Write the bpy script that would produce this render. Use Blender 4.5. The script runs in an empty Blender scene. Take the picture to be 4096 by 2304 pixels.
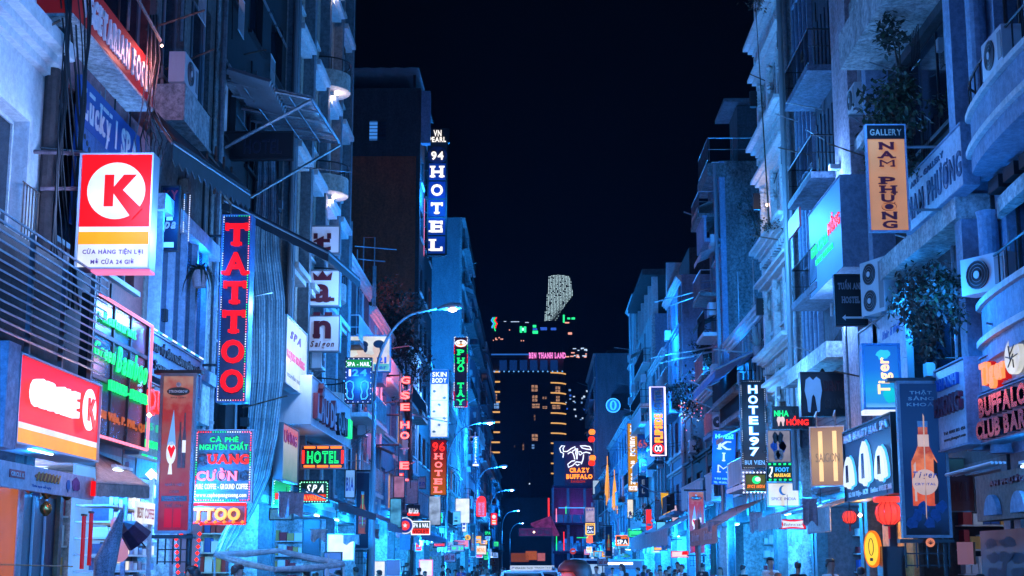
import bpy, math, random
from mathutils import Vector, Matrix
R = math.radians
random.seed(11)
sc = bpy.context.scene
COL = sc.collection

# ------------------------------------------------------------------ camera
FPX, CX, CY, CAMZ = 6000.0, 2048.0, 1152.0, 1.7      # focal length and centre in photo pixels
PITCH = math.atan(1110.0 / FPX)
YAW = math.atan(97.0 * math.cos(PITCH) / FPX)
cd = bpy.data.cameras.new('camera')
cd.sensor_width = 36.0
cd.lens = FPX / 4096.0 * 36.0
cd.clip_end = 6000
cam = bpy.data.objects.new('camera', cd)
cam.location = (0, 0, CAMZ)
cam.rotation_euler = (R(90) + PITCH, 0, YAW)
COL.objects.link(cam)
sc.camera = cam

# ------------------------------------------------------------------ night sky, moonlight, exposure
w = bpy.data.worlds.new('World')
sc.world = w
w.use_nodes = True
nt = w.node_tree
bg = nt.nodes['Background']
sky = nt.nodes.new('ShaderNodeTexSky')
sky.sky_type = 'NISHITA'
sky.sun_disc = False
sky.sun_elevation = R(-4)
sky.sun_rotation = R(200)
mixs = nt.nodes.new('ShaderNodeMix')
mixs.data_type = 'RGBA'
mixs.blend_type = 'MULTIPLY'
mixs.inputs['Factor'].default_value = 1.0
mixs.inputs['B'].default_value = (0.5, 0.75, 1.0, 1)
nt.links.new(sky.outputs[0], mixs.inputs['A'])
addn = nt.nodes.new('ShaderNodeMix')
addn.data_type = 'RGBA'
addn.blend_type = 'ADD'
addn.inputs['Factor'].default_value = 1.0
addn.inputs['B'].default_value = (.0015, .004, .018, 1)     # city glow in the night air
nt.links.new(mixs.outputs['Result'], addn.inputs['A'])
nt.links.new(addn.outputs['Result'], bg.inputs['Color'])
bg.inputs['Strength'].default_value = 0.02
sd = bpy.data.lights.new('moon', 'SUN')
sd.energy = 0.012
sd.angle = R(0.5)
sd.color = (0.45, 0.65, 1.0)
so = bpy.data.objects.new('moon', sd)
so.rotation_euler = (R(48), 0, R(-30))
COL.objects.link(so)
sc.view_settings.view_transform = 'Standard'
sc.view_settings.look = 'None'
sc.view_settings.exposure = 0.28
sc.view_settings.gamma = 1.0
sc.view_settings.use_curve_mapping = False
sc.render.engine = 'CYCLES'
cy = sc.cycles
cy.use_denoising = True
cy.use_adaptive_sampling = True
cy.adaptive_threshold = 0.02
cy.max_bounces = 5
cy.diffuse_bounces = 2
cy.glossy_bounces = 2
cy.transmission_bounces = 3
cy.transparent_max_bounces = 6
cy.sample_clamp_indirect = 3.0
cy.use_light_tree = True
cy.caustics_reflective = False
cy.caustics_refractive = False

# ------------------------------------------------------------------ picking points in the place
_fw = Vector((-math.sin(YAW) * math.cos(PITCH), math.cos(YAW) * math.cos(PITCH), math.sin(PITCH)))
_rt = Vector((math.cos(YAW), math.sin(YAW), 0))
_up = _rt.cross(_fw)
_cam = Vector((0, 0, CAMZ))
def ray(u, v): return _fw * FPX + _rt * (u - CX) - _up * (v - CY)
def PY(u, v, Y):
    d = ray(u, v); return _cam + d * (Y / d.y)
def uv(q):
    q = Vector(q) - _cam; a_ = q.dot(_fw); return CX + FPX * q.dot(_rt) / a_, CY - FPX * q.dot(_up) / a_
def PX(u, v, X):
    d = ray(u, v); return _cam + d * (X / d.x)
XL, XR = -7.0, 7.8          # the two building lines

# ------------------------------------------------------------------ materials
def lin(c): return tuple((x / 12.92 if x <= 0.04045 else ((x + 0.055) / 1.055) ** 2.4) for x in (c[0] / 255, c[1] / 255, c[2] / 255))
_M = {}
def M(name, col, rough=0.75, metal=0.0, grime=0.35, scale=1.2, bump=0.15, streak=True):
    if name in _M: return _M[name]
    m = bpy.data.materials.new(name); m.use_nodes = True
    n = m.node_tree; b = n.nodes['Principled BSDF']
    b.inputs['Roughness'].default_value = rough
    b.inputs['Metallic'].default_value = metal
    b.inputs['Base Color'].default_value = (*col, 1)
    if grime > 0:
        tc = n.nodes.new('ShaderNodeTexCoord')
        mp = n.nodes.new('ShaderNodeMapping')
        mp.inputs['Scale'].default_value = (scale, scale, scale * (0.25 if streak else 1))
        nz = n.nodes.new('ShaderNodeTexNoise')
        nz.inputs['Scale'].default_value = 1.6; nz.inputs['Detail'].default_value = 6; nz.inputs['Roughness'].default_value = 0.65
        rp = n.nodes.new('ShaderNodeValToRGB')
        rp.color_ramp.elements[0].position = 0.32; rp.color_ramp.elements[1].position = 0.66
        d = tuple(c * (1 - grime) for c in col)
        rp.color_ramp.elements[0].color = (*d, 1); rp.color_ramp.elements[1].color = (*col, 1)
        n.links.new(tc.outputs['Object'], mp.inputs['Vector']); n.links.new(mp.outputs[0], nz.inputs['Vector'])
        n.links.new(nz.outputs['Fac'], rp.inputs['Fac'])
        if bump >= .15:
            n3 = n.nodes.new('ShaderNodeTexNoise'); n3.inputs['Scale'].default_value = 7 * scale; n3.inputs['Detail'].default_value = 8; n3.inputs['Roughness'].default_value = .8
            n.links.new(tc.outputs['Object'], n3.inputs['Vector'])
            r3 = n.nodes.new('ShaderNodeMapRange'); r3.inputs['From Min'].default_value = .40; r3.inputs['From Max'].default_value = .60; r3.inputs['To Min'].default_value = max(.25, 1 - grime * 1.15); r3.inputs['To Max'].default_value = 1.08
            n.links.new(n3.outputs['Fac'], r3.inputs['Value'])
            mx = n.nodes.new('ShaderNodeMix'); mx.data_type = 'RGBA'; mx.blend_type = 'MULTIPLY'; mx.inputs['Factor'].default_value = 1
            n.links.new(rp.outputs['Color'], mx.inputs['A']); n.links.new(r3.outputs[0], mx.inputs['B']); n.links.new(mx.outputs['Result'], b.inputs['Base Color'])
        else: n.links.new(rp.outputs['Color'], b.inputs['Base Color'])
        if bump > 0:
            n2 = n.nodes.new('ShaderNodeTexNoise'); n2.inputs['Scale'].default_value = 28 * scale; n2.inputs['Detail'].default_value = 3
            n.links.new(tc.outputs['Object'], n2.inputs['Vector'])
            bp = n.nodes.new('ShaderNodeBump'); bp.inputs['Strength'].default_value = bump; bp.inputs['Distance'].default_value = 0.03
            n.links.new(n2.outputs['Fac'], bp.inputs['Height']); n.links.new(bp.outputs[0], b.inputs['Normal'])
    _M[name] = m
    return m
def E(name, srgb, st=1.0, base=None, vary=0.12):
    """something that gives off light: neon tube, lit sign face, lamp, surface given an added glow"""
    if name in _M: return _M[name]
    m = bpy.data.materials.new(name); m.use_nodes = True
    n = m.node_tree; b = n.nodes['Principled BSDF']
    c = lin(srgb)
    b.inputs['Base Color'].default_value = (*(base or tuple(0.12 * x for x in c)), 1)
    b.inputs['Roughness'].default_value = 0.5; b.inputs['Specular IOR Level'].default_value = 0.12
    b.inputs['Emission Color'].default_value = (*c, 1)
    b.inputs['Emission Strength'].default_value = st
    if vary > 0:
        tc = n.nodes.new('ShaderNodeTexCoord'); nz = n.nodes.new('ShaderNodeTexNoise')
        nz.inputs['Scale'].default_value = 2.2; nz.inputs['Detail'].default_value = 2
        mr = n.nodes.new('ShaderNodeMapRange'); mr.inputs['From Min'].default_value = .3; mr.inputs['From Max'].default_value = .7
        mr.inputs['To Min'].default_value = st * (1 - vary); mr.inputs['To Max'].default_value = st * (1 + vary)
        n.links.new(tc.outputs['Object'], nz.inputs['Vector']); n.links.new(nz.outputs['Fac'], mr.inputs['Value'])
        n.links.new(mr.outputs[0], b.inputs['Emission Strength'])
    _M[name] = m
    return m
def glass(name, col, rough=0.08):
    if name in _M: return _M[name]
    m = bpy.data.materials.new(name); m.use_nodes = True
    b = m.node_tree.nodes['Principled BSDF']
    b.inputs['Base Color'].default_value = (*col, 1); b.inputs['Roughness'].default_value = rough
    b.inputs['IOR'].default_value = 1.5; b.inputs['Specular IOR Level'].default_value = 0.8
    _M[name] = m
    return m
WHITE = M('white_plaster', (.74, .74, .72), grime=.5); CREAM = M('cream_plaster', (.60, .56, .50), grime=.5); GREY = M('grey_render', (.42, .42, .42), grime=.65)
CONC = M('stained_concrete', (.30, .30, .29), grime=.6); DARKP = M('dark_plaster_and_shade', (.07, .07, .075), grime=.4)
MAROON = M('maroon_painted_plaster', (.20, .045, .04), grime=.4); LILAC = M('pinkish_render', (.60, .47, .52), grime=.45)
BEIGE = M('beige_plaster', (.26, .21, .19), grime=.5); BLUEP = M('blue_painted_plaster', (.30, .40, .55), grime=.3)
TRIM = M('white_trim', (.78, .78, .76), grime=.2); STEEL = M('galvanised_steel', (.45, .46, .48), .4, .8, .3)
DARKM = M('black_metal', (.025, .025, .028), .5, .3, .3, bump=0); GREYM = M('grey_painted_metal', (.30, .31, .33), .5, .3, .3, bump=0)
WHITEM = M('white_painted_metal', (.72, .73, .75), .45, 0, .25, bump=0); RUST = M('rusty_sheet', (.30, .17, .12), .8, .1, .6)
GLASS = glass('dark_window_glass', (.012, .018, .03)); GLASSB = glass('blue_curtain_glass', (.02, .05, .10), .05)
TARPD = M('dark_tarpaulin', (.022, .025, .032), .7, 0, .5, bump=.05); TARPB = M('brown_awning_cloth', (.22, .09, .07), .85, 0, .35)
TARPT = M('tan_awning_cloth', (.62, .42, .34), .85, 0, .3); WHITEC = M('white_awning_cloth', (.70, .68, .70), .85, 0, .3)
POLY = M('streaked_plastic_sheet', (.62, .66, .70), .4, 0, .7, 3.0)
WOODD = M('dark_wood', (.10, .06, .045), .6, 0, .5, 3); BLACKP = M('black_panel', (.014, .015, .018), .35, 0, .2, bump=0)
NAVYP = M('navy_sign_panel', (.012, .022, .08), .35, 0, .2, bump=0); ASPH = M('asphalt', (.05, .05, .052), .8, 0, .4, .6, streak=False)
PAVE = M('pavement_slab', (.22, .22, .21), .8, 0, .45, 1.0, streak=False); RUBBER = M('rubber', (.02, .02, .02), .8, 0, 0)
LEAF = M('leaf_green', (.045, .075, .03), .6, 0, .5, 6, 0, False); LEAFD = M('leaf_dark', (.03, .045, .03), .6, 0, .5, 6, 0, False)
LEAFR = M('dry_leaf', (.13, .07, .045), .7, 0, .5, 6, 0, False); BARK = M('bark', (.10, .075, .055), .9, 0, .5, 5)
CABLE = M('cable_sheath', (.012, .012, .014), .6, 0, 0)

# lit surfaces
L_WHITE = E('lit_white_acrylic', (222, 228, 236), .95, vary=.2); L_CREAM = E('lit_cream_acrylic', (240, 228, 205), .85)
L_RED = E('lit_red_acrylic', (242, 16, 26), 1.0, vary=.18); L_ORANGE = E('lit_orange_acrylic', (255, 160, 30), 1.0)
L_YELLOW = E('lit_yellow_acrylic', (250, 190, 60), .9); L_BLUE = E('lit_blue_acrylic', (25, 110, 225), .8)
L_SKY = E('lit_pale_blue_acrylic', (110, 170, 240), .8); L_PINK = E('lit_pink_acrylic', (255, 130, 190), .9)
N_RED = E('red_neon', (255, 42, 38), 1.7, vary=0); N_ORG = E('orange_neon', (255, 120, 50), 1.6, vary=0); N_GRN = E('green_neon', (30, 240, 130), 1.25, vary=0)
N_WHT = E('white_neon', (225, 235, 255), 1.4, vary=0); N_BLU = E('blue_neon', (60, 160, 255), 1.6, vary=0); N_PNK = E('pink_neon', (255, 120, 150), 1.7, vary=0)
N_YEL = E('yellow_neon', (255, 190, 80), 1.5, vary=0)
TUBE = E('cold_white_tube', (190, 220, 255), 6.0, vary=0); WARM = E('warm_lamp_glass', (255, 205, 175), 8.0, vary=0)
P_RED = M('red_sign_paint', (.45, .02, .03), .5, 0, .2, bump=0); P_WHT = M('white_sign_paint', (.8, .8, .8), .5, 0, .1, bump=0)
P_BLK = M('black_sign_paint', (.015, .015, .02), .5, 0, 0); P_YEL = M('yellow_sign_board', (.72, .36, .09), .5, 0, .2, bump=0)
P_BLU = M('blue_sign_paint', (.02, .10, .38), .5, 0, .2, bump=0); P_MAR = M('maroon_letter', (.22, .015, .03), .45, 0, .1, bump=0)
P_GRY = M('grey_letter', (.30, .32, .36), .5, 0, .1, bump=0)

# ------------------------------------------------------------------ mesh helpers
class MB:
    def __init__(s): s.v = []; s.f = []; s.m = []
    def face(s, pts, m=0):
        i = len(s.v); s.v += [tuple(p) for p in pts]; s.f.append(tuple(range(i, i + len(pts)))); s.m.append(m); return s
    def box(s, x0, x1, y0, y1, z0, z1, m=0, skip=''):
        i = len(s.v)
        s.v += [(x0, y0, z0), (x1, y0, z0), (x1, y1, z0), (x0, y1, z0), (x0, y0, z1), (x1, y0, z1), (x1, y1, z1), (x0, y1, z1)]
        for k, q in (('d', (0, 3, 2, 1)), ('u', (4, 5, 6, 7)), ('f', (0, 1, 5, 4)), ('b', (2, 3, 7, 6)), ('l', (3, 0, 4, 7)), ('r', (1, 2, 6, 5))):
            if k not in skip: s.f.append(tuple(i + a for a in q)); s.m.append(m)
        return s
    def tube(s, pts, r, n=6, m=0, cap=True):
        pts = [Vector(p) for p in pts]; base = len(s.v); K = len(pts)
        rs = r if isinstance(r, (list, tuple)) else [r] * K
        a = None
        for k, p in enumerate(pts):
            t = (pts[min(k + 1, K - 1)] - pts[max(k - 1, 0)])
            t = t.normalized() if t.length > 1e-9 else Vector((0, 0, 1))
            if a is None or abs(a.dot(t)) > .99: a = t.cross(Vector((0, 0, 1))) if abs(t.z) < .95 else t.cross(Vector((1, 0, 0)))
            a = (a - t * a.dot(t)).normalized(); b = t.cross(a)
            for j in range(n):
                an = 2 * math.pi * j / n; s.v.append(tuple(p + (a * math.cos(an) + b * math.sin(an)) * rs[k]))
        for k in range(K - 1):
            for j in range(n):
                s.f.append((base + k * n + j, base + k * n + (j + 1) % n, base + (k + 1) * n + (j + 1) % n, base + (k + 1) * n + j)); s.m.append(m)
        if cap:
            s.f.append(tuple(base + j for j in reversed(range(n)))); s.m.append(m)
            s.f.append(tuple(base + (K - 1) * n + j for j in range(n))); s.m.append(m)
        return s
    def prism(s, outline, y0, y1, m=0, back=True):
        """outline in local x,z seen from the front, clockwise or not; front at y0"""
        n = len(outline); i = len(s.v)
        ar = sum(outline[k][0] * outline[(k + 1) % n][1] - outline[(k + 1) % n][0] * outline[k][1] for k in range(n))
        o = list(outline) if ar > 0 else list(reversed(outline))
        s.v += [(x, y0, z) for x, z in o] + [(x, y1, z) for x, z in o]
        s.f.append(tuple(i + k for k in range(n))); s.m.append(m)
        if back: s.f.append(tuple(i + n + k for k in reversed(range(n)))); s.m.append(m)
        for k in range(n):
            k2 = (k + 1) % n; s.f.append((i + k2, i + k, i + n + k, i + n + k2)); s.m.append(m)
        return s
    def lathe(s, prof, c=(0, 0, 0), n=12, m=0, axis='z'):
        i = len(s.v); K = len(prof)
        for r, z in prof:
            for j in range(n):
                a = 2 * math.pi * j / n
                q = (r * math.cos(a), r * math.sin(a), z) if axis == 'z' else (r * math.cos(a), z, r * math.sin(a))
                s.v.append((c[0] + q[0], c[1] + q[1], c[2] + q[2]))
        for k in range(K - 1):
            for j in range(n):
                q = (i + k * n + j, i + k * n + (j + 1) % n, i + (k + 1) * n + (j + 1) % n, i + (k + 1) * n + j)
                s.f.append(q if axis == 'z' else tuple(reversed(q))); s.m.append(m)
        s.f.append(tuple(i + j for j in (reversed(range(n)) if axis == 'z' else range(n)))); s.m.append(m)
        s.f.append(tuple(i + (K - 1) * n + j for j in (range(n) if axis == 'z' else reversed(range(n))))); s.m.append(m)
        return s
    def octa(s, c, r, m=0):
        i = len(s.v); x, y, z = c
        s.v += [(x + r, y, z), (x, y + r, z), (x - r, y, z), (x, y - r, z), (x, y, z + r), (x, y, z - r)]
        for q in ((0, 1, 4), (1, 2, 4), (2, 3, 4), (3, 0, 4), (1, 0, 5), (2, 1, 5), (3, 2, 5), (0, 3, 5)): s.f.append(tuple(i + a for a in q)); s.m.append(m)
        return s
    def mesh(s, name, mats, smooth=False):
        me = bpy.data.meshes.new(name); me.from_pydata(s.v, [], s.f)
        for mt in (mats if isinstance(mats, (list, tuple)) else [mats]): me.materials.append(mt)
        me.polygons.foreach_set('material_index', s.m)
        if smooth: me.polygons.foreach_set('use_smooth', [True] * len(s.f))
        me.update(); return me
    def build(s, name, mats, parent=None, smooth=False, loc=(0, 0, 0), rot=(0, 0, 0)):
        return put(name, s.mesh(name, mats, smooth), parent, loc, rot)
def put(name, me, parent=None, loc=(0, 0, 0), rot=(0, 0, 0)):
    o = bpy.data.objects.new(name, me); COL.objects.link(o); o.location = loc; o.rotation_euler = rot
    if parent is not None: o.parent = parent
    return o
def tag(o, label, cat, group=None, kind=None):
    if label: o['label'] = label
    if cat: o['category'] = cat
    if group: o['group'] = group
    if kind: o['kind'] = kind
    return o
def thing(name, label, cat, loc, rz=0.0, group=None):
    o = bpy.data.objects.new(name, None); COL.objects.link(o); o.location = loc; o.rotation_euler = (0, 0, rz)
    o.empty_display_size = .2
    return tag(o, label, cat, group)
def copy_tree(o, parent=None):
    c = o.copy(); COL.objects.link(c); c.parent = parent
    for ch in o.children: copy_tree(ch, c)
    return c
def stuff(o): o['kind'] = 'stuff'; return o

# local frames: front of a thing looks along -y, x runs to the right seen from the front
def RZ(side): return {'L': R(90), 'R': R(-90), 'F': 0.0}[side]
def front(u0, v0, u1, v1, Y):
    a = PY(u0, v1, Y); b = PY(u1, v0, Y)
    return ((a.x + b.x) / 2, Y, a.z), b.x - a.x, b.z - a.z
def along(side, u0, u1, vt, vb, X):
    """rectangle in a plane along the street; vt, vb measured at its near end"""
    un, uf = (u0, u1) if side == 'L' else (u1, u0)
    vm = (vt + vb) / 2
    yn, yf = PX(un, vm, X).y, PX(uf, min(vm + (2262 - vm) * abs(uf - un) / abs(2145 - un), 2262), X).y
    zt, zb = PX(un, vt, X).z, PX(un, vb, X).z
    return (X, (yn + yf) / 2, zb), yf - yn, zt - zb

# ------------------------------------------------------------------ lettering
_G = {}
SERIF = {'H': 'a0 b0 a1 b1', 'T': 'c0 v0t v1t', 'A': 'l0 r0', 'E': 'a0 a1 v1t v1b', 'L': 'a0 a1 v1b', 'P': 'a0 a1', 'R': 'a0 r0 a1', 'N': 'a0 a1 b1', 'M': 'a0 b0',
         'F': 'a0 a1 v1t', 'I': 'c0 c1', 'Y': 'c0 l1 r1', 'U': 'a1 b1', 'B': 'a0 a1', 'K': 'a0 b0 a1 b1', 'Z': 'v0t v1b', 'D': 'a0 a1', 'Ố': '', 'Â': 'l0 r0'}
def glyph(ch, style='bold'):
    """(verts, faces, advance) of one character at cap height 1, in x/z, thickness in y from 0 (front) to 1 (back)"""
    k = (ch, style)
    if k in _G: return _G[k]
    c = bpy.data.curves.new('g', 'FONT'); c.body = ch; c.size = 1.0
    neon = style.startswith('neon')
    c.resolution_u = 2 if neon else 3
    if neon:
        c.fill_mode = 'NONE'; c.bevel_depth = .035 if style == 'neon' else .06; c.bevel_resolution = 0; c.offset = .012
    else:
        c.extrude = 0.5; c.offset = {'thin': 0.0, 'bold': .022, 'black': .05, 'slab': .03, 'slabneon': 0}.get(style, .02)
    if style == 'slab' and ch in 'MW': c.offset = -.012
    if style == 'script': c.shear = .35
    o = bpy.data.objects.new('g', c)
    me = bpy.data.meshes.new_from_object(o)
    S = 1 / .73
    vs = [Vector(v.co) for v in me.vertices]
    fs = [tuple(p.vertices) for p in me.polygons]
    bpy.data.objects.remove(o); bpy.data.curves.remove(c); bpy.data.meshes.remove(me)
    if not vs: r = ([], [], .38); _G[k] = r; return r
    x0 = min(v.x for v in vs); x1 = max(v.x for v in vs)
    if neon: V = [((v.x - x0) * S, (.5 - v.z) if False else .5 - v.z * S, v.y * S) for v in vs]
    else: V = [((v.x - x0) * S, .5 - v.z, v.y * S) for v in vs]
    wd = (x1 - x0) * S
    if style == 'slab' and ch.upper() in SERIF:
        st, sw = .13, (.13 if ch.upper() in 'MN' else .2)
        for e in SERIF[ch.upper()].split():
            if e[0] == 'v':
                xx = .0 if e[1] == '0' else wd - .12
                z0, z1 = (.68, 1.0) if e[2] == 't' else (0, .32)
                bx = (xx, xx + .12, z0, z1)
            else:
                cxx = {'a': .10, 'b': wd - .10, 'c': wd / 2, 'l': .07, 'r': wd - .07}[e[0]]
                z0 = 0 if e[1] == '0' else 1 - st
                bx = (cxx - sw, cxx + sw, z0, z0 + st)
            mb = MB().box(bx[0], bx[1], -.02, .98, bx[2], bx[3])
            o_ = len(V); V += mb.v; fs += [tuple(o_ + a for a in f) for f in mb.f]
    r = (V, fs, wd); _G[k] = r
    return r
def letters(par, txt, cx, zb, h, mat, w=None, ext=.04, y=0.0, style='bold', vertical=False, gap=.14, split=True, rot=0, name='letter', dark=(), darkmat=None, lh=1.25, wl=None):
    """letters standing on the face y of a sign; every letter a part of its own, or one part of small print (split=False)"""
    out = []
    if vertical:
        n = len(txt); z = zb + h          # h is the whole column here
        cell = h / n; lhh = cell / lh
        for i, ch in enumerate(txt):
            V, Fc, wd = glyph(ch, style)
            if V:
                sx = (wl or lhh * .95) / max(wd, .45) if wl else lhh
                if wd < .45: sx = lhh
                mb = MB(); x0 = cx - wd * sx / 2; z0 = zb + h - (i + 1) * cell + (cell - lhh) / 2
                t = ext if not style.startswith('neon') else lhh
                mb.v = [(x0 + a * sx, y - ext + (b * t if not style.startswith('neon') else (b - .5) * t), z0 + c * lhh) for a, b, c in V]; mb.f = list(Fc); mb.m = [0] * len(Fc)
                out.append(mb.build(name, darkmat if i in dark else mat, par))
        return out
    tot = 0; adv = []
    for ch in txt:
        V, Fc, wd = glyph(ch, style); adv.append(tot); tot += wd + gap
    tot -= gap
    sx = (w / tot) if w else h
    all_ = MB()
    for i, ch in enumerate(txt):
        V, Fc, wd = glyph(ch, style)
        if not V: continue
        mb = MB() if split else all_
        o = len(mb.v)
        t = ext
        pts = []
        for a, b, c in V:
            X = (adv[i] + a - tot / 2) * sx; Z = c * h
            yy = y - ext + b * t if not style.startswith('neon') else y - ext + (b - .5) * h
            if rot: X, Z = -Z + h / 2, X + tot * sx / 2
            pts.append((cx + X, yy, zb + Z))
        mb.v += pts; mb.f += [tuple(o + q for q in f) for f in Fc]; mb.m += [0] * len(Fc)
        if split: out.append(mb.build(name, darkmat if i in dark else mat, par))
    if not split: out.append(all_.build('lettering' if name == 'letter' else name, mat, par))
    return out
def word(par, txt, cx, zb, w, h, mat, **k): return letters(par, txt, cx, zb, h, mat, w=w, split=k.pop('split', True), **k)
def bulbs(par, pts, sp, r, mats, name='light_string', phase=0):
    """fine string of LED beads along a line"""
    mb = MB(); k = phase; run = 0
    for a, b in zip(pts[:-1], pts[1:]):
        a, b = Vector(a), Vector(b); L = (b - a).length; n = max(1, int(L / sp))
        for i in range(n):
            mb.octa(a.lerp(b, (i + .5) / n), r, (k // 6) % len(mats)); k += 1
    return stuff(mb.build(name, list(mats), par))
def tubes(par, polys, r, mat, name='neon_tube', n=5):
    for p in polys: MB().tube(p, r, n).build(name, mat, par)
def ring(cx, cz, rx, rz, y, n=16): return [(cx + rx * math.cos(2 * math.pi * i / n), y, cz + rz * math.sin(2 * math.pi * i / n)) for i in range(n + 1)]
def disc(cx, cz, rx, rz, n=24, a0=0): return [(cx + rx * math.cos(2 * math.pi * i / n + a0), cz + rz * math.sin(2 * math.pi * i / n + a0)) for i in range(n)]
def rectpath(x0, x1, z0, z1, y): return [(x0, y, z0), (x1, y, z0), (x1, y, z1), (x0, y, z1), (x0, y, z0)]

def frame_mb(w, h, t=.05, y0=-.02, y1=.12):
    m = MB(); m.box(-w / 2 - t, w / 2 + t, y0, y1, -t, 0); m.box(-w / 2 - t, w / 2 + t, y0, y1, h, h + t)
    m.box(-w / 2 - t, -w / 2, y0, y1, 0, h); m.box(w / 2, w / 2 + t, y0, y1, 0, h); return m
def box_sign(name, label, rect, side, face, case=GREYM, depth=.2, frame=.03, framemat=None, cat='sign', bracket=None, tilt=0, group=None):
    """cabinet with a face; local origin at bottom centre of the face, face in the plane y=0"""
    loc, w_, h_ = rect
    t = thing(name, label, cat, loc, RZ(side) + tilt, group)
    MB().box(-w_ / 2, w_ / 2, .012, depth, 0, h_).build('cabinet', case, t)
    if face is not None: MB().box(-w_ / 2 + frame * .5, w_ / 2 - frame * .5, 0, .01, frame * .5, h_ - frame * .5).build('face_panel', face, t)
    if frame: frame_mb(w_, h_, frame, -.03, depth + .003).build('frame', framemat or case, t)
    if bracket:   # arms back to the wall, towards local x = bracket
        m = MB()
        for f in (.2, .8): m.tube([(math.copysign(w_ / 2, bracket), depth / 2, h_ * f), (bracket, depth / 2, h_ * f)], .025, 5)
        m.build('bracket', GREYM, t)
    return t, w_, h_
def glow(t, x, y, z, power, color, radius=.2):
    """point light near a thing: sign light and added fill light"""
    ld = bpy.data.lights.new('sign_and_fill_light', 'POINT'); ld.energy = power; ld.color = color; ld.shadow_soft_size = radius
    lo = bpy.data.objects.new('sign_and_fill_light', ld); COL.objects.link(lo); lo.parent = t; lo.location = (x, y, z)
def lamp(name, label, loc, power, color, radius=.08, group='lamps outside the shops', tubelen=.9, along_y=True):
    """a tube lamp hanging outside a shop, with its own light"""
    t = thing(name, label, 'lamp', loc, R(90) if along_y else 0, group)
    MB().tube([(-tubelen / 2, 0, -.06), (tubelen / 2, 0, -.06)], .022, 6).build('tube', TUBE, t)
    MB().box(-tubelen / 2 - .03, tubelen / 2 + .03, -.04, .04, -.02, .02).build('housing', WHITEM, t)
    MB().tube([(0, 0, .02), (0, 0, .5)], .008, 4).build('hanger', DARKM, t)
    ld = bpy.data.lights.new('lamp_light', 'POINT'); ld.energy = power; ld.color = color; ld.shadow_soft_size = radius
    lo = bpy.data.objects.new('lamp_light', ld); COL.objects.link(lo); lo.parent = t; lo.location = (0, 0, -.22)
    return t

# ------------------------------------------------------------------ the ground
def flat(name, x0, x1, y0, y1, z, mat):
    m = MB().face([(x0, y0, z), (x1, y0, z), (x1, y1, z), (x0, y1, z)]).build(name, mat); m['kind'] = 'structure'; return m
flat('ground', -1500, 1500, -300, 4000, -.02, ASPH)
flat('road', -5.2, 6.0, -30, 330, 0.0, ASPH)
for nm, x0, x1 in (('pavement_left', -7.6, -5.2), ('pavement_right', 6.0, 8.4)):
    o = MB().box(x0, x1, -30, 330, -.01, .13).build(nm, PAVE); o['kind'] = 'structure'
m = MB()
for i in range(40): m.box(.3, .42, -20 + i * 6, -17 + i * 6, .003, .006)
o = m.build('road_marking', P_WHT); o['kind'] = 'structure'

# ------------------------------------------------------------------ buildings
def holes_wall(x0, x1, z0, z1, holes, d=.22):
    m = MB()
    xs = sorted({x0, x1, *[h[0] for h in holes], *[h[1] for h in holes]}); zs = sorted({z0, z1, *[h[2] for h in holes], *[h[3] for h in holes]})
    for a, b in zip(xs[:-1], xs[1:]):
        for c, e in zip(zs[:-1], zs[1:]):
            cx, cz = (a + b) / 2, (c + e) / 2
            if any(h[0] < cx < h[1] and h[2] < cz < h[3] for h in holes): continue
            m.face([(a, 0, c), (b, 0, c), (b, 0, e), (a, 0, e)])
    for h in holes:
        a, b, c, e = h[:4]
        m.face([(a, 0, c), (a, d, c), (b, d, c), (b, 0, c)]); m.face([(a, 0, e), (b, 0, e), (b, d, e), (a, d, e)])
        m.face([(a, 0, c), (a, 0, e), (a, d, e), (a, d, c)]); m.face([(b, 0, c), (b, d, c), (b, d, e), (b, 0, e)])
    return m
def window(root, a, b, c, e, nx=2, nz=1, fr=TRIM, pane=GLASS, d=.16, t=.05, sill=True, panes=True):
    m = MB(); m.box(a, a + t, d, d + .06, c, e); m.box(b - t, b, d, d + .06, c, e); m.box(a + t, b - t, d, d + .06, c, c + t); m.box(a + t, b - t, d, d + .06, e - t, e)
    for i in range(1, nx): x = a + (b - a) * i / nx; m.box(x - t / 2, x + t / 2, d + .004, d + .056, c + t, e - t)
    for i in range(1, nz): z = c + (e - c) * i / nz; m.box(a + t, b - t, d + .008, d + .052, z - t / 2, z + t / 2)
    w_ = m.build('window', fr, root)
    if panes:
        for i in range(nx):
            MB().box(a + (b - a) * i / nx, a + (b - a) * (i + 1) / nx - .003, d + .03, d + .05, c, e).build('pane', pane, w_)
    if sill: MB().box(a - .08, b + .08, -.10, -.003, c - .09, c - .01).build('sill', fr, w_)
    return w_
def rail(root, x0, x1, y, z, h=.95, n=None, mat=DARKM, name='railing', r=.014):
    m = MB(); m.tube([(x0, y, z + h), (x1, y, z + h)], r * 1.6, 5); m.tube([(x0, y, z + .08), (x1, y, z + .08)], r, 4)
    n = n or max(3, int(abs(x1 - x0) / .16))
    for i in range(n + 1): x = x0 + (x1 - x0) * i / n; m.tube([(x, y, z + .08), (x, y, z + h)], r * .8, 4, cap=False)
    return m.build(name, mat, root)
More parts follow.
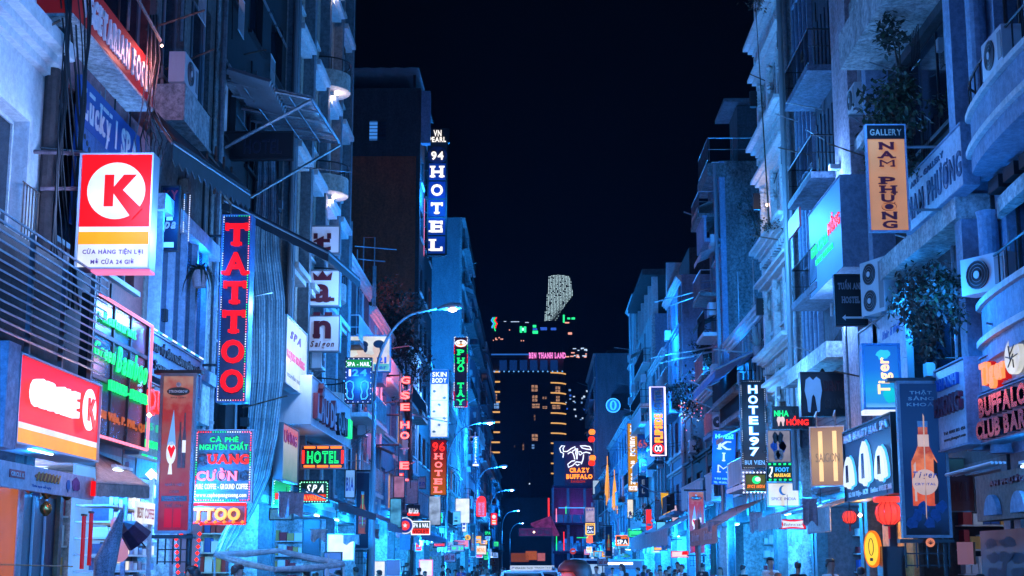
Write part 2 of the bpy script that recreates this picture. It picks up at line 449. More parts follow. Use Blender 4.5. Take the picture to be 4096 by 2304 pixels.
def balcony(root, x0, x1, z, p=.8, mat=TRIM, rmat=DARKM, solid=False):
    m = MB().box(x0, x1, -p, -.003, z - .16, z)
    if solid: m.box(x0, x1, -p, -p + .1, z, z + .9); m.box(x0 - .03, x1 + .03, -p - .04, -p + .14, z + .903, z + .98)
    b = m.build('balcony', mat, root)
    if not solid:
        rail(b, x0 + .03, x1 - .03, -p + .05, z, mat=rmat)
        for x in (x0 + .03, x1 - .03): MB().tube([(x, -p + .05, z + .95), (x, -.01, z + .95)], .022, 5).tube([(x, -p + .05, z + .5), (x, -.01, z + .5)], .014, 4).build('side_rail', rmat, b)
    return b
def cornice(root, x0, x1, z, steps=((.10, .12), (.2, .10), (.3, .14)), mat=TRIM, name='cornice'):
    m = MB(); zz = z
    for p, h in steps: m.box(x0, x1, -p, -.003, zz, zz + h - .002); zz += h
    return m.build(name, mat, root)
BLUEL = (.006, .27, 1.0); PALEL = (.16, .44, 1.0); CYANL = (.012, .33, 1.0)
def shop(root, w_, col=BLUEL, power=70, wallm=WHITE, h=3.3, dep=4.0, lit=TUBE, shelves=True, seed=0):
    rg = random.Random(seed + 5)
    a = w_ / 2 - .35
    m = MB(); m.box(-a + .012, a - .012, .31, dep, .14, h - .012, skip='f')
    m.build('shop_interior', wallm, root)
    MB().box(-w_ / 2, -a, 0, dep + .2, 0, h + .2).box(a, w_ / 2, 0, dep + .2, 0, h + .2).box(-a, a, 0, .3, h - .003, h + .2).build('shop_front_frame', M('shop_pier', (.16, .16, .17)), root)
    for x in (-a * .45, a * .45):
        l = MB().box(x - .08, x + .08, 1.0, min(2.6, dep - .4), h - .10, h - .04).build('ceiling_lamp', lit, root)
    ld = bpy.data.lights.new('shop_light', 'POINT'); ld.energy = power * 1.1; ld.color = col; ld.shadow_soft_size = .25
    lo = bpy.data.objects.new('shop_light', ld); COL.objects.link(lo); lo.parent = root; lo.location = (0, 1.2, h - .45)
    if shelves:
        for s_ in (-1, 1):
            m = MB(); x0, x1 = sorted((s_ * (a - .02), s_ * (a - .5)))
            for k in range(5): m.box(x0, x1, 1.0, dep - .2, .5 + k * .5, .53 + k * .5)
            sh = m.build('shelf', WHITEM, root)
            g = MB()
            for k in range(5):
                yy = 1.05
                while yy < dep - .5:
                    q = rg.uniform(.12, .3); g.box(x0 + .06, x1 - .04, yy, yy + q - .02, .535 + k * .5, .535 + k * .5 + rg.uniform(.15, .4), rg.randrange(4)); yy += q
            stuff(g.build('goods', [P_WHT, P_RED, P_YEL, P_BLU], sh))
        MB().box(-a * .5, a * .5, dep - 1.4, dep - .8, .14, 1.1).box(-a * .5 - .04, a * .5 + .04, dep - 1.45, dep - .75, 1.1, 1.15).build('counter', WOODD, root)
        pg = MB()
        for k in range(5):
            x = -a * .8 + k * a * .36; z = rg.uniform(1.6, 2.1)
            pg.box(x, x + a * .28, dep - .03, dep - .01, z, z + rg.uniform(.4, .8), rg.randrange(4))
        stuff(pg.build('posters', [L_SKY, P_RED, L_CREAM, P_YEL], root))
BL = {}
LITW = [GLASS] * 7 + [E('dim_lit_window', (70, 120, 190), .5, vary=.5), E('warm_lit_window', (235, 175, 130), .6, vary=.4), E('curtain_window', (30, 80, 150), .5, vary=.5)]
def clutter(r, a, H, seed, wall, ground=3.5, fh=3.4):
    rg = random.Random(seed); z = ground + fh * .15
    while z + 2 < H - .5:
        k = rg.random()
        if k < .34: balcony(r, -a + rg.uniform(.1, a * .6), a - rg.uniform(.1, a * .6), z + .5, rg.uniform(.5, 1.0), rg.choice((wall, TRIM, CONC)), rg.choice((DARKM, STEEL, WHITEM)), rg.random() < .35)
        elif k < .55:
            x0 = rg.uniform(-a, 0); x1 = x0 + rg.uniform(1.2, 3)
            m = MB(); m.face([(x0, -.01, z + 2.9), (x1, -.01, z + 2.9), (x1, -.9, z + 2.5), (x0, -.9, z + 2.5)]).face([(x0, -.9, z + 2.5), (x1, -.9, z + 2.5), (x1, -.9, z + 2.3), (x0, -.9, z + 2.3)]); m.build('window_awning', rg.choice((WHITEC, TARPD, POLY, TARPT)), r)
        elif k < .75:
            cornice(r, -a, a, z, ((.08, .1), (.2, .12)), rg.choice((TRIM, wall)), 'string_course')
        if rg.random() < .35:
            x = rg.uniform(-a, a); MB().tube([(x, -.02, z + 1.5), (x, -rg.uniform(.8, 1.8), z + rg.uniform(1.6, 2.4))], .03, 5).build('flag_pole', STEEL, r)
        if rg.random() < .4:
            x = rg.uniform(-a + .3, a - .9); MB().box(x, x + .8, -.42, -.1, z + .1, z + .65).build('wall_unit', WHITEM, r)
        z += fh
    for q in range(2):
        x = rg.uniform(-a, a); MB().tube([(x, -.09, ground), (x, -.09, H - .6)], .05, 6).build('drainpipe', rg.choice((GREYM, STEEL, WHITEM)), r)
    if rg.random() < .6:
        x = rg.uniform(-a * .6, a * .3); MB().box(x, x + a * .6, 2, 5, H, H + rg.uniform(1, 2.2)).build('roof_hut', rg.choice((GREY, CONC, DARKP)), r)
def bld(key, name, label, side, Yn, Yf, H, wall, sidem=None, X=None, depth=14, ground=3.5, fh=3.4, cols=2, wz=(.9, 2.6), nx=2, fr=TRIM, pane=GLASS, sides='', shopkw=None, zmax=None, lit=(), topc=True, wins=None):
    X = X if X is not None else (XL if side == 'L' else XR)
    w_ = Yf - Yn
    r = thing(name, label, 'building', (X, (Yn + Yf) / 2, 0), RZ(side), 'buildings lining the street')
    a = w_ / 2
    H2 = H
    hs = []
    if wins is not None: hs = list(wins)
    elif cols:
        z = ground; cw = w_ / cols
        while z + wz[1] < (zmax or H) - .3:
            for i in range(cols): hs.append((-a + cw * (i + .2), -a + cw * (i + .8), z + wz[0], z + wz[1]))
            z += fh
    holes_wall(-a, a, ground, H2, hs).build('facade_wall', wall, r)
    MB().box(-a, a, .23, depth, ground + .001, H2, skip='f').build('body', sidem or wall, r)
    MB().face([(-a, .6, ground), (a, .6, ground), (a, .6, H2), (-a, .6, H2)]).build('inner_partition', DARKP, r)
    for x in (-a, a): MB().face([(x, 0, ground), (x, .24, ground), (x, .24, H2), (x, 0, H2)]).build('edge_return', wall, r)
    for i, h in enumerate(hs): window(r, *h[:4], nx=nx, fr=fr, pane=(LITW[(i * 7 + len(BL) * 3) % 10] if wins is None else pane))
    if topc: cornice(r, -a, a, H2 - .4)
    if shopkw is not False: shop(r, w_, seed=len(BL), h=ground - .2, **(shopkw or {}))
    else: MB().box(-a, a, 0, depth, 0, ground - .001).build('ground_floor', wall, r)
    BL[key] = r
    if wins is None and cols and key not in ('L5', 'L4', 'L0', 'R0', 'L6'): [clutter(r, a, H2, len(BL) * 7 + q_, wall, ground, fh * (1 if q_ == 1 else .8)) for q_ in (1, 2)]
    return r, a

# ---- left side, from the near end
bld('L0', 'near_left_shophouse', 'plain shophouse before the white one on the left, outside the view', 'L', -8, 13.8, 13, WHITE, cols=5, shopkw=dict(power=200))
bld('R0', 'near_right_shophouse', 'plain shophouse before the curved balconies on the right, outside the view', 'R', -8, 16.8, 13, WHITE, cols=6, shopkw=dict(power=200))
b, a = bld('L1', 'white_shophouse', 'white plastered shophouse with big white framed window at the left edge', 'L', 14, 20.5, 15, M('clean_white_plaster', (.78, .78, .77), grime=.16), cols=0, shopkw=dict(power=20, wallm=DARKP, col=(.6, .35, .3)),
           wins=[(17.5 - 17.25, 19.75 - 17.25, 5.75, 7.7)])
w1 = b.children[4] if False else None
MB().box(2.6, 2.75, -.5, -.2, 5.2, 5.32).build('added_fill_lamp', WHITEM, b); glow(b, 2.0, -1.6, 6.6, 230, (.22, .45, 1), .4)  # lamp and light added to brighten this front
cornice(b, -3.25, 3.2, 8.55, ((.12, .12), (.25, .12), (.42, .22)), M('clean_white_plaster', (.78, .78, .77)), 'ledge')
m = MB(); x0, x1, z0, z1 = .25, 2.5, 5.75, 7.7
for q in ((x0 - .16, x0, z0 - .16, z1 + .16), (x1, x1 + .16, z0 - .16, z1 + .16), (x0, x1, z0 - .16, z0), (x0, x1, z1, z1 + .16)): m.box(q[0], q[1], -.06, -.003, q[2], q[3])
m.build('window_surround', TRIM, b)
MB().tube([(3.15, -.12, 3.5), (3.15, -.12, 15)], .11, 10).build('drainpipe', M('brown_pipe', (.12, .07, .06)), b)

b, a = bld('L2', 'maroon_shophouse', 'maroon shophouse carrying the vegetarian restaurant and spa boards', 'L', 20.6, 26.2, 15, MAROON, cols=0, shopkw=dict(power=60, col=(.5, .5, 1)),
           wins=[(-2.4, 2.2, 6.4, 8.6), (-2.5, 2.4, 10.2, 12.6)], fr=GREYM)
MB().box(-2.75, 2.75, -.06, -.003, 8.75, 9.3).build('pink_band', M('red_light_band', (.55, .22, .22)), b)  # pink cast of red light is put into the band colour

b, a = bld('L3', 'beige_shophouse', 'beige shophouse with an air conditioner ledge above dark tarpaulin awnings', 'L', 26.3, 31.2, 16, BEIGE, cols=0,
           wins=[(-2.1, -.3, 10.7, 13.2), (.2, 2.0, 10.4, 13.4)], fr=GREYM, shopkw=dict(power=150, col=PALEL))
MB().box(-2.3, -.2, -.55, -.003, 9.75, 10.45).build('ledge', WHITE, b)
MB().box(-2.4, 2.4, -.30, -.003, 8.05, 8.35).build('bay_lintel', M('blue_lintel', (.4, .5, .65)), b)
for i in range(5): MB().box(-2.2 + i * .95, -2.1 + i * .95, -.22, -.003, 5.6, 8.05).build('mullion', BLUEP, b)
for i in range(4): MB().box(-2.1 + i * .95, -1.25 + i * .95, -.10, -.07, 5.75, 8.05).build('pane', GLASSB, b)
MB().box(-2.35, 2.35, -.34, -.003, 5.35, 5.6).build('bay_sill', BLUEP, b)
MB().box(-2.35, 2.35, -.2, -.003, 4.55, 5.35).build('bay_apron', WHITE, b)
m = MB(); 
for z in (9.3, 9.75): m.tube([(-.1, -.5, z), (2.3, -.5, z)], .03, 5)
for x in (-.1, .7, 1.5, 2.3): m.tube([(x, -.5, 9.1), (x, -.5, 10.1)], .03, 5)
m.build('bracket_frame', RUST, b)

b, a = bld('L4', 'dark_shophouse', 'dark unlit shophouse behind the plastic canopy and hanging striped tarpaulin', 'L', 31.3, 40.2, 19, M('unlit_black_plaster', (.016, .017, .02), grime=.4), cols=3, fr=DARKM, shopkw=dict(power=120, col=(.25, .75, .7)))  # unlit darkness is put into the wall colour
MB().box(-4.4, -4.1, -.02, 0.2, 3.5, 15).build('pilaster', GREY, b)
m = MB()
for i in range(10): m.tube([(-4.3 + i * .25, -.25, 12.4), (-4.3 + i * .25, -1.2, 12.1)], .09, 4)
m.build('corrugated_hood', GREYM, b)

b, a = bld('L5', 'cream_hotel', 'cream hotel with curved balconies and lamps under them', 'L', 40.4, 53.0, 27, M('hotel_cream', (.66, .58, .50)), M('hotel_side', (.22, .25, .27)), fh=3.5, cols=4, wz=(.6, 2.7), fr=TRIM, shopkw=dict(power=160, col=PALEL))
for k in range(7):
    z = 3.5 + 3.5 * k
    for i in range(4):
        x = -a + 12.6 / 4 * (i + .5)
        MB().box(x - 1.15, x + 1.15, -.42, -.003, z + 2.85, z + 3.02).box(x - 1.05, x + 1.05, -.3, -.003, z + 2.7, z + 2.848).build('window_hood', TRIM, b)
for i in range(5):
    x = -a + 12.6 / 4 * i; x = min(max(x, -a + .2), a - .2)
    MB().box(x - .2, x + .2, -.32, -.003, 3.6, 26.6).build('pilaster', M('hotel_side', (.3, .3, .3)), b)
soff = E('soffit_lamp', (255, 225, 200), 14, vary=0)
for k, z in enumerate((6.5, 10.0, 13.5, 17.0, 20.5)):
    m = MB(); n = 14; rr = .92; cxx = .6
    top = [(cxx + rr * math.cos(math.pi * i / n), -rr * math.sin(math.pi * i / n) * 1.0) for i in range(n + 1)]
    for (xa, ya), (xb, yb) in zip(top[:-1], top[1:]):
        m.face([(xa, ya, z), (xb, yb, z), (xb, yb, z + .55), (xa, ya, z + .55)]); m.face([(cxx, 0, z), (xa, ya, z), (xb, yb, z)]); m.face([(cxx, 0, z + .55), (xb, yb, z + .55), (xa, ya, z + .55)])
    bb = m.build('curved_balcony', M('hotel_cream', (.66, .58, .50)), b)
    MB().tube([(x_, y_, z + .95) for x_, y_ in top], .025, 5).build('balcony_rail', DARKM, bb)
    for x_, y_ in top[::2]: MB().tube([(x_, y_, z + .55), (x_, y_, z + .95)], .014, 4).build('baluster', DARKM, bb)
    MB().lathe([(.12, -.05), (.10, -.02), (.05, 0)], (cxx, -.42, z - .002), 10).build('soffit_light', soff, bb)
    if 2 <= k <= 4:
        ld = bpy.data.lights.new('soffit_glow', 'POINT'); ld.energy = 17; ld.color = (1, .82, .75); ld.shadow_soft_size = .1
        lo = bpy.data.objects.new('soffit_glow', ld); COL.objects.link(lo); lo.parent = b; lo.location = (cxx, -.42, z - .25)

bld('L5b', 'low_tiled_house', 'low blue lit house with dark roof just beyond the cream hotel', 'L', 53.2, 62, 13.0, M('dark_contrast_plaster', (.13, .14, .16), grime=.6), DARKP, cols=2, shopkw=dict(power=160))  # darkness between house fronts is put into the wall colour
bld('L5c', 'plain_grey_house', 'grey rendered house with a bare side wall beside the street lamp', 'L', 62.2, 75, 12.5, BLUEP, cols=3, shopkw=dict(power=200, col=PALEL))
bld('L5d', 'balcony_house', 'house with round white balconies behind the red neon column', 'L', 75.2, 88, 13.5, LILAC, cols=3, shopkw=dict(power=160))
b, a = bld('L6', 'dark_tower_house', 'tall dark building with maroon side wall and one small barred window', 'L', 88.2, 99.5, 30.5, DARKP, M('red_side_wall', (.60, .11, .045), grime=.35), cols=3, shopkw=dict(power=200), depth=22, topc=False)
nx_ = -a - .004
MB().box(nx_ - .02, nx_, .0, 22, 26.2, 30.5).build('dark_upper_wall', DARKP, b)
MB().box(nx_ - .05, nx_ - .022, 2.1, 3.1, 27.2, 28.4).build('window', M('dim_blue_pane', (.03, .05, .08)), b)
MB().box(nx_ - .07, nx_ - .052, 2.62, 3.1, 27.2, 28.4).build('lit_pane', E('dim_window_light', (60, 130, 220), .8), b)
for k in range(6): MB().tube([(nx_ - .09, 2.05, 27.25 + k * .22), (nx_ - .09, 3.15, 27.25 + k * .22)], .025, 4).build('window_bar', DARKM, b)
m = MB()
for i in range(24): y = i * .9; m.face([(nx_ - 1.5, y, 31.3), (nx_ - 1.5, y + .5, 31.34), (a, y + .5, 31.7), (a, y, 31.66)]); m.face([(nx_ - 1.5, y + .5, 31.34), (nx_ - 1.5, y + .9, 31.3), (a, y + .9, 31.66), (a, y + .5, 31.7)])
m.build('roof_sheet', GREYM, b)
m = MB()
for y in (.3, 6, 12, 18): m.box(nx_ - .2, nx_ - .05, y, y + .15, 30.5, 31.3)
m.build('roof_post', DARKM, b)
MB().box(nx_ - .1, nx_ + .5, -.6, -.05, 27.0, 30.3).build('edge_shutter', BLUEP, b)
bld('L7', 'neon_shop_house', 'narrow blue lit house beneath the tall vertical hotel column sign', 'L', 99.7, 118, 14, M('dark_contrast_plaster', (.13, .14, .16)), cols=4, shopkw=dict(power=260, col=PALEL))
bld('L7b', 'cornice_house', 'pale house with white cornices under the green lettered sign', 'L', 118.2, 139.8, 17, WHITE, cols=5, shopkw=dict(power=300))
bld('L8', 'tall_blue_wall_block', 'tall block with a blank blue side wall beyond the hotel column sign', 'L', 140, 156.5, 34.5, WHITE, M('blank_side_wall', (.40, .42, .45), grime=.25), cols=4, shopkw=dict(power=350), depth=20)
bld('L9', 'slim_lamp_block', 'slim tall block with small wall lamps up its edge', 'L', 156.8, 186, 31.5, BLUEP, cols=6, shopkw=dict(power=350), depth=20)
bld('L10', 'dim_far_block', 'dim far block at the left end of the street', 'L', 186.2, 232, 31, M('dim_plaster', (.16, .18, .22)), cols=8, shopkw=dict(power=400), depth=20)
bld('L11', 'low_far_house', 'low blue house at the far left corner of the street', 'L', 232.5, 300, 19, BLUEP, cols=10, shopkw=dict(power=400), depth=20)

# ---- right side, from the near end
b, a = bld('R1', 'curved_balcony_house', 'pale house with bulging curved balconies at the right edge', 'R', 17.0, 24.9, 15, BLUEP, cols=0, shopkw=dict(power=30, wallm=M('mural_wall', (.30, .36, .42))),
           wins=[(-3.4, -1.9, 5.9, 7.9), (-1.5, .3, 5.9, 7.9), (.7, 2.6, 5.9, 7.9), (-3.4, -1.9, 9.2, 11.5), (-1.5, .3, 9.2, 11.5), (.7, 2.6, 9.2, 11.5)], fr=WOODD)
def bulge(par, x0, x1, z0, z1, p0, p1, mat, name, n=16, base=.003):
    m = MB(); pr = []
    for i in range(n + 1):
        t = i / n; x = x0 + (x1 - x0) * t; q = p0 + (p1 - p0) * max(0, math.sin(math.pi * min(t * 1.0, 1.0))) ** .4; pr.append((x, -q))
    for (xa, ya), (xb, yb) in zip(pr[:-1], pr[1:]):
        m.face([(xa, ya, z0), (xb, yb, z0), (xb, yb, z1), (xa, ya, z1)]); m.face([(xa, ya, z1), (xb, yb, z1), (xb, -base, z1), (xa, -base, z1)]); m.face([(xa, ya, z0), (xa, -base, z0), (xb, -base, z0), (xb, yb, z0)])
    for x, y in (pr[0], pr[-1]): m.face([(x, y, z0), (x, -base, z0), (x, -base, z1), (x, y, z1)])
    return m.build(name, mat, par)
for z in (5.15, 8.35):
    bulge(b, -3.7, 3.9, z - .28, z, .3, .82, BLUEP, 'curved_balcony')
    bulge(b, -3.75, 3.95, z + .002, z + .10, .37, .90, TRIM, 'balcony_moulding')
    bulge(b, -3.7, 3.9, z + .102, z + .62, .28, .80, BLUEP, 'balcony_parapet')
    bulge(b, -3.75, 3.95, z + .622, z + .72, .35, .88, TRIM, 'balcony_coping')
    for q in range(9): MB().box(-3.3 + q * .8, -2.75 + q * .8, -.30, -.01, z - .62, z - .40).build('vent_slot', DARKM, b)
    bulge(b, -3.68, 3.88, z - .95, z - .7, .06, .30, WHITE, 'curved_band')
    for q in range(16):
        t_ = (q + .5) / 16; x = -3.7 + 7.6 * t_; y = -(.30 + .52 * math.sin(math.pi * t_) ** .4) - .02
        MB().tube([(x, y + .05, z + .72), (x, y + .05, z + 1.25)], .014, 4).build('rail_bar', DARKM, b)
    MB().tube([(-3.7 + 7.6 * q / 24, -(.30 + .52 * max(0, math.sin(math.pi * q / 24)) ** .4) + .03, z + 1.25) for q in range(25)], .022, 5).build('hand_rail', DARKM, b)
for x in (-3.75,):
    for z0, z1 in ((3.5, 4.4), (5.9, 7.55), (9.1, 14.8)): MB().lathe([(.2, z0), (.17, z0 + .1), (.17, z1 - .1), (.2, z1)], (x, -.2, 0), 14).build('round_column', BLUEP, b)
for x in (-1.7, .5): MB().box(x - .14, x + .14, -.12, -.003, 5.9, 7.6).build('window_pier', BLUEP, b)

b, a = bld('R2', 'gallery_house', 'house with recess shade put into its dark wall colour, hung with plants above the art gallery board', 'R', 25.1, 32.4, 15, DARKP, WHITE, cols=0, shopkw=dict(power=4, col=(1, .6, .35), wallm=DARKP),  # shade of the recesses is put into the dark wall colour
           wins=[(-2.0, 2.3, 4.6, 7.2), (-2.0, 2.3, 9.9, 12.2)], fr=DARKM)
MB().box(-3.6, 3.6, -.6, -.003, 7.55, 7.98).build('balcony_slab', WHITE, b)
for x in (-3.3, 3.35): MB().box(x - .2, x + .2, -.5, -.003, 3.6, 14.5).build('pillar', BLUEP, b)
MB().box(-2.9, 2.85, -1.1, -.003, 12.4, 13.2).build('roof_overhang', WHITE, b)

b, a = bld('R3', 'pinkish_pillar_house', 'tall pinkish rendered house front with a wide bare pier and dark windows', 'R', 32.6, 36.2, 18, LILAC, cols=0, shopkw=dict(power=10, col=(1, .55, .25), wallm=DARKP),
           wins=[(.2, 1.5, 4.6, 7.4), (.2, 1.5, 8.4, 10.8), (.2, 1.5, 11.6, 14.2)], fr=DARKM)
for z in (8.0, 11.3, 14.7): MB().box(.0, 1.78, -.25, -.003, z, z + .28).build('window_ledge', WHITE, b)
MB().box(-1.78, 0, -.35, -.003, 3.6, 17.5).build('pier', LILAC, b)
m = MB()
for i in range(4): m.tube([(-1.5, -.36, 9.6 - i * .35), (-1.2, -.8, 9.9 - i * .35)], .02, 4)
m.build('hook_rail', STEEL, b)
for z, P in ((7.6, 150), (11.2, 150)):  # lamps added to brighten the pier
    MB().box(-1.3, -1.1, -.62, -.36, z, z + .12).build('added_fill_lamp', WHITEM, b); glow(b, -1.2, -.95, z - .1, P, (.16, .40, 1), .15)
MB().tube([(-1.0, -.42, 3.8), (-1.0, -.42, 9.5)], .035, 6).build('downpipe', STEEL, b)

b, a = bld('R4', 'glass_front_house', 'house with blue glass curtain wall beside the dental sign box', 'R', 36.4, 42.8, 19, M('recess_shade_render', (.07, .09, .12), grime=.5), cols=0, shopkw=dict(power=140, wallm=M('dark_red_shop', (.25, .1, .1))))  # shade of the upper recess is put into the wall colour
for k in range(5):
    z0 = 7.3 + k * 2.7
    for i in range(4): MB().box(-a + .1 + i * .62, -a + .68 + i * .62, -.10, -.06, z0, z0 + 2.6).build('glass_pane', GLASSB, b)
    MB().box(-a + .05, -a + 2.6, -.14, -.003, z0 - .09, z0 - .01).build('transom', BLUEP, b)
for i in range(5): MB().box(-a + .04 + i * .62, -a + .1 + i * .62, -.15, -.003, 7.15, 18.7).build('mullion', BLUEP, b)
for z in (8.6, 11.4, 14.2):
    bb = balcony(b, -.4, a - .1, z, .9, M('recess_shade_blue', (.16, .21, .30), grime=.5), DARKM, False)  # balconies darkened in colour to match the shaded recess
for z in (10.3,): MB().box(.1, 1.8, -1.0, -.95, z, z + .5).build('red_box', P_RED, b)
MB().box(-.6, a - .1, -.05, -.003, 8.7, 11.2).build('recess_wall', M('dim_plaster', (.16, .18, .22)), b)
m = MB()
for i in range(40): m.box(-a + .3, a - .2, -.06 - .02 * (i % 2), -.003, 3.55 + i * .075, 3.62 + i * .075)
m.build('roller_shutter', M('maroon_shutter', (.17, .07, .07)), b)
MB().box(-a - .05, a - .02, -.7, -.003, 6.7, 7.1).build('canopy_slab', WHITE, b)
for x in (-2.2, -.6, 1.0): MB().lathe([(.1, -.12), (.02, 0)], (x, -.4, 6.698), 8).build('downlight', DARKM, b)

b, a = bld('R5', 'ornate_white_house', 'ornate white neoclassical house front with stacked cornices and carved panels', 'R', 43.0, 49.6, 26, WHITE, cols=0, shopkw=dict(power=160, col=PALEL),
           wins=[(q, q + 1.3, z, z + 1.9) for z in (5.6, 9.2, 12.8, 16.4, 20.0) for q in (-2.6, -.6, 1.4)])
for k, z in enumerate((8.05, 11.65, 15.25, 18.85, 22.4)):
    cornice(b, -a + .02, a - .4, z, ((.12, .10), (.30, .08), (.45, .10), (.62, .12)), TRIM)
    cornice(b, -a + .02, a - .4, z - 1.05 if k else z - .9, ((.1, .1), (.34, .1), (.5, .1)), TRIM, 'ledge')
    for i in range(14): MB().box(-a + .15 + i * .43, -a + .36 + i * .43, -.28, -.003, z - .22, z - .004).build('dentil', TRIM, b)
    for x in (-2.9, -.95, 1.05):
        m = MB()
        for j in range(7):
            an = j * .9; m.octa((x + .12 * math.cos(an), -.12, z - 1.9 + j * .13), .12)
        m.build('carved_garland', TRIM, b)
for x in (-3.1, -1.1, .95, 2.85): MB().box(x - .16, x + .16, -.2, -.003, 3.6, 25.4).build('pilaster', TRIM, b)
for k, z in enumerate((6.3, 9.9, 13.5, 17.1)):
    for x in (-3.1, 2.85): MB().box(x - .1, x + .1, -.45, -.21, z, z + .55).build('wall_lamp_box', DARKM, b)
MB().box(a - .38, a - .02, -.25, -.003, 3.6, 25.6).build('corner_pier', WHITE, b)
MB().tube([(a - .2, -.4, 3.8), (a - .2, -.4, 25)], .09, 8).build('drainpipe', GREYM, b)
ld = bpy.data.lights.new('niche_glow', 'POINT'); ld.energy = 20; ld.color = (1, .72, .6); ld.shadow_soft_size = .1
lo = bpy.data.objects.new('niche_glow', ld); COL.objects.link(lo); lo.parent = b; lo.location = (-2.0, -.5, 13.3)
MB().octa((-2.0, -.12, 13.4), .09).build('niche_lamp', WARM, b)

b, a = bld('R5b', 'low_awning_house', 'low house with a blue striped awning left of the ornate white house', 'R', 49.8, 60.0, 10.5, M('dark_contrast_plaster', (.13, .14, .16)), cols=3, shopkw=dict(power=200))
b, a = bld('R6', 'bare_concrete_block', 'bare stained concrete block with rooftop railing and shed', 'R', 61.8, 65.4, 18.6, BLUEP, CONC, cols=1, shopkw=dict(power=200, col=PALEL))
for z in (9.5, 13.0, 16.4): balcony(b, -a + .3, a - .3, z, .9, CONC, STEEL)
MB().box(-a - .2, a + .02, -.5, 13, 17.9, 18.5).build('roof_slab', CONC, b)
rail(b, -a - .1, a - .1, -.45, 18.6, 1.0, mat=STEEL)
m = MB(); m.tube([(a + .02, -.45, 19.6), (a + .02, 8, 19.6)], .03, 5); m.tube([(a + .02, -.45, 19.1), (a + .02, 8, 19.1)], .02, 4)
for y in range(0, 9): m.tube([(a + .02, y - .4, 18.6), (a + .02, y - .4, 19.6)], .02, 4)
m.build('roof_railing', STEEL, b)
MB().box(-a + .6, a - .5, .9, 6, 18.6, 21.2).build('roof_shed', DARKP, b)
MB().box(-a + .2, a - .1, .3, 6.4, 21.25, 21.4).build('shed_roof', STEEL, b)
for i in range(9): MB().tube([(a - 1.0, 1.15 - .05, 18.7 + i * .3), (a - .5, 1.15 - .05, 18.7 + i * .3)], .015, 4).build('ladder_rung', STEEL, b)
bld('R6b', 'low_tree_house', 'low shaded house behind the street tree', 'R', 65.8, 78.5, 9.5, M('unlit_black_plaster', (.03, .03, .035)), cols=3, shopkw=dict(power=200))
b, a = bld('R7', 'pipe_rack_block', 'narrow blue block with flagpoles and a gabled side wall', 'R', 78.8, 88, 17.0, BLUEP, cols=3, shopkw=dict(power=220))
MB().prism([(-4.6, 17.0), (-3.6, 17.0), (-4.1, 19.4)], -.05, 2).build('pointed_finial', TRIM, b)
MB().box(-2, 4, .5, 8, 17.0, 18.6).build('roof_shed', DARKP, b)
bld('R7b', 'column_house', 'plain house hidden behind the pink bordered hostel sign', 'R', 88.3, 99.5, 14.5, M('dark_contrast_plaster', (.13, .14, .16)), cols=3, shopkw=dict(power=220))
b, a = bld('R8', 'roof_terrace_block', 'tall narrow block with a dark open roof terrace', 'R', 99.8, 115, 18.4, WHITE, BLUEP, cols=4, shopkw=dict(power=260), topc=False)
for x in (-7, -3.5, 0, 3.5, 7): MB().box(x - .2, x + .2, .1, .5, 18.4, 21.0).build('terrace_post', TRIM, b)
for y in (3, 6, 9, 12): MB().box(a - .4, a - .05, y, y + .35, 18.4, 21.0).build('terrace_post', TRIM, b)
MB().box(-a - .4, a + .3, -.6, 14, 21.0, 21.4).build('terrace_roof', DARKP, b)
b, a = bld('R9', 'slender_column_house', 'slender pale tower with capped top left of the hostel sign', 'R', 115.3, 124, 22.6, WHITE, CONC, cols=2, shopkw=dict(power=300))
bld('R9b', 'far_shop_row', 'row of far shops under the yellow hotel sign', 'R', 124.3, 160, 14, BLUEP, cols=8, shopkw=dict(power=350))
bld('R9c', 'dim_corner_shops', 'dim low shops before the blank far wall', 'R', 160.3, 194, 12, M('dark_contrast_plaster', (.13, .14, .16)), cols=8, shopkw=dict(power=350))
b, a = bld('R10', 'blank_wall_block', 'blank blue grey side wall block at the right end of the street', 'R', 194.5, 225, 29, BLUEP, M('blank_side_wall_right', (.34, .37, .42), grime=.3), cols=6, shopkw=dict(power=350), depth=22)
for q in ((2, 4.4, 21.5, 23.5), (3.5, 6, 17, 19.5), (1.5, 5, 13.5, 16)): MB().box(a + .003, a + 1.2, q[0], q[1], q[2], q[3]).build('wall_annex', DARKP, b)

def gritty(r, a, z0, z1, seed, n=14):
    rg = random.Random(seed)
    for k in range(n):
        x = rg.uniform(-a + .2, a - .3); z = rg.uniform(z0, z1); q = rg.random()
        if q < .3: MB().box(x, x + rg.uniform(.15, .35), -rg.uniform(.1, .2), -.005, z, z + rg.uniform(.2, .45)).build('meter_box', rg.choice((GREYM, WHITEM, DARKM, RUST)), r)
        elif q < .65:
            L = rg.uniform(1, 3.5); MB().tube([(x, -.06, z), (x + rg.uniform(-.1, .1), -.05, z + L)], rg.uniform(.012, .04), 5).build('conduit', rg.choice((CABLE, GREYM, STEEL)), r)
        elif q < .8: MB().tube([(x, -.05, z), (x + rg.uniform(.6, 2), -.08, z - rg.uniform(-.1, .3)), (x + rg.uniform(2, 3), -.05, z)], .015, 4).build('wall_wire', CABLE, r)
        elif q < .9:
            m = MB()
            for i in range(6): m.tube([(x + i * .12, -.1, z), (x + i * .12, -.1, z + .9)], .01, 4)
            m.tube([(x - .05, -.1, z + .9), (x + .65, -.1, z + .9)], .012, 4); m.tube([(x - .05, -.1, z), (x + .65, -.1, z)], .012, 4); stuff(m.build('window_grille', rg.choice((DARKM, RUST, WHITEM)), r))
        else: MB().tube([(x, -.01, z), (x, -rg.uniform(.5, 1.1), z + rg.uniform(0, .4))], .02, 5).build('bracket_arm', rg.choice((STEEL, RUST)), r)
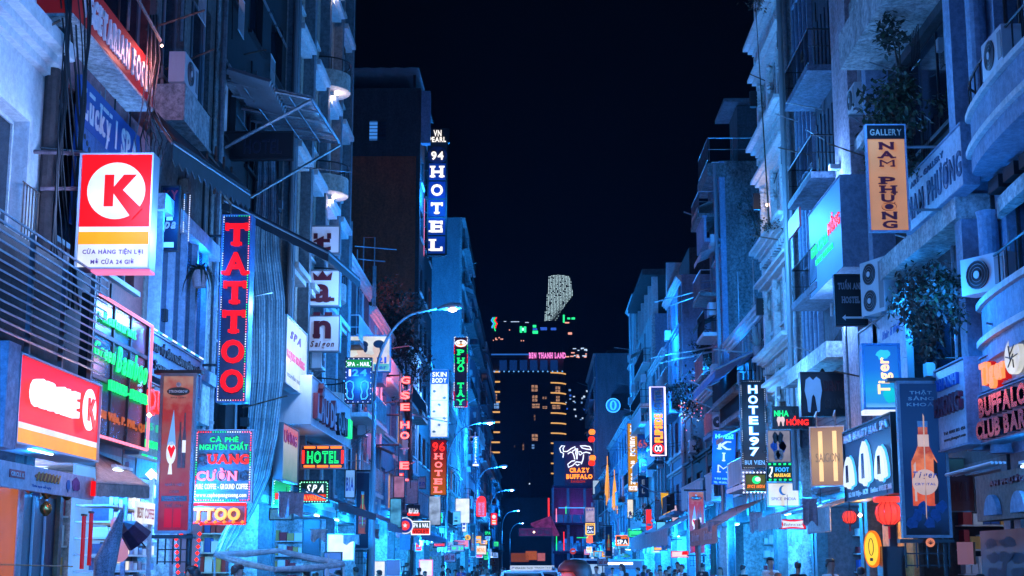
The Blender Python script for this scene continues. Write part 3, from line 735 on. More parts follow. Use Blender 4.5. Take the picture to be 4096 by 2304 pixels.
for key, a_, z0, z1, n in (('L1', 3.2, 5, 9, 8), ('L2', 2.7, 4, 12, 16), ('L3', 2.4, 4, 13, 22), ('L4', 4.4, 4, 14, 34), ('L5', 6.2, 4, 20, 26), ('R1', 3.9, 4, 12, 16), ('R2', 2.8, 4, 12, 24), ('R3', 1.7, 4, 14, 20), ('R4', 3.1, 5, 16, 26), ('R5', 3.2, 4, 20, 14), ('R5b', 5, 4, 10, 20), ('L5b', 4.4, 4, 12, 20)): gritty(BL[key], a_, z0, z1, hash(key) % 97 if False else sum(map(ord, key)), n)
# rails, slats, shutters and window bars on near fronts
b = BL['L4']
for z in (6.5, 9.6, 12.9, 16):
    for k in range(9): MB().box(-4.2 + k * .98, -3.35 + k * .98, -.05, -.005, z, z + .05).build('shutter_rail', GREYM, b)
for k in range(11): MB().box(-4.3 + k * .2, -4.25 + k * .2, -.5, -.02, 5.6, 5.7).build('shelf_slat', WOODD, b)
b = BL['R4']
for z in (8.7, 11.5, 14.3):
    for k in range(6): MB().box(-.2 + k * .5, .1 + k * .5, -.12, -.055, z + .2, z + 2.0).build('shutter_leaf', M('dark_shutter', (.04, .06, .09)), b)
b = BL['R3']
for z in (5.0, 8.8, 12.0):
    for k in range(7): MB().tube([(.25 + k * .2, -.03, z - .3), (.25 + k * .2, -.03, z + 2)], .014, 4).build('window_bar', STEEL, b)

# ------------------------------------------------------------------ street lamps along the left kerb
LAMPLBL = ['tall curved street lamp just behind the viewer on the left kerb', 'nearest curved street lamp, its head glowing over the road left of centre', 'second curved street lamp, beside the orange hotel sign', 'third curved street lamp beside the vertical white lettered sign',
           'fourth curved street lamp, before the pink box sign', 'fifth small street lamp far down the left kerb', 'farthest tiny street lamp at the end of the left kerb']
lampglass = E('street_lamp_glass', (255, 190, 175), 30, vary=0)
def street_lamp(Y, label, i):
    t = thing('street_lamp', label, 'street lamp', (-5.62, Y, .13), 0, 'street lamps on the left kerb')
    MB().lathe([(.22, 0), (.2, .25), (.12, .3), (.10, 3), (.075, 7.2)], n=10).build('pole', GREYM, t, True)
    pts = [(0, 0, 7.15)]
    for k in range(11):
        a_ = k / 10 * R(82); pts.append((2.0 * (1 - math.cos(a_)) * .85, 0, 7.6 + 2.75 * math.sin(a_)))
    pts.append((2.35, 0, 10.5))
    MB().tube(pts, [.055] * 7 + [.042] * (len(pts) - 7), 8).build('arm', STEEL, t, True)
    h = MB().tube([(2.15, 0, 10.45), (2.35, 0, 10.5), (2.6, 0, 10.53), (2.95, 0, 10.55), (3.05, 0, 10.55)], [.05, .09, .15, .12, .04], 8).build('lamp_head', GREYM, t, True)
    MB().lathe([(.02, -.09), (.13, -.05), (.16, 0)], (2.7, 0, 10.43), 10).build('lens', lampglass, h)
    ld = bpy.data.lights.new('street_light', 'POINT'); ld.energy = 900 if Y < 20 else 2200 if Y < 60 else 4200; ld.color = (.01, .25, 1.0); ld.shadow_soft_size = .15
    lo = bpy.data.objects.new('street_light', ld); COL.objects.link(lo); lo.parent = t; lo.location = (2.7, 0, 10.15)
for i, Y in enumerate((9, 52, 95, 138, 181, 250, 325)): street_lamp(Y, LAMPLBL[i], i)

# ------------------------------------------------------------------ lamps hanging outside the shops
LL = [(-6.45, 2.5, 'near shophouse door behind the viewer, added as unseen fill light'), (-6.45, 8, 'near shophouse left of the viewer, added as unseen fill light'), (-6.45, 13.5, 'near shophouse ahead of the viewer, added as unseen fill light'), (-6.35, 19.2, 'convenience store doors'), (-6.45, 23.4, 'tan umbrella awning'), (-6.45, 27.6, 'coffee bean shop'), (-6.4, 33.5, 'striped tarpaulin'), (-6.45, 39.0, 'green spa sign'), (-6.45, 44.5, 'neon hotel box sign'),
      (-6.45, 49.0, 'cream hotel'), (-6.45, 56, 'round star sign'), (-6.45, 63, 'red and green nail salon sign'), (-6.45, 72, 'red neon column'), (-6.45, 82, 'orange hotel sign'), (-6.45, 94, 'second street lamp'),
      (-6.45, 108, 'white billboard'), (-6.45, 126, 'green lettered sign'), (-6.45, 150, 'blank blue wall'), (-6.45, 178, 'pink box sign')]
RL = [(7.2, 2.5, 'near shophouse door behind the viewer, added as unseen fill light'), (7.2, 9, 'near shophouse right of the viewer, added as unseen fill light'), (7.2, 15.5, 'near shophouse ahead of the viewer, added as unseen fill light'), (7.2, 22.0, 'mural wall at the right edge'), (7.2, 27.8, 'black bar front'), (7.2, 33.2, 'orange wall with lanterns'), (7.2, 38.4, 'warm lit beige board'), (7.2, 43.5, 'red beer sign'), (7.2, 48.5, 'white spice sign'),
      (7.2, 54.5, 'brown beer awning'), (7.2, 61.5, 'blue hotel banner'), (7.2, 69, 'right cider banner'), (7.2, 77, 'white hanging awning'), (7.2, 86, 'yellow tilted board'), (7.2, 97, 'hostel sign'), (7.2, 112, 'orange framed spa sign'),
      (7.2, 130, 'palm lights'), (7.2, 155, 'small lantern string'), (7.2, 185, 'yellow cafe sign')]
DIM = ('mural wall at the right edge', 'black bar front', 'orange wall with lanterns', 'convenience store doors')
def LP(Y): return 480 if Y < 16 else 240 if Y < 24 else 620 if Y < 53 else 1000 * max(1, Y / 60)  # lamps nearest the camera are added, unseen fill light
for X, Y, d in LL: lamp('tube_lamp', 'left side tube lamp by the ' + d, (X, Y, 3.2), 45 if d in DIM else LP(Y), (.008, .24, 1.0) if Y < 16 else BLUEL if int(Y) % 2 else CYANL)
for X, Y, d in RL: lamp('tube_lamp', 'right side tube lamp by the ' + d, (X, Y, 3.2), 45 if d in DIM else LP(Y) * (6.0 if Y < 12 else .3 if Y < 16 else 1), (.05, .30, 1.0) if Y < 12 else BLUEL if int(Y) % 2 else CYANL)

# ------------------------------------------------------------------ far towers
NIGHT = M('dark_tower_cladding', (.03, .035, .045), .4, .2, .3, .3)
WINW = E('warm_window', (255, 190, 150), .32, vary=.6); GOLD = E('gold_light_strip', (255, 190, 110), .75, vary=0); COOLW = E('cool_window', (120, 170, 235), .7)
def far(u, v, Y): return PY(u, v, Y)
YT = 600.0
p0, p1 = far(1966, 2262, YT), far(2262, 1487, YT)
t = thing('gold_banded_tower', 'dark apartment tower with gold light strips at its rounded corners', 'building', ((p0.x + p1.x) / 2, YT, 0))
hw = (p1.x - p0.x) / 2; TH = p1.z
out = [(-hw, 0), (hw - 6, 0)] + [(hw - 6 + 6 * math.sin(R(15 * k)), 6 - 6 * math.cos(R(15 * k))) for k in range(1, 7)] + [(hw, 30), (-hw, 30)]
m = MB(); n = len(out)
m.v = [(x, y, 0) for x, y in out] + [(x, y, TH) for x, y in out]
m.f = [(k, (k + 1) % n, n + (k + 1) % n, n + k) for k in range(n)] + [tuple(n + k for k in range(n))]; m.m = [0] * len(m.f)
m.build('tower_body', NIGHT, t)
sx = lambda u: far(u, 1500, YT).x - (p0.x + p1.x) / 2
sz = lambda v: far(2100, v, YT).z
for k in range(20):
    v = 1487 + k * 40.3
    if v < 1900:
        MB().box(sx(1966), sx(2000), -.4, -.02, sz(v + 3), sz(v - 3)).build('corner_light', GOLD, t)
        ps = [(sx(2204), -.3, sz(v + 4))] + [(hw - 6 + 6.3 * math.sin(R(15 * q)), 6 - 6.3 * math.cos(R(15 * q)), sz(v + 4)) for q in range(0, 6)]
        MB().tube(ps, .28, 5).build('corner_light', GOLD, t)
    m = MB().box(-hw - .15, hw - 6, -.15, -.01, sz(v + 8), sz(v + 4)); m.build('floor_band', NIGHT, t)
for (u0, u1, v0, v1, mt) in ((2126, 2150, 1541, 1566, WINW), (2129, 2149, 1582, 1606, WINW), (2128, 2158, 1615, 1632, WINW), (2170, 2186, 1588, 1596, WINW), (2170, 2188, 1625, 1635, WINW), (2222, 2240, 1546, 1570, WINW), (2224, 2238, 1585, 1606, WINW),
                             (2208, 2240, 1620, 1636, WINW), (1974, 1988, 1576, 1597, WINW), (1972, 1996, 1610, 1634, COOLW), (2136, 2140, 1660, 1682, WINW), (2127, 2150, 1737, 1763, WINW), (2090, 2095, 1776, 1800, WINW), (2127, 2136, 1778, 1795, COOLW), (2057, 2060, 1782, 1788, WINW)):
    MB().box(sx(u0), sx(u1), -.25, -.02, sz(v1), sz(v0)).build('lit_window', mt, t)
    w_ = MB()
    w_.box(sx(u0) - .1, sx(u1) + .1, -.35, -.26, (sz(v0) + sz(v1)) / 2 - .12, (sz(v0) + sz(v1)) / 2 + .12).box((sx(u0) + sx(u1)) / 2 - .1, (sx(u0) + sx(u1)) / 2 + .1, -.34, -.27, sz(v1), sz(v0)).build('window_bar', NIGHT, t)
MB().box(-hw, sx(2255), .5, 25, TH, sz(1430)).build('crown', M('crown_wall', (.10, .12, .16)), t)
for k in range(6): MB().box(-hw + 3 + k * 4.1, -hw + 6 + k * 4.1, .3, .48, TH + .6, sz(1440)).build('crown_window', E('dim_crown_window', (14, 50, 110), .7), t)
MB().box(-hw - .3, sx(2255), -.6, 26, sz(1430), sz(1414)).build('roof_slab', M('crown_slab', (.2, .24, .3)), t)
MB().box(-hw - .35, sx(2120), -.75, -.62, sz(1421), sz(1416)).build('roof_light_strip', E('blue_strip', (40, 100, 190), .9), t)
for k in range(15): MB().octa((-hw + 1 + k * 1.95, -.5, TH + .1), .36).build('parapet_lamp', E('parapet_lamp', (90, 160, 230), 1.2), t)
word(t, 'BEN THANH LAND', sx(2190), sz(1434), sx(2263) - sx(2117), sz(1412) - sz(1434), E('pink_sign_letter', (255, 130, 215), 1.2), ext=.4, y=-.8, style='slab', gap=.3)

def dark_block(name, label, u0, u1, vt, Y, mat, dots, dep=30):
    a_, b_ = far(u0, 2262, Y), far(u1, vt, Y)
    t = thing(name, label, 'building', ((a_.x + b_.x) / 2, Y, 0)); hw_ = (b_.x - a_.x) / 2
    MB().box(-hw_, hw_, 0, dep, 0, b_.z).build('block_body', mat, t)
    for (u, v, du, dv, mt) in dots:
        c = far(u, v, Y); s_ = Y / 6000
        MB().box(c.x - (a_.x + b_.x) / 2 - du * s_ / 2, c.x - (a_.x + b_.x) / 2 + du * s_ / 2, -.3, -.02, c.z - dv * s_ / 2, c.z + dv * s_ / 2).build('lit_window', mt, t)
    return t
FG = E('far_green_light', (40, 235, 140), 1.3); FW = E('far_white_light', (190, 215, 245), 1.0); FB = E('far_blue_light', (50, 100, 220), .8); FP = E('far_pink_light', (255, 170, 150), 1.0); FR = E('far_red_light', (255, 50, 50), 1.0)
rg = random.Random(3)
dots = [(2092, 1317, 9, 10, E('far_glow', (160, 255, 240), 2)), (2084, 1318, 10, 26, FG), (2100, 1318, 10, 24, FG), (2138, 1305, 14, 10, FG), (2141, 1329, 22, 12, FG), (2140, 1317, 18, 8, FB), (2175, 1315, 26, 12, FB), (2214, 1316, 22, 10, FB), (2280, 1334, 16, 9, FP),
        (2060, 1287, 34, 2.5, FW), (2108, 1290, 14, 2.5, FW), (2020, 1286, 10, 2, FW), (2038, 1320, 4, 4, FP), (2255, 1275, 7, 32, FG), (2275, 1274, 12, 7, FG), (2293, 1274, 14, 8, FG), (2268, 1291, 18, 5, FP)]
dots += [(1974 + rg.random() * 36, 1350 + rg.random() * 14, 5, 4, FP) for _ in range(7)] + [(2085 + k * 9, 1363, 4, 4, FP) for k in range(2)]
dark_block('lit_sky_lobby_block', 'black office block with green and blue lit top floors below the bright tower', 1962, 2310, 1284, 900, NIGHT, dots)
dots = [(2290 + rg.random() * 60, 1392 + rg.random() * 12, 4 + rg.random() * 10, 3, FW) for _ in range(9)] + [(2264 + rg.random() * 80, 1410 + rg.random() * 20, 5 + rg.random() * 10, 4, rg.choice((FP, FW))) for _ in range(12)]
dots += [(2262 + rg.random() * 110, 1560 + rg.random() * 120, 3 + rg.random() * 6, 3 + rg.random() * 5, rg.choice((FW, FW, FB, COOLW))) for _ in range(26)]
dark_block('scattered_light_block', 'dark apartment block with scattered small lit windows right of the gold banded tower', 2256, 2392, 1388, 700, NIGHT, dots)
dark_block('low_dark_block', 'low dark navy block closing the far end of the street', 1985, 2118, 1840, 420, M('dark_navy_wall', (.05, .06, .09)), [(2138 - 20, 1935, 5, 5, FW), (2010, 2190, 5, 5, FP)])
dark_block('dark_park_block', 'wide black building mass behind the taxis', 1940, 2240, 1990, 380, NIGHT, [(2080, 2230, 70, 34, E('orange_far_wall', (150, 75, 50), .5)), (2125, 2222, 44, 34, E('orange_far_board', (190, 95, 55), .6)), (2165, 2228, 30, 30, E('pink_far_board', (200, 110, 120), .6))])
# zigzag neon on a roof
t = thing('zigzag_neon', 'zigzag neon emblem in blue green and red glowing at top of a far roof', 'neon sign', far(1978, 1330, 640))
for k, mt in enumerate((N_BLU, N_GRN, N_RED)):
    s_ = .107; x = (-9 + k * 7) * s_
    MB().tube([(x + 4 * s_, 0, 62 * s_), (x - 4 * s_, 0, 50 * s_), (x + 6 * s_, 0, 36 * s_), (x - 1 * s_, 0, 24 * s_), (x + (6 if k == 1 else 0) * s_, 0, (6 if k == 1 else 18) * s_)], .24, 5).build('neon_tube', mt, t)
MB().box(-1.2, 1.2, .3, .5, 0, 7).build('backing_frame', NIGHT, t)
MB().box(-.3, .3, .4, 1, -60, 0).build('mast', NIGHT, t)
# the bright curved skyscraper: strings of lights on its upper floors
Yb = 1400.0
t = thing('skyscraper', 'distant curved skyscraper, its upper floors covered in strings of white lights', 'building', (far(2230, 2262, Yb).x, Yb, 0))
ox = far(2230, 2262, Yb).x
prof = [(1105, 2193, 2276), (1115, 2191, 2283), (1140, 2190, 2288), (1170, 2188, 2291), (1185, 2187, 2291), (1200, 2186, 2276), (1220, 2183, 2262), (1245, 2180, 2246), (1270, 2177, 2232), (1295, 2174, 2212)]
m = MB(); rows = []
for v, ua, ub in prof + [(1500, 2172, 2262), (2262, 2168, 2272)]:
    a_, b_ = far(ua, v, Yb), far(ub, v, Yb); i = len(m.v)
    for q in range(9): f = q / 8; m.v.append((a_.x - ox + (b_.x - a_.x) * f, -8 * math.sin(math.pi * f), a_.z))
    for q in range(9): f = 1 - q / 8; m.v.append((a_.x - ox + (b_.x - a_.x) * f, 30, a_.z))
    rows.append(i)
for i, j in zip(rows[:-1], rows[1:]):
    for q in range(18): m.f.append((i + q, j + q, j + (q + 1) % 18, i + (q + 1) % 18)); m.m.append(0)
m.f.append(tuple(rows[0] + q for q in range(18))); m.m.append(0)
m.build('tower_body', NIGHT, t)
m = MB(); rg = random.Random(8)
for k in range(20):
    u = 2178 + k * 5.9
    v = 1107 + rg.random() * 3
    while v < 1290:
        ua = ub = None
        for (va, a1, b1), (vb, a2, b2) in zip(prof[:-1], prof[1:]):
            if va <= v <= vb: f = (v - va) / (vb - va); ua = a1 + (a2 - a1) * f; ub = b1 + (b2 - b1) * f
        if ua is not None and ua + 1 < u + (v - 1105) * -.02 < ub - 1 and rg.random() > .13:
            c = far(u + (v - 1105) * -.02, v, Yb); f = (u - ua) / (ub - ua)
            m.octa((c.x - ox, -8 * math.sin(math.pi * min(max(f, 0), 1)) - .7, c.z), .42)
        v += 5.2
stuff(m.build('facade_lights', E('tower_led', (205, 240, 250), 1.6, vary=0), t))

# ------------------------------------------------------------------ the bar at the end of the street
YB = 205.0
t, w_, h_ = box_sign('buffalo_neon_sign', 'purple and navy billboard with white neon buffalo head over orange neon lettering', front(2215, 1765, 2384, 1943, YB), 'F', None, BLACKP, .6, 0)
s_ = YB / 6000
MB().box(-w_ / 2, -w_ / 2 + 44 * s_, -.03, .01, 0, h_).build('navy_panel', NAVYP, t)
MB().box(-w_ / 2 + 44 * s_, w_ / 2, -.03, .01, 0, h_).build('purple_panel', M('purple_sign_panel', (.10, .02, .09), .5, 0, .3), t)
def Q(u, v): c = PY(u, v, YB); return (c.x - t.location.x, -.25, c.z - t.location.z)
def U(x, y): return Q(1800 + x * .4857, 1600 + y * .4857)
for pl in ([(930, 475), (935, 440), (912, 430), (903, 400), (920, 378), (945, 380), (930, 400), (935, 425), (965, 425), (1000, 400), (1030, 385), (1030, 410), (1005, 425)],
           [(1165, 415), (1150, 385), (1110, 378), (1070, 380), (1085, 395), (1120, 405), (1165, 410)],
           [(970, 445), (990, 430), (1010, 435), (1020, 460), (1028, 490)], [(1040, 400), (1035, 440), (1045, 490), (1050, 400)], [(1055, 430), (1075, 425), (1090, 440), (1070, 455), (1060, 440)],
           [(1090, 440), (1120, 430), (1155, 440)], [(1100, 450), (1095, 490), (1080, 530)], [(1030, 500), (1000, 505), (970, 530), (975, 555), (1010, 540), (1040, 510), (1080, 515)], [(1035, 530), (1050, 540), (1065, 530)]):
    MB().tube([U(*q) for q in pl], .075, 5).build('neon_tube', N_WHT, t)
CB = E('orange_neon_outline', (255, 130, 40), 3.0, vary=0)
for tx, xa, xb, ya, yb in (('CRAZY', 985, 1148, 595, 560), ('BUFFALO', 958, 1172, 648, 612)):
    A_, B_ = U(xa, ya), U(xb, yb)
    word(t, tx, (A_[0] + B_[0]) / 2, A_[2], B_[0] - A_[0], B_[2] - A_[2], P_BLK, y=-.06, ext=.1, style='slab')
    word(t, tx, (A_[0] + B_[0]) / 2, A_[2], B_[0] - A_[0], B_[2] - A_[2], CB, y=-.06, ext=.16, style='neon', name='neon_letter')
A_, B_ = U(995, 680), U(1112, 662)
word(t, 'SAIGON', (A_[0] + B_[0]) / 2, A_[2], B_[0] - A_[0], B_[2] - A_[2], E('dull_red_letter', (190, 50, 40), .9), y=-.05, ext=.1)

a_ = PY(2212, 2262, YB); b_ = PY(2400, 1935, YB + 1)
t = thing('neon_bar_building', 'two storey bar with purple walls, glass balconies and coloured light strips at the street end', 'building', ((a_.x + b_.x) / 2, YB + 1, 0))
hw = (b_.x - a_.x) / 2; H = b_.z
PURP = M('purple_wall', (.16, .05, .16), grime=.4)
MB().box(-hw, hw, 3, 14, 0, H).build('bar_wall', PURP, t)
for z in (3.6, 7.4, H - .3): MB().box(-hw, hw, -.2, 2.98, z - .3, z).build('floor_slab', PURP, t)
for f in (-1, -.35, .35, 1): MB().box(f * hw - .18, f * hw + .18, -.1, .3, 0, H - .61).build('column', BLUEP, t)
for z in (3.6, 7.4):
    for f in range(5): MB().box(-hw + .3 + f * 1.2, -hw + 1.4 + f * 1.2, -.05, -.02, z + .02, z + 1.1).build('glass_panel', glass('balcony_glass', (.05, .16, .35), .2), t)
for x, z0, z1, mt in ((-hw + .5, 3.7, 6.2, N_GRN), (-hw + 1.5, 3.7, 6.2, N_RED), (-hw + .5, 7.5, 9.3, N_PNK), (-hw + 1.8, 8.6, 9.6, N_GRN)): MB().tube([(x, -.2, z0), (x, -.2, z1)], .06, 5).build('light_strip', mt, t)
MB().tube([(-hw + .8, -.25, 9.4), (hw - 1, -.25, 9.4)], .05, 5).build('light_strip', N_BLU, t)
MB().tube([(0, -.25, 5.4), (1.5, -.25, 5.4), (1.5, -.25, 6.0)], .05, 5).build('light_strip', N_GRN, t)
MB().lathe([(.3, 0), (.7, .3), (.75, .7), (.4, 1.1), (.05, 1.3)], (1.9, 1.2, 4.6), 10).build('round_lamp', E('orange_round_lamp', (255, 110, 90), 1.2), t)
for k in range(7): MB().box(-hw + .8 + k * .8, -hw + 1.2 + k * .8, 1.5, 1.8, 3.62, 5.0 + .3 * (k % 3)).build('bottle_rack', L_BLUE, t)
ld = bpy.data.lights.new('bar_light', 'POINT'); ld.energy = 260; ld.color = (.5, .2, 1.0); ld.shadow_soft_size = .3
lo = bpy.data.objects.new('bar_light', ld); COL.objects.link(lo); lo.parent = t; lo.location = (0, 1.0, 8.4)
lanm = E('amber_lantern', (255, 130, 50), 1.6); lanr = E('red_lantern', (255, 45, 30), 1.5)
def lantern(label, u, v, Y, d, mat, group=None, ribs=False):
    c = PY(u, v, Y); t = thing('lantern', label, 'lantern', c, 0, group)
    r = d / 2
    MB().lathe([(r * .45, -r * .85), (r * .85, -r * .55), (r, 0), (r * .9, r * .45), (r * .55, r * .8)], n=16).build('shade', mat, t, True)
    MB().lathe([(r * .5, r * .8), (r * .5, r * .95)], n=12).build('cap', DARKM, t)
    MB().lathe([(r * .4, -r * .98), (r * .4, -r * .86)], n=12).build('base_ring', DARKM, t)
    MB().tube([(0, 0, r * .95), (0, 0, r * 2.1)], .012 * max(1, Y / 60), 4).build('cord', DARKM, t)
    if ribs:
        for k in range(12):
            a_ = k * math.pi / 6
            MB().tube([(q * 1.01 * math.cos(a_), q * 1.01 * math.sin(a_), z) for q, z in ((r * .45, -r * .85), (r * .85, -r * .55), (r, 0), (r * .9, r * .45), (r * .55, r * .8))], .008, 4).build('rib', P_RED, t)
        MB().tube([(0, 0, -r), (0, 0, -r * 1.9)], .02, 5).build('tassel', P_RED, t)
    return t
for u, v, mt, d in ((2368, 1728, lanm, 'top amber'), (2366, 1757, lanr, 'red second'), (2370, 1832, lanm, 'lower amber'), (2367, 1852, lanr, 'lowest red')): lantern(d + ' lantern of the string right of the neon buffalo', u, v, 190, .85, mt, 'lanterns beside the buffalo billboard')
# conical hat and board over the street
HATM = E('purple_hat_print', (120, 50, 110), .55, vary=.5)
c = PY(2180, 2118, 200)
t = thing('conical_hat_sign', 'giant purple conical hat hanging above the street end', 'sculpture', c)
h = MB().lathe([(2.05, 0), (2.0, .06), (1.0, 1.0), (.04, 1.95)], n=28).build('hat_cone', HATM, t); h.rotation_euler = (R(14), R(22), 0)
k = MB().tube([(-1.95, 0, .0), (-1.6, .2, -.6), (-.6, .3, -.75), (.6, .2, -.5)], .05, 5).build('chin_strap', P_MAR, t); k.rotation_euler = (0, R(15), 0)
MB().tube([(.5, 0, 1.7), (.5, 0, 4.1)], .10, 5).build('red_light_strip', N_RED, t)
t, w_, h_ = box_sign('street_arch_board', 'long purple board with lettering hanging across the street end', front(2076, 2113, 2208, 2144, 198), 'F', E('purple_board_face', (95, 35, 90), .5, vary=.5), DARKM, .2, .05)
word(t, 'PHO DI BO BUI VIEN', 0, h_ * .22, w_ * .9, h_ * .5, P_BLK, ext=.05, style='slab')
MB().octa((-.2, -.1, h_ * .5), .14).build('bulb', WARM, t)
MB().tube([(-w_ / 2, .1, h_), (-w_ / 2, .1, h_ + 6)], .03, 4).build('suspension_wire', DARKM, t); MB().tube([(w_ / 2, .1, h_), (w_ / 2, .1, h_ + 6)], .03, 4).build('suspension_wire', DARKM, t)

# ------------------------------------------------------------------ printed sign faces
def printed(name, stops, h, st=.8, scale=3.0, amt=.25, axis='Z'):
    """a glowing print: colours change up the sheet, with blotches"""
    if name in _M: return _M[name]
    m = bpy.data.materials.new(name); m.use_nodes = True; n = m.node_tree; b = n.nodes['Principled BSDF']
    tc = n.nodes.new('ShaderNodeTexCoord'); sp = n.nodes.new('ShaderNodeSeparateXYZ'); n.links.new(tc.outputs['Object'], sp.inputs[0])
    nz = n.nodes.new('ShaderNodeTexNoise'); nz.inputs['Scale'].default_value = scale; nz.inputs['Detail'].default_value = 4; n.links.new(tc.outputs['Object'], nz.inputs['Vector'])
    dv = n.nodes.new('ShaderNodeMath'); dv.operation = 'MULTIPLY_ADD'; dv.inputs[1].default_value = 1 / h; n.links.new(sp.outputs[axis], dv.inputs[0])
    sb = n.nodes.new('ShaderNodeMath'); sb.operation = 'MULTIPLY_ADD'; sb.inputs[1].default_value = amt; sb.inputs[2].default_value = -amt / 2; n.links.new(nz.outputs['Fac'], sb.inputs[0]); n.links.new(sb.outputs[0], dv.inputs[2])
    rp = n.nodes.new('ShaderNodeValToRGB'); el = rp.color_ramp.elements
    while len(el) < len(stops): el.new(.5)
    for e, (p, c) in zip(el, stops): e.position = p; e.color = (*lin(c), 1)
    n.links.new(dv.outputs[0], rp.inputs['Fac']); n.links.new(rp.outputs['Color'], b.inputs['Emission Color']); b.inputs['Base Color'].default_value = (.015, .015, .018, 1)
    b.inputs['Emission Strength'].default_value = st; b.inputs['Roughness'].default_value = .65; b.inputs['Specular IOR Level'].default_value = .15
    _M[name] = m
    return m
def shape(par, name, outline, mat, y=-.004, t=.006): return MB().prism(outline, y - t, y).build(name, mat, par)
def blob(cx, cz, rx, rz, n=18, wob=0, seed=0):
    r_ = random.Random(seed); return [(cx + rx * math.cos(2 * math.pi * i / n) * (1 + r_.uniform(-wob, wob)), cz + rz * math.sin(2 * math.pi * i / n) * (1 + r_.uniform(-wob, wob))) for i in range(n)]

# ---- convenience store: projecting sign, fascia, louvre screen
def k_logo(par, cx, cz, r, y, red, white):
    shape(par, 'logo_disc', disc(cx, cz, r, r, 40), white, y, .02)
    K = [(-.40, -.56), (-.40, .56), (-.08, .56), (-.08, .12), (.26, .56), (.70, .56), (.24, .02), (.92, -.64), (.60, -1.0), (-.08, -.10), (-.08, -.56)]
    shape(par, 'logo_letter', [(cx + x * r, cz + z * r) for x, z in K], red, y - .021, .012)
t, w_, h_ = box_sign('convenience_store_sign', 'big red and white lit box sign with a K in a disc', front(304, 618, 612, 1070, 20), 'F', None, M('sign_case_grey', (.40, .45, .52), .4, .2, .2, bump=0), .3, .02)
Z = lambda v: h_ * (1070 - v) / 452.0
for nm, va, vb, mt in (('red_face', 618, 908, L_RED), ('white_stripe', 908, 928, L_WHITE), ('orange_stripe', 928, 978, L_ORANGE), ('white_face', 978, 1070, L_WHITE)):
    MB().box(-w_ / 2 + .01, w_ / 2 - .01, 0, .01, Z(vb), Z(va) - .001).build(nm, mt, t)
k_logo(t, .01, Z(765), .40, 0, L_RED, L_WHITE)
VIO = M('violet_print', (.10, .03, .22), .5, 0, 0)
word(t, 'CỬA HÀNG TIỆN LỢI', 0, Z(1016), w_ * .84, .058, VIO, ext=.008, gap=.16)
word(t, 'MỞ CỬA 24 GIỜ', 0, Z(1056), w_ * .6, .058, VIO, ext=.008, gap=.16)
MB().tube([(-w_ / 2 + .05, .15, h_ + .05), (-w_ / 2 - .75, .15, h_ + .09)], .03, 6).tube([(-w_ / 2, .15, h_ * .72), (-w_ / 2 - .6, .15, h_ * .72)], .03, 6).build('bracket', M('pinkish_bracket', (.35, .2, .22)), t)
glow(t, 0, -.9, h_ * .6, 9, (1, .25, .3)); glow(t, w_ * .8, .1, .4, 90, (.15, .4, 1))
MB().box(-w_ * .3, w_ / 2 + .02, .02, .3, -.055, -.023).build('lamp_tray', L_PINK, t)

X = -6.25
t, w_, h_ = box_sign('convenience_store_fascia', 'red lit store fascia with white raised letters and orange stripe under the louvres', along('L', 70, 392, 1412, 1768, X), 'L', None, M('sign_case_grey', (.4, .45, .52)), .55, .025)
for nm, a_, b_, mt in (('red_face', .24, 1, L_RED), ('white_stripe', .17, .24, L_WHITE), ('orange_stripe', .0, .17, L_ORANGE)): MB().box(-w_ / 2 + .01, w_ / 2 - .01, 0, .01, h_ * a_, h_ * b_ - .001).build(nm, mt, t)
word(t, 'CIRCLE', -w_ * .12, h_ * .48, w_ * .52, h_ * .30, N_WHT, ext=.10, style='black', gap=.06)
k_logo(t, w_ * .30, h_ * .62, h_ * .27, -.06, L_RED, N_WHT)
MB().box(-w_ / 2 - .45, -w_ / 2 - .03, -.02, .55, -.1, h_ + .1).build('end_pier', M('pale_lilac_panel', (.5, .48, .6)), t)
FZ = t.location.z
glow(t, 0, -.7, h_ * .5, 12, (1, .3, .3))
t = thing('louvre_screen', 'screen of long grey horizontal louvre slats above the red store fascia', 'screen', (-6.15, 18.2, 4.26), R(90))
for k in range(13):
    o = MB().box(-4, 2.75 - .004 * k, -.07, .05, 0, .022).build('slat', M('louvre_metal', (.40, .45, .52), .4, .4, .25), t, loc=(0, 0, .1 + k * .112), rot=(R(28), 0, 0))
for x in (-2.6, -1.3, 0, 1.3, 2.6): MB().box(x - .03, x + .03, .08, .14, 0, 1.5).build('post', GREYM, t)
MB().box(-4, 2.7, .3, .34, -.1, 1.5).build('backing_sheet', DARKP, t)
# printed valance and shop doors under the fascia
t, w_, h_ = box_sign('snack_banner', 'pale banner awning printed with a sausage, under the store fascia', along('L', 0, 376, 1838, 1945, -6.1), 'L', M('pale_banner', (.62, .64, .72), .6, 0, .25), WHITEM, .05, 0, cat='banner')
shape(t, 'sausage_print', blob(-w_ * .05, h_ * .62, w_ * .13, h_ * .17), M('sausage_brown', (.45, .15, .06)))
for k in range(7): MB().tube([(-w_ * .16 + k * w_ * .037, -.012, h_ * .45), (-w_ * .14 + k * w_ * .037, -.012, h_ * .8)], .012, 4).build('sausage_stripe', P_YEL, t)
shape(t, 'logo_print', [(-w_ * .42, h_ * .4), (-w_ * .28, h_ * .4), (-w_ * .28, h_ * .72), (-w_ * .42, h_ * .72)], P_RED)
word(t, 'CIRCLE K', -w_ * .35, h_ * .48, w_ * .12, h_ * .16, P_WHT, y=-.012, ext=.004, split=False)
word(t, 'Thơm ngon mỗi ngày', -w_ * .1, h_ * .18, w_ * .2, h_ * .1, P_BLU, ext=.004, split=False)
shape(t, 'figure_print', blob(w_ * .27, h_ * .55, w_ * .05, h_ * .3, 12, .2, 4), M('purple_print', (.3, .08, .3)))
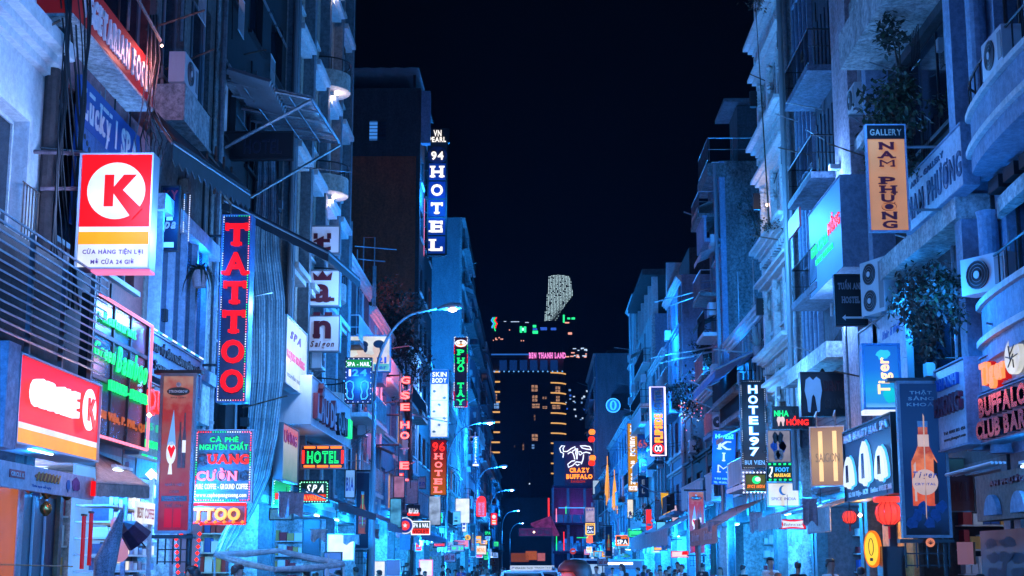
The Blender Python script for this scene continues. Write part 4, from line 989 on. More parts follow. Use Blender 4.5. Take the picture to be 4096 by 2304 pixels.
shape(t, 'figure_print', blob(w_ * .18, h_ * .45, w_ * .02, h_ * .25, 12, .2, 5), P_BLU)
MB().box(w_ / 2 - .16, w_ / 2 - .06, -.06, -.004, .05, h_ - .05).build('red_lamp', L_RED, t)
t = thing('store_doors', 'dark blue folding store doors between orange and red frames at the left edge', 'door', (-6.82, 20.25, .13), R(90))
for k, x in enumerate((-.33, .17, .67)): MB().box(x, x + .48, 0, .05, 0, 2.5).build('door_leaf', M('navy_door', (.015, .03, .06), .4), t)
for x in (.152, .652): MB().box(x, x + .016, -.03, -.001, 0, 2.5).build('edge_strip', WHITEM, t)
MB().box(-1.9, -.55, -.04, .1, 0, 2.6).build('orange_panel', E('orange_wall_glow', (190, 95, 35), .7), t)  # orange light on this wall is put in as emission
MB().box(-.549, -.35, -.06, .1, 0, 2.6).build('pale_jamb', M('pale_jamb', (.7, .5, .48)), t)
MB().box(1.17, 1.32, -.06, .1, 0, 2.6).build('wood_jamb', M('orange_wood', (.4, .16, .07)), t)
for i, (y, z) in enumerate(((19.6, 2.72), (20.3, 2.68), (20.3, 2.45), (21.2, 2.7))):
    t = thing('gold_ornament', ['gold bauble of the ornaments hanging left of the store doors', 'upper gold bauble in the middle of the store doors', 'lower gold bauble in the middle of the store doors', 'gold bauble hanging right of the store doors'][i], 'ornament', (-6.6, y, z), 0, 'gold ornaments in the store entrance')
    MB().lathe([(.02, -.1), (.07, -.05), (.085, 0), (.07, .05), (.02, .1)], n=10).build('bauble', M('gold', (.7, .30, .08), .25, .9, .1, bump=0), t, True); MB().tube([(0, 0, .1), (0, 0, .28)], .006, 4).build('thread', P_RED, t)
for i, (y, z) in enumerate(((21.75, 2.25), (22.1, 2.3))):
    t = thing('red_hanging_banner', ['left long red paper hanging by the store entrance', 'right long red paper hanging by the store entrance'][i], 'decoration', (-6.5, y, z - .6), R(90), 'red paper hangings')
    MB().box(-.07, .07, 0, .02, 0, .75).build('paper', E('red_paper', (190, 15, 25), .5), t); MB().box(-.09, .09, -.01, .03, .75, .78).build('rod', WOODD, t)

# ---- vegetarian restaurant fascia, spa boards
t = thing('vegetarian_fascia', 'dark red projecting fascia reading vegetarian foods high on the left', 'sign', (-6.5, 22.2, 9.3), R(90))
MB().box(-2.3, 2.2, 0, .5, .03, .78).build('fascia_box', E('red_board_added_glow', (105, 14, 16), .5, (.2, .02, .02)), t)  # board given an added red glow so it reads under blue light
MB().box(-2.3, 2.2, -.02, .5, -.02, .028).build('soffit', WHITE, t)
word(t, 'VEGETARIAN FOODS', .12, .2, 3.9, .42, P_WHT, ext=.03, style='slab', gap=.3)
MB().tube([(-1, -.3, 1.2), (1.4, -.3, .95)], .03, 6).build('lamp_arm', DARKM, t); MB().octa((1.5, -.3, .9), .03).build('spot_bulb', WARM, t)
ld = bpy.data.lights.new('spot_light', 'POINT'); ld.energy = 45; ld.color = (1, .35, .3); ld.shadow_soft_size = .05
lo = bpy.data.objects.new('spot_light', ld); COL.objects.link(lo); lo.parent = t; lo.location = (1.4, -.45, .7)
t, w_, h_ = box_sign('spa_wall_board', 'blue spa board with white serif lettering and a massage photo, below the vegetarian fascia', ((-6.86, 23.3, 6.7), 3.4, 2.3), 'L', M('spa_print', (.10, .22, .5), .5, 0, .4), P_BLU, .06, 0)
MB().box(-w_ / 2, w_ / 2, -.012, -.001, h_ * .68, h_).build('title_band', P_BLU, t)
word(t, 'Lucky 1 SPA', 0, h_ * .74, w_ * .9, .46, P_WHT, y=-.013, ext=.01, style='slab', gap=.2)
for k in range(4): shape(t, 'stone_print', blob(-w_ * .4 + k * .13, h_ * (.62 - .03 * k), .05, .045), P_BLK)
shape(t, 'face_print', blob(-w_ * .25, h_ * .42, .42, .3, 18, .1, 2), M('skin_print', (.55, .5, .5)))
shape(t, 'hand_print', blob(w_ * .05, h_ * .5, .25, .2, 14, .2, 3), M('skin_print', (.55, .5, .5)), -.012)
shape(t, 'hair_print', blob(w_ * .2, h_ * .45, .12, .35, 14, .2, 7), M('brown_print', (.12, .07, .07)))
word(t, 'open: 10am - 11pm', -w_ * .1, h_ * .08, w_ * .5, .09, P_WHT, ext=.006, split=False)
t, w_, h_ = box_sign('navy_spa_sign', 'navy spa sign with a big white 1, hanging behind the K box sign', front(640, 748, 718, 1000, 27.0), 'F', M('dark_navy', (.006, .01, .03), .4, 0, .1, bump=0), DARKM, .1, .02)
word(t, 'KY', 0, h_ * .80, w_ * .85, h_ * .15, P_RED, ext=.02); word(t, '1', -.0, h_ * .48, w_ * .35, h_ * .28, P_WHT, ext=.03, style='slab')
word(t, 'pa', 0, h_ * .34, w_ * .75, h_ * .16, L_SKY, ext=.02, style='script'); MB().box(-w_ * .45, w_ * .3, -.02, -.001, h_ * .04, h_ * .12).build('arrow_bar', P_WHT, t)
glow(t, w_ * .9, -.5, .6, 110, (.008, .22, 1)); glow(t, 1.0, -1.6, -1.3, 420, (.14, .40, 1), .4); bulbs(t, [(w_ * .75, .1, .35), (w_ * .75, .1, 1.1)], .035, .012, [N_WHT, N_BLU]); bulbs(t, [(w_ * 1.0, .2, .2), (w_ * 1.0, .2, 1.1)], .035, .012, [N_WHT])

# ---- green bamboo window
t, w_, h_ = box_sign('bamboo_restaurant_window', 'glass restaurant window with green neon script and a pink neon border', along('L', 366, 580, 1168, 1740, -6.45), 'L', M('plum_glass', (.045, .02, .03), .2, 0, .5), DARKM, .2, .02)
for f in (.34, .66): MB().box(-w_ / 2 + w_ * f - .03, -w_ / 2 + w_ * f + .03, -.02, -.001, 0, h_).build('mullion', DARKM, t)
for f in (.42, .74): MB().box(-w_ / 2, w_ / 2, -.025, -.001, h_ * f - .03, h_ * f + .03).build('transom', DARKM, t)
tubes(t, [[(-w_ / 2, -.08, h_), (w_ / 2, -.08, h_)], [(w_ / 2, -.08, h_), (w_ / 2, -.08, 0)], [(w_ / 2, -.08, 0), (-w_ / 2, -.08, 0)]], .024, N_PNK)
word(t, 'Restaurant', -w_ * .08, h_ * .83, w_ * .6, h_ * .085, N_GRN, y=-.03, ext=.02)
word(t, 'Green', -w_ * .33, h_ * .56, w_ * .36, h_ * .12, N_GRN, y=-.03, ext=.02, style='script'); word(t, 'Bamboo', w_ * .18, h_ * .52, w_ * .6, h_ * .20, N_GRN, y=-.03, ext=.02, style='script')
word(t, 'LUNCH - DINNER', w_ * .12, h_ * .36, w_ * .72, h_ * .075, N_GRN, y=-.03, ext=.05)
word(t, 'Bùi Viện, P. PNL, Q.1', w_ * .05, h_ * .14, w_ * .85, h_ * .06, E('dull_orange', (190, 95, 50), .8), y=-.03, ext=.02)
glow(t, 0, -.6, h_ * .6, 16, (.7, .35, .6))
# ---- coffee house fascia
t, w_, h_ = box_sign('souvenir_fascia', 'blue fascia with dark raised lettering over the red lettered coffee board', along('L', 590, 800, 1320, 1490, -6.6), 'L', M('dull_blue_board', (.12, .25, .45), .5, 0, .3), BLUEP, .25, .02)
word(t, 'KHU TỔ SẢN NGÂN NHÌN QUÀ', 0, h_ * .58, w_ * .92, h_ * .2, P_BLK, ext=.04, split=True); word(t, 'Souvenir Shop', -w_ * .1, h_ * .18, w_ * .6, h_ * .22, P_BLK, ext=.04)
bulbs(t, [(-w_ / 2, -.06, h_ + .05), (w_ / 2, -.06, h_ + .05)], .06, .02, [N_WHT, N_BLU])
t, w_, h_ = box_sign('red_letter_coffee_board', 'grey green board with big red letters behind the cider banner', along('L', 556, 730, 1510, 1815, -6.55), 'L', M('grey_green_board', (.25, .36, .36), .5, 0, .35), GREYM, .2, .02)
word(t, 'QUANG', .1, h_ * .62, w_ * .95, h_ * .3, N_RED, ext=.08, style='bold'); word(t, '85 Bùi Viện', .1, h_ * .36, w_ * .8, h_ * .1, E('teal_letter', (60, 190, 160), .8), ext=.03); word(t, 'NGUYÊN CHẤT', .1, h_ * .12, w_ * .8, h_ * .1, N_GRN, ext=.03)
bulbs(t, [(-w_ / 2, -.08, -.02), (w_ / 2, -.08, -.02)], .06, .02, [N_GRN, N_BLU])

# ---- banners on posts along the kerbs
CIDER = printed('cider_print', [(0, (150, 15, 42)), (.25, (170, 66, 74)), (.5, (160, 98, 98)), (.72, (180, 52, 56)), (1, (190, 146, 138))], 2.7, .62, 5, .6)
def post_banner(label, rect, kind, X=None):
    loc, w_, h_ = rect
    t = thing('banner_post', label, 'banner', (loc[0], loc[1], .13), 0, 'framed banners on posts along the kerbs')
    zb = loc[2] - .13
    MB().tube([(w_ / 2 - .02, .2, 0), (w_ / 2 - .02, .2, zb + h_ + .1)], .05, 8).build('post', DARKM, t)
    m = MB().box(-w_ / 2 - .18, w_ / 2 + .12, .02, .26, zb + h_ + .05, zb + h_ + .11); m.build('top_arm', DARKM, t)
    MB().box(-w_ / 2 - .1, w_ / 2 + .08, .02, .26, zb - .13, zb - .07).build('bottom_arm', DARKM, t)
    f = frame_mb(w_, h_, .05, -.03, .12); o = f.build('frame', M('banner_frame', (.20, .20, .23), .5, .3, .2), t, loc=(0, 0, zb))
    m = MB()
    for q in range(5): m.box(-w_ / 2 + q * w_ / 4 - .012, -w_ / 2 + q * w_ / 4 + .012, .06, .08, zb - .55, zb - .135)
    for q in range(2): m.box(-w_ / 2, w_ / 2, .055, .085, zb - .32 - .2 * q, zb - .30 - .2 * q)
    m.build('lattice', DARKM, t)
    g = kind if kind in ('cider', 'beer', 'dark') else 'cider'
    pm = CIDER if g == 'cider' else printed('beer_print', [(0, (8, 18, 40)), (.12, (20, 60, 130)), (.3, (15, 50, 120)), (.6, (25, 75, 155)), (1, (20, 60, 130))], 2.7, .42) if g == 'beer' else printed('night_beer_print', [(0, (4, 20, 60)), (.4, (6, 24, 60)), (1, (6, 26, 70))], 2.7, .7)
    sh = MB().box(-w_ / 2, w_ / 2, 0, .02, 0, h_).build('print_sheet', pm, t, loc=(0, 0, zb))
    P = lambda nm, ol, mt, y=-.003: shape(sh, nm, ol, mt, y, .004)
    if g == 'cider':
        P('logo_oval', disc(0, h_ * .90, w_ * .38, h_ * .028), P_BLK); word(sh, 'STRONGBOW', 0, h_ * .892, w_ * .62, h_ * .017, P_WHT, y=-.008, ext=.003, split=False); P('apple_print', disc(0, h_ * .945, w_ * .08, h_ * .016), M('skin_print', (.55, .5, .5)))
        word(sh, 'APPLE CIDERS', 0, h_ * .855, w_ * .5, h_ * .01, P_BLK, ext=.003, split=False)
        P('glass_print', [(-w_ * .3, h_ * .55), (-w_ * .02, h_ * .55), (-w_ * .12, h_ * .78)], L_SKY); P('glass_print', disc(-w_ * .16, h_ * .5, w_ * .16, h_ * .075), L_WHITE); P('heart_print', [(-w_ * .28, h_ * .53), (-w_ * .22, h_ * .55), (-w_ * .15, h_ * .53), (-w_ * .08, h_ * .55), (-w_ * .02, h_ * .53), (-w_ * .15, h_ * .46)], L_RED, -.008)
        P('foot_print', [(-w_ * .24, h_ * .36), (-w_ * .1, h_ * .36), (-w_ * .13, h_ * .43), (-w_ * .2, h_ * .43)], L_WHITE)
        for x, hh in ((.12, .3), (.26, .36)): P('bottle_print', [(w_ * (x - .06), h_ * .40), (w_ * (x + .06), h_ * .40), (w_ * (x + .06), h_ * (.40 + hh * .55)), (w_ * (x + .025), h_ * (.40 + hh * .75)), (w_ * (x + .025), h_ * (.4 + hh)), (w_ * (x - .025), h_ * (.4 + hh)), (w_ * (x - .025), h_ * (.40 + hh * .75)), (w_ * (x - .06), h_ * (.40 + hh * .55))], M('brown_print', (.12, .07, .07)))
        P('label_print', [(w_ * .2, h_ * .5), (w_ * .32, h_ * .5), (w_ * .32, h_ * .58), (w_ * .2, h_ * .58)], L_WHITE, -.008)
        for k, tx in enumerate(('NHÃN HIỆU', 'CIDER', 'HÀNG ĐẦU', 'THẾ GIỚI')):
            z = h_ * (.285 - .045 * k)
            if k == 2: P('dark_bar', [(-w_ * .42, z - h_ * .008), (w_ * .42, z - h_ * .008), (w_ * .42, z + h_ * .026), (-w_ * .42, z + h_ * .026)], P_BLK)
            word(sh, tx, 0, z, w_ * (.62 if k != 1 else .34), h_ * .018, P_RED if k == 2 else P_BLK, y=-.008, ext=.003, split=False)
        P('stripe_print', [(-w_ * .3, h_ * .02), (-w_ * .05, h_ * .02), (-w_ * .05, h_ * .14), (-w_ * .3, h_ * .14)], E('dark_crimson', (190, 10, 45), .8)); P('stripe_print', [(0, h_ * .02), (w_ * .25, h_ * .02), (w_ * .25, h_ * .14), (0, h_ * .14)], E('dark_crimson', (190, 10, 45), .8))
    else:
        am = printed('amber_bottle_print', [(0, (120, 40, 30)), (.25, (225, 90, 50)), (.45, (235, 130, 85)), (.6, (170, 60, 35)), (1, (215, 165, 150))], 2.7, .75, 6, .5) if g == 'beer' else E('dim_amber_print', (150, 75, 55), .6); pl = E('pale_print', (200, 175, 175), .75) if g == 'beer' else E('dim_pale_print', (110, 90, 95), .5)
        bw = .30
        P('bottle_print', [(-w_ * bw, h_ * .19), (w_ * bw, h_ * .19), (w_ * bw, h_ * .48), (w_ * .2, h_ * .54), (w_ * .11, h_ * .60), (w_ * .11, h_ * .74), (-w_ * .11, h_ * .74), (-w_ * .11, h_ * .60), (-w_ * .2, h_ * .54), (-w_ * bw, h_ * .48)], am)
        P('cap_print', [(-w_ * .12, h_ * .71), (w_ * .12, h_ * .71), (w_ * .12, h_ * .75), (-w_ * .12, h_ * .75)], P_GRY, -.008)
        P('label_print', disc(0, h_ * .345, w_ * bw, h_ * .085, 24), pl, -.008); P('gloss_print', [(-w_ * .25, h_ * .22), (-w_ * .2, h_ * .22), (-w_ * .2, h_ * .48), (-w_ * .25, h_ * .46)], pl, -.007); P('shade_print', [(w_ * .2, h_ * .2), (w_ * bw, h_ * .2), (w_ * bw, h_ * .47), (w_ * .22, h_ * .5)], M('bottle_shade', (.08, .02, .02)), -.006); P('neck_print', [(-w_ * .13, h_ * .58), (w_ * .13, h_ * .58), (w_ * .13, h_ * .66), (-w_ * .13, h_ * .66)], pl, -.008)
        word(sh, 'Tiger', 0, h_ * .375, w_ * .56, h_ * .042, P_BLU, y=-.013, ext=.004, style='script'); word(sh, 'CRYSTAL', 0, h_ * .325, w_ * .48, h_ * .016, P_BLU, y=-.013, ext=.004, split=False)
        if g == 'beer':
            for k, tx in enumerate(('THẬT', 'SẢNG', 'KHOÁI')): word(sh, tx, 0, h_ * (.93 - .04 * k), w_ * (.52 + .08 * k), h_ * .022, P_GRY, ext=.004)
            P('bright_streak', [(-w_ * .02, h_ * .12), (w_ * .0, h_ * .1), (w_ * .045, h_ * .78), (.01, h_ * .8)], E('painted_reflection', (225, 190, 180), .5, vary=.6), -.014)  # pale reflection painted on as a glowing streak
            for k in range(6): P('ice_print', blob(-w_ * .35 + k * w_ * .14, h_ * (.08 + .05 * (k % 3)), w_ * .12, h_ * .04, 9, .3, k), M('ice_print', (.04, .12, .30)), -.009 - .001 * k)
        else: P('bright_streak', [(0, h_ * .3), (w_ * .03, h_ * .3), (w_ * .03, h_ * .72), (0, h_ * .72)], E('green_streak', (60, 220, 150), .9), -.014)
    return t
post_banner('nearest red cider banner on a kerb post, left of the tattoo sign', front(630, 1505, 776, 2122, 25), 'cider')
post_banner('dark beer bottle banner on the pole of the nearest street lamp', front(1422, 1892, 1478, 2192, 52), 'dark')
post_banner('small far dark banner on the left kerb before the pink sign', front(1880, 2100, 1902, 2226, 128), 'dark')
post_banner('large blue beer bottle banner on a kerb post at the right', front(3624, 1535, 3766, 2140, 26), 'beer')
post_banner('slim red cider banner on a kerb post right of centre', front(2760, 1968, 2813, 2212, 63), 'cider')
post_banner('small far blue banner on the right kerb below the palm lights', front(2423, 2106, 2446, 2224, 128), 'dark')

# ---- tattoo column sign and the coffee sign below
t, w_, h_ = box_sign('tattoo_sign', 'tall vertical sign of red block letters spelling TATTOO framed by LED dots', front(868, 862, 1004, 1606, 30), 'F', NAVYP, M('blue_case', (.08, .2, .5), .4, .2, .2), .42, .02, tilt=0)
letters(t, 'TATTOO', .01, .12, h_ - .22, E('red_block_letter', (248, 18, 34), 1.1, vary=.05), ext=.09, style='slab', vertical=True, lh=1.32, wl=.46)
bulbs(t, [(-w_ / 2 + .02, -.05, .02), (-w_ / 2 + .02, -.05, h_ - .02)], .05, .014, [N_WHT, N_BLU, N_BLU]); bulbs(t, [(w_ / 2 - .02, -.05, h_ - .02), (w_ / 2 - .02, -.05, .02)], .05, .016, [N_PNK, N_GRN, N_PNK, N_WHT, N_GRN]); bulbs(t, [(-w_ / 2, -.05, h_ - .02), (w_ / 2, -.05, h_ - .02)], .05, .014, [N_BLU, N_GRN, N_PNK]); bulbs(t, [(-w_ / 2, -.05, .02), (w_ / 2, -.05, .02)], .05, .014, [N_WHT, N_PNK])
MB().tube([(-w_ / 2, .2, h_ * .9), (-1.0, .2, h_ * .9)], .03, 5).tube([(-w_ / 2, .2, h_ * .2), (-1.0, .2, h_ * .2)], .03, 5).build('bracket', DARKM, t)
glow(t, -w_, -.3, h_ * .7, 120, (.008, .25, 1)); glow(t, w_ * 1.2, .9, h_ * .55, 160, (.1, .35, 1)); glow(t, w_ * 1.2, .7, h_ * .1, 120, (.1, .4, .9))
t, w_, h_ = box_sign('coffee_neon_sign', 'square neon sign for pure coffee with red script name and dotted border', front(774, 1722, 1012, 2008, 28.4), 'F', M('dusky_board', (.085, .10, .12), .6), GREYM, .15, .02)
word(t, 'CÀ PHÊ', 0, h_ * .84, w_ * .5, h_ * .065, N_GRN, ext=.02); word(t, 'NGUYÊN CHẤT', 0, h_ * .73, w_ * .85, h_ * .075, N_GRN, ext=.02)
letters(t, 'QUANG', -.02, h_ * .535, h_ * .13, N_RED, w=w_ * .92, ext=.03, dark=(0,), darkmat=M('dead_maroon_letter', (.16, .03, .03)), style='slab'); letters(t, 'CƯỜNG', -.02, h_ * .30, h_ * .13, N_PNK, w=w_ * .88, ext=.03, dark=(4,), darkmat=P_BLK, style='slab')
word(t, 'PURE COFFEE - GROUND COFFEE', -.02, h_ * .18, w_ * .92, h_ * .075, N_WHT, ext=.02); word(t, 'www.caphequangcuong.com', -.02, h_ * .07, w_ * .88, h_ * .06, N_WHT, ext=.02)
bulbs(t, rectpath(-w_ / 2 + .03, w_ / 2 - .03, .03, h_ - .03, -.03), .045, .016, [N_PNK, N_WHT, N_GRN, N_RED])
t, w_, h_ = box_sign('orange_tattoo_neon', 'glowing orange neon letters TTOO on a red bordered board under the coffee sign', front(764, 2016, 985, 2094, 28.2), 'F', M('dusky_red', (.2, .03, .05), .4), DARKM, .12, 0)
word(t, 'TTOO', -.03, h_ * .2, w_ * .85, h_ * .6, E('orange_letter', (255, 165, 70), 1.5), ext=.05, style='black', gap=.05)
tubes(t, [rectpath(-w_ / 2, w_ / 2, 0, h_, -.04)], .028, N_RED)
for k in range(6): MB().octa((-w_ / 2 + .12 + k * w_ / 6, -.05, .02), .045).build('bulb', N_ORG, t)
glow(t, 0, -.5, h_ * .5, 10, (1, .3, .15))
# bulb cup sign
t = thing('cup_bulb_sign', 'drinking cup sign outlined with glowing red bulbs at lower left', 'sign', PY(750, 2290, 27), 0)
s_ = 27 / 6000
ol = [(-35 * s_, 0), (32 * s_, 0), (45 * s_, 150 * s_), (48 * s_, 190 * s_), (10 * s_, 190 * s_), (-48 * s_, 130 * s_)]
MB().prism(ol, 0, .08).build('cup_board', E('cup_face', (110, 130, 190), .45, vary=.5), t)
for (xa, za), (xb, zb) in zip(ol, ol[1:] + ol[:1]):
    n = max(1, int(math.hypot(xb - xa, zb - za) / .11))
    for q in range(n): MB().octa((xa + (xb - xa) * q / n, -.05, za + (zb - za) * q / n), .042).build('bulb', N_RED, t)
MB().box(-.02, .02, .1, .14, -1.45, .1).build('post', DARKM, t)

# ------------------------------------------------------------------ awnings and sheets on the left
def sheet(name, label, A, B, C, D, mat, cat='awning', nu=10, nv=6, sag=.08, valance=None, valmat=None, frame=None, zig=False, thick=.02, group=None, wave=0, seed=0):
    """canopy from inner edge A-B (wall, near-far) to outer edge D-C; points in the street's own metres"""
    A, B, C, D = map(Vector, (A, B, C, D)); o = (A + B) / 2
    t = thing(name, label, cat, (o.x, o.y, o.z), 0, group); rg = random.Random(seed)
    m = MB()
    P = lambda i, j: A.lerp(B, i / nu).lerp(D.lerp(C, i / nu), j / nv) - o - Vector((0, 0, sag * math.sin(math.pi * i / nu) * math.sin(math.pi * j / nv) + (wave * math.sin(i * 2.4) * j / nv)))
    for j in range(nv + 1):
        for i in range(nu + 1): m.v.append(tuple(P(i, j)))
    for j in range(nv):
        for i in range(nu): a_ = j * (nu + 1) + i; m.f.append((a_, a_ + 1, a_ + nu + 2, a_ + nu + 1)); m.m.append(0)
    s_ = m.build('cloth', mat, t, True)
    md = s_.modifiers.new('thickness', 'SOLIDIFY'); md.thickness = thick
    if valance:
        for nm, (p, q) in (('front_valance', (D, C)), ('end_valance', (A, D))) if valance[0] == 'both' else (('front_valance', (D, C)),):
            h = valance[1]; m = MB(); n = valance[2]
            for i in range(n):
                a_ = p.lerp(q, i / n) - o; b_ = p.lerp(q, (i + 1) / n) - o; c_ = p.lerp(q, (i + .5) / n) - o
                dz = Vector((0, 0, h)); dz2 = Vector((0, 0, h * (1.35 if zig else 1.08)))
                m.face([a_, b_, b_ - dz, c_ - dz2, a_ - dz])
            o2 = m.build(nm, valmat or mat, t); md = o2.modifiers.new('thickness', 'SOLIDIFY'); md.thickness = .012
    if frame:
        for p, q in ((A, D), (B, C), (D, C), ((A + B) / 2, (C + D) / 2)): MB().tube([p - o - Vector((0, 0, .06)), q - o - Vector((0, 0, .06))], frame, 5).build('frame_tube', STEEL if frame > .03 else GREYM, t)
    return t
V3 = Vector
sheet('zigzag_tarpaulin', 'dark tarpaulin awning with a zigzag edge slanting down behind the K sign', PX(600, 430, -7), PX(880, 640, -7), PX(1000, 770, -6.0), PX(690, 560, -6.0), TARPD, valance=('one', .32, 14), zig=True, frame=.025)
t = sheet('plastic_canopy', 'dirty translucent plastic canopy on a steel frame high on the left', PX(886, 314, -7), PX(1037, 517, -7), PY(1359, 566, 37.2), PY(1244, 386, 32.2), POLY, nu=12, nv=8, sag=.05, frame=.035)
A, B, C, D = PX(886, 314, -7), PX(1037, 517, -7), PY(1359, 566, 37.2), PY(1244, 386, 32.2); o = (A + B) / 2
for k in (1, 2, 3): MB().tube([A.lerp(B, k / 4) - o - V3((0, 0, .08)), D.lerp(C, k / 4) - o - V3((0, 0, .08))], .03, 5).build('purlin', GREYM, t); MB().tube([A.lerp(D, k / 4) - o - V3((0, 0, .1)), B.lerp(C, k / 4) - o - V3((0, 0, .1))], .02, 5).build('rafter', GREYM, t)
MB().tube([PX(1000, 790, -6.95) - o, C - o - V3((0, 0, .1))], .04, 6).build('strut', STEEL, t); MB().tube([PX(900, 590, -6.95) - o, D - o - V3((0, 0, .1))], .04, 6).build('strut', STEEL, t)
sheet('folding_awning', 'black folding awning with a hanging skirt beside the tattoo sign', PX(862, 775, -7), PX(1080, 900, -7), PX(1440, 1115, -4.7), PY(1312, 1002, 33.4), TARPD, valance=('both', .25, 8), frame=.03)
t, w_, h_ = box_sign('dark_canopy_sign', 'unlit black sign panel under the plastic canopy', front(862, 530, 1170, 634, 33.2), 'F', BLACKP, DARKM, .15, .03)
word(t, 'HOTEL', .2, h_ * .2, w_ * .5, h_ * .55, M('dark_blue_letter', (.02, .025, .05), .4), ext=.02)
# striped tarpaulin hanging full height
LE = [(640, 1015), (800, 1008), (1000, 990), (1200, 1005), (1500, 1005), (1750, 985), (1950, 955), (2080, 915), (2150, 880), (2240, 850)]
RE = [(640, 1104), (800, 1112), (1000, 1118), (1200, 1140), (1500, 1136), (1750, 1110), (1900, 1082), (2020, 1030), (2120, 975), (2180, 930)]
t = thing('striped_tarpaulin', 'long striped grey green tarpaulin hanging down the front of the dark shophouse', 'tarpaulin', PY(1060, 2262, 36) , 0)
m = MB(); nu, nv = 66, 48; o = t.location
def ev(tab, f):
    f *= len(tab) - 1; i = min(int(f), len(tab) - 2); g = f - i
    return (tab[i][0] + (tab[i + 1][0] - tab[i][0]) * g, tab[i][1] + (tab[i + 1][1] - tab[i][1]) * g)
for j in range(nv + 1):
    va, ua = ev(LE, j / nv); vb, ub = ev(RE, j / nv)
    for i in range(nu + 1):
        f = i / nu
        Yd = 36.2 - 1.6 * (j / nv) ** 3 + .075 * math.sin(f * 22 + .8 * math.sin(j * .22)) + .025 * math.sin(f * 53 + j * .2)
        q = PY(ua + (ub - ua) * f, va + (vb - va) * f, Yd); m.v.append((q.x - o.x, q.y - o.y, q.z - o.z))
for j in range(nv):
    for i in range(nu): a_ = j * (nu + 1) + i; m.f.append((a_, a_ + 1, a_ + nu + 2, a_ + nu + 1)); m.m.append(int((i + 2.2 * math.sin(j * .23) + j * .12) // 2.5) % 2)
s1 = M('tarp_stripe_light', (.74, .80, .82), .6, 0, .3, 2.0); s2 = M('tarp_stripe_dark', (.28, .36, .42), .6, 0, .3, 2.0)
m.build('cloth', [s1, s2], t, True)
glow(t, .6, -2.2, 5.5, 160, (.14, .42, 1), .5); glow(t, -.9, -2.4, .9, 60, (.1, .9, .6), .4)
# tan umbrella awning, glass counter stall at the coffee shop
sheet('tan_awning', 'tan cloth awning with a curled edge beside the store fascia', PX(380, 1815, -6.9), PX(470, 1850, -6.9), PX(596, 1948, -5.7), PX(384, 1935, -5.9), TARPT, valance=('one', .16, 7), sag=.05)
bl_ = thing('added_warm_bulb', 'added warm light hanging above the tan awning', 'lamp', (-5.75, 22.2, 3.9)); MB().octa((0, 0, 0), .04).build('bulb', WARM, bl_); MB().tube([(0, 0, .04), (0, 0, .5)], .006, 4).build('wire', CABLE, bl_); glow(bl_, .1, 0, -.05, 22, (1, .55, .42), .05)  # bulb added to warm the awning cloth
t = thing('coffee_stall', 'glass fronted coffee bean stall with stacked shelves under white lights at lower left', 'stall', (-6.5, 25.6, .13), R(90))
MB().box(-1.6, 1.6, 0, .9, 0, 1.0).build('counter', WHITE, t)
for x in (-1.6, 0, 1.6): MB().box(x - .04, x + .04, 0, .06, 1.0, 3.2).build('post', BLUEP, t)
MB().box(-1.6, 1.6, .85, .9, 1.0, 3.2).build('back_panel', L_SKY, t)
for k in range(7): MB().box(-1.55, 1.55, .3, .84, 1.2 + k * .26, 1.23 + k * .26).build('shelf', WHITEM, t)
rg = random.Random(21); g = MB()
for k in range(7):
    for q in range(11): x = -1.5 + q * .275; g.box(x, x + .22, .32, .6, 1.235 + k * .26, 1.235 + k * .26 + rg.uniform(.1, .2), rg.randrange(4))
stuff(g.build('coffee_bags', [P_WHT, M('foil_bag', (.5, .5, .55), .3, .8, .2), L_CREAM, M('foil_blue', (.2, .3, .5), .3, .6, .2)], t))
MB().box(-1.2, .6, -.03, -.01, 2.25, 2.6).build('name_board', L_WHITE, t); word(t, 'BEST COFFEE BEAN', -.3, 2.34, 1.6, .17, P_MAR, y=-.031, ext=.004, split=False)
for x in (-.8, -.3, .5): MB().octa((x, -.15, 3.05), .09).build('globe_bulb', E('globe_bulb', (230, 240, 255), 10, vary=0), t)
glow(t, -.3, -.5, 2.7, 60, (.3, .6, 1))
for i, (u, v, s_) in enumerate(((470, 2105, .11), (480, 2200, .13))):
    t = thing('paper_lantern', ['upper small pink paper lantern by the coffee stall', 'lower small pink paper lantern by the coffee stall'][i], 'lantern', PY(u, v, 23.5), 0, 'pink paper lanterns')
    MB().lathe([(s_ * .4, -s_ * 1.4), (s_, -s_ * .8), (s_, s_ * .8), (s_ * .4, s_ * 1.4)], n=12).build('shade', E('pink_paper', (210, 150, 190), .6), t, True); MB().tube([(0, 0, s_ * 1.4), (0, 0, s_ * 4)], .006, 4).build('cord', DARKM, t)
t = thing('folded_parasol', 'closed striped parasol leaning before the coffee stall', 'parasol', PY(440, 2300, 22.6), 0)
MB().lathe([(.16, -.3), (.2, .2), (.1, .75), (.03, 1.0)], n=12).build('canopy', [M('parasol_cloth', (.6, .6, .68), .8, 0, .5, 6)], t, True, rot=(0, R(-14), 0)) if False else MB().tube([(-.12, 0, -.3), (-.08, 0, .2), (.05, 0, .6), (.14, 0, .95)], [.12, .17, .1, .03], 10).build('canopy', M('parasol_cloth', (.6, .6, .68), .8, 0, .5, 6), t, True)
MB().tube([(-.15, 0, -1.4), (.17, 0, 1.05)], .02, 6).build('pole', STEEL, t)
t = thing('dark_umbrella', 'dark purple umbrella hanging half open by the coffee stall', 'umbrella', PY(530, 2130, 23.2), 0)
MB().lathe([(.02, .22), (.16, .1), (.22, -.18)], n=8).build('canopy', M('purple_cloth', (.05, .012, .05)), t, rot=(R(20), R(-40), 0)); MB().tube([(0, 0, -.3), (0, 0, .24)], .012, 5).build('shaft', DARKM, t, rot=(R(20), R(-40), 0))

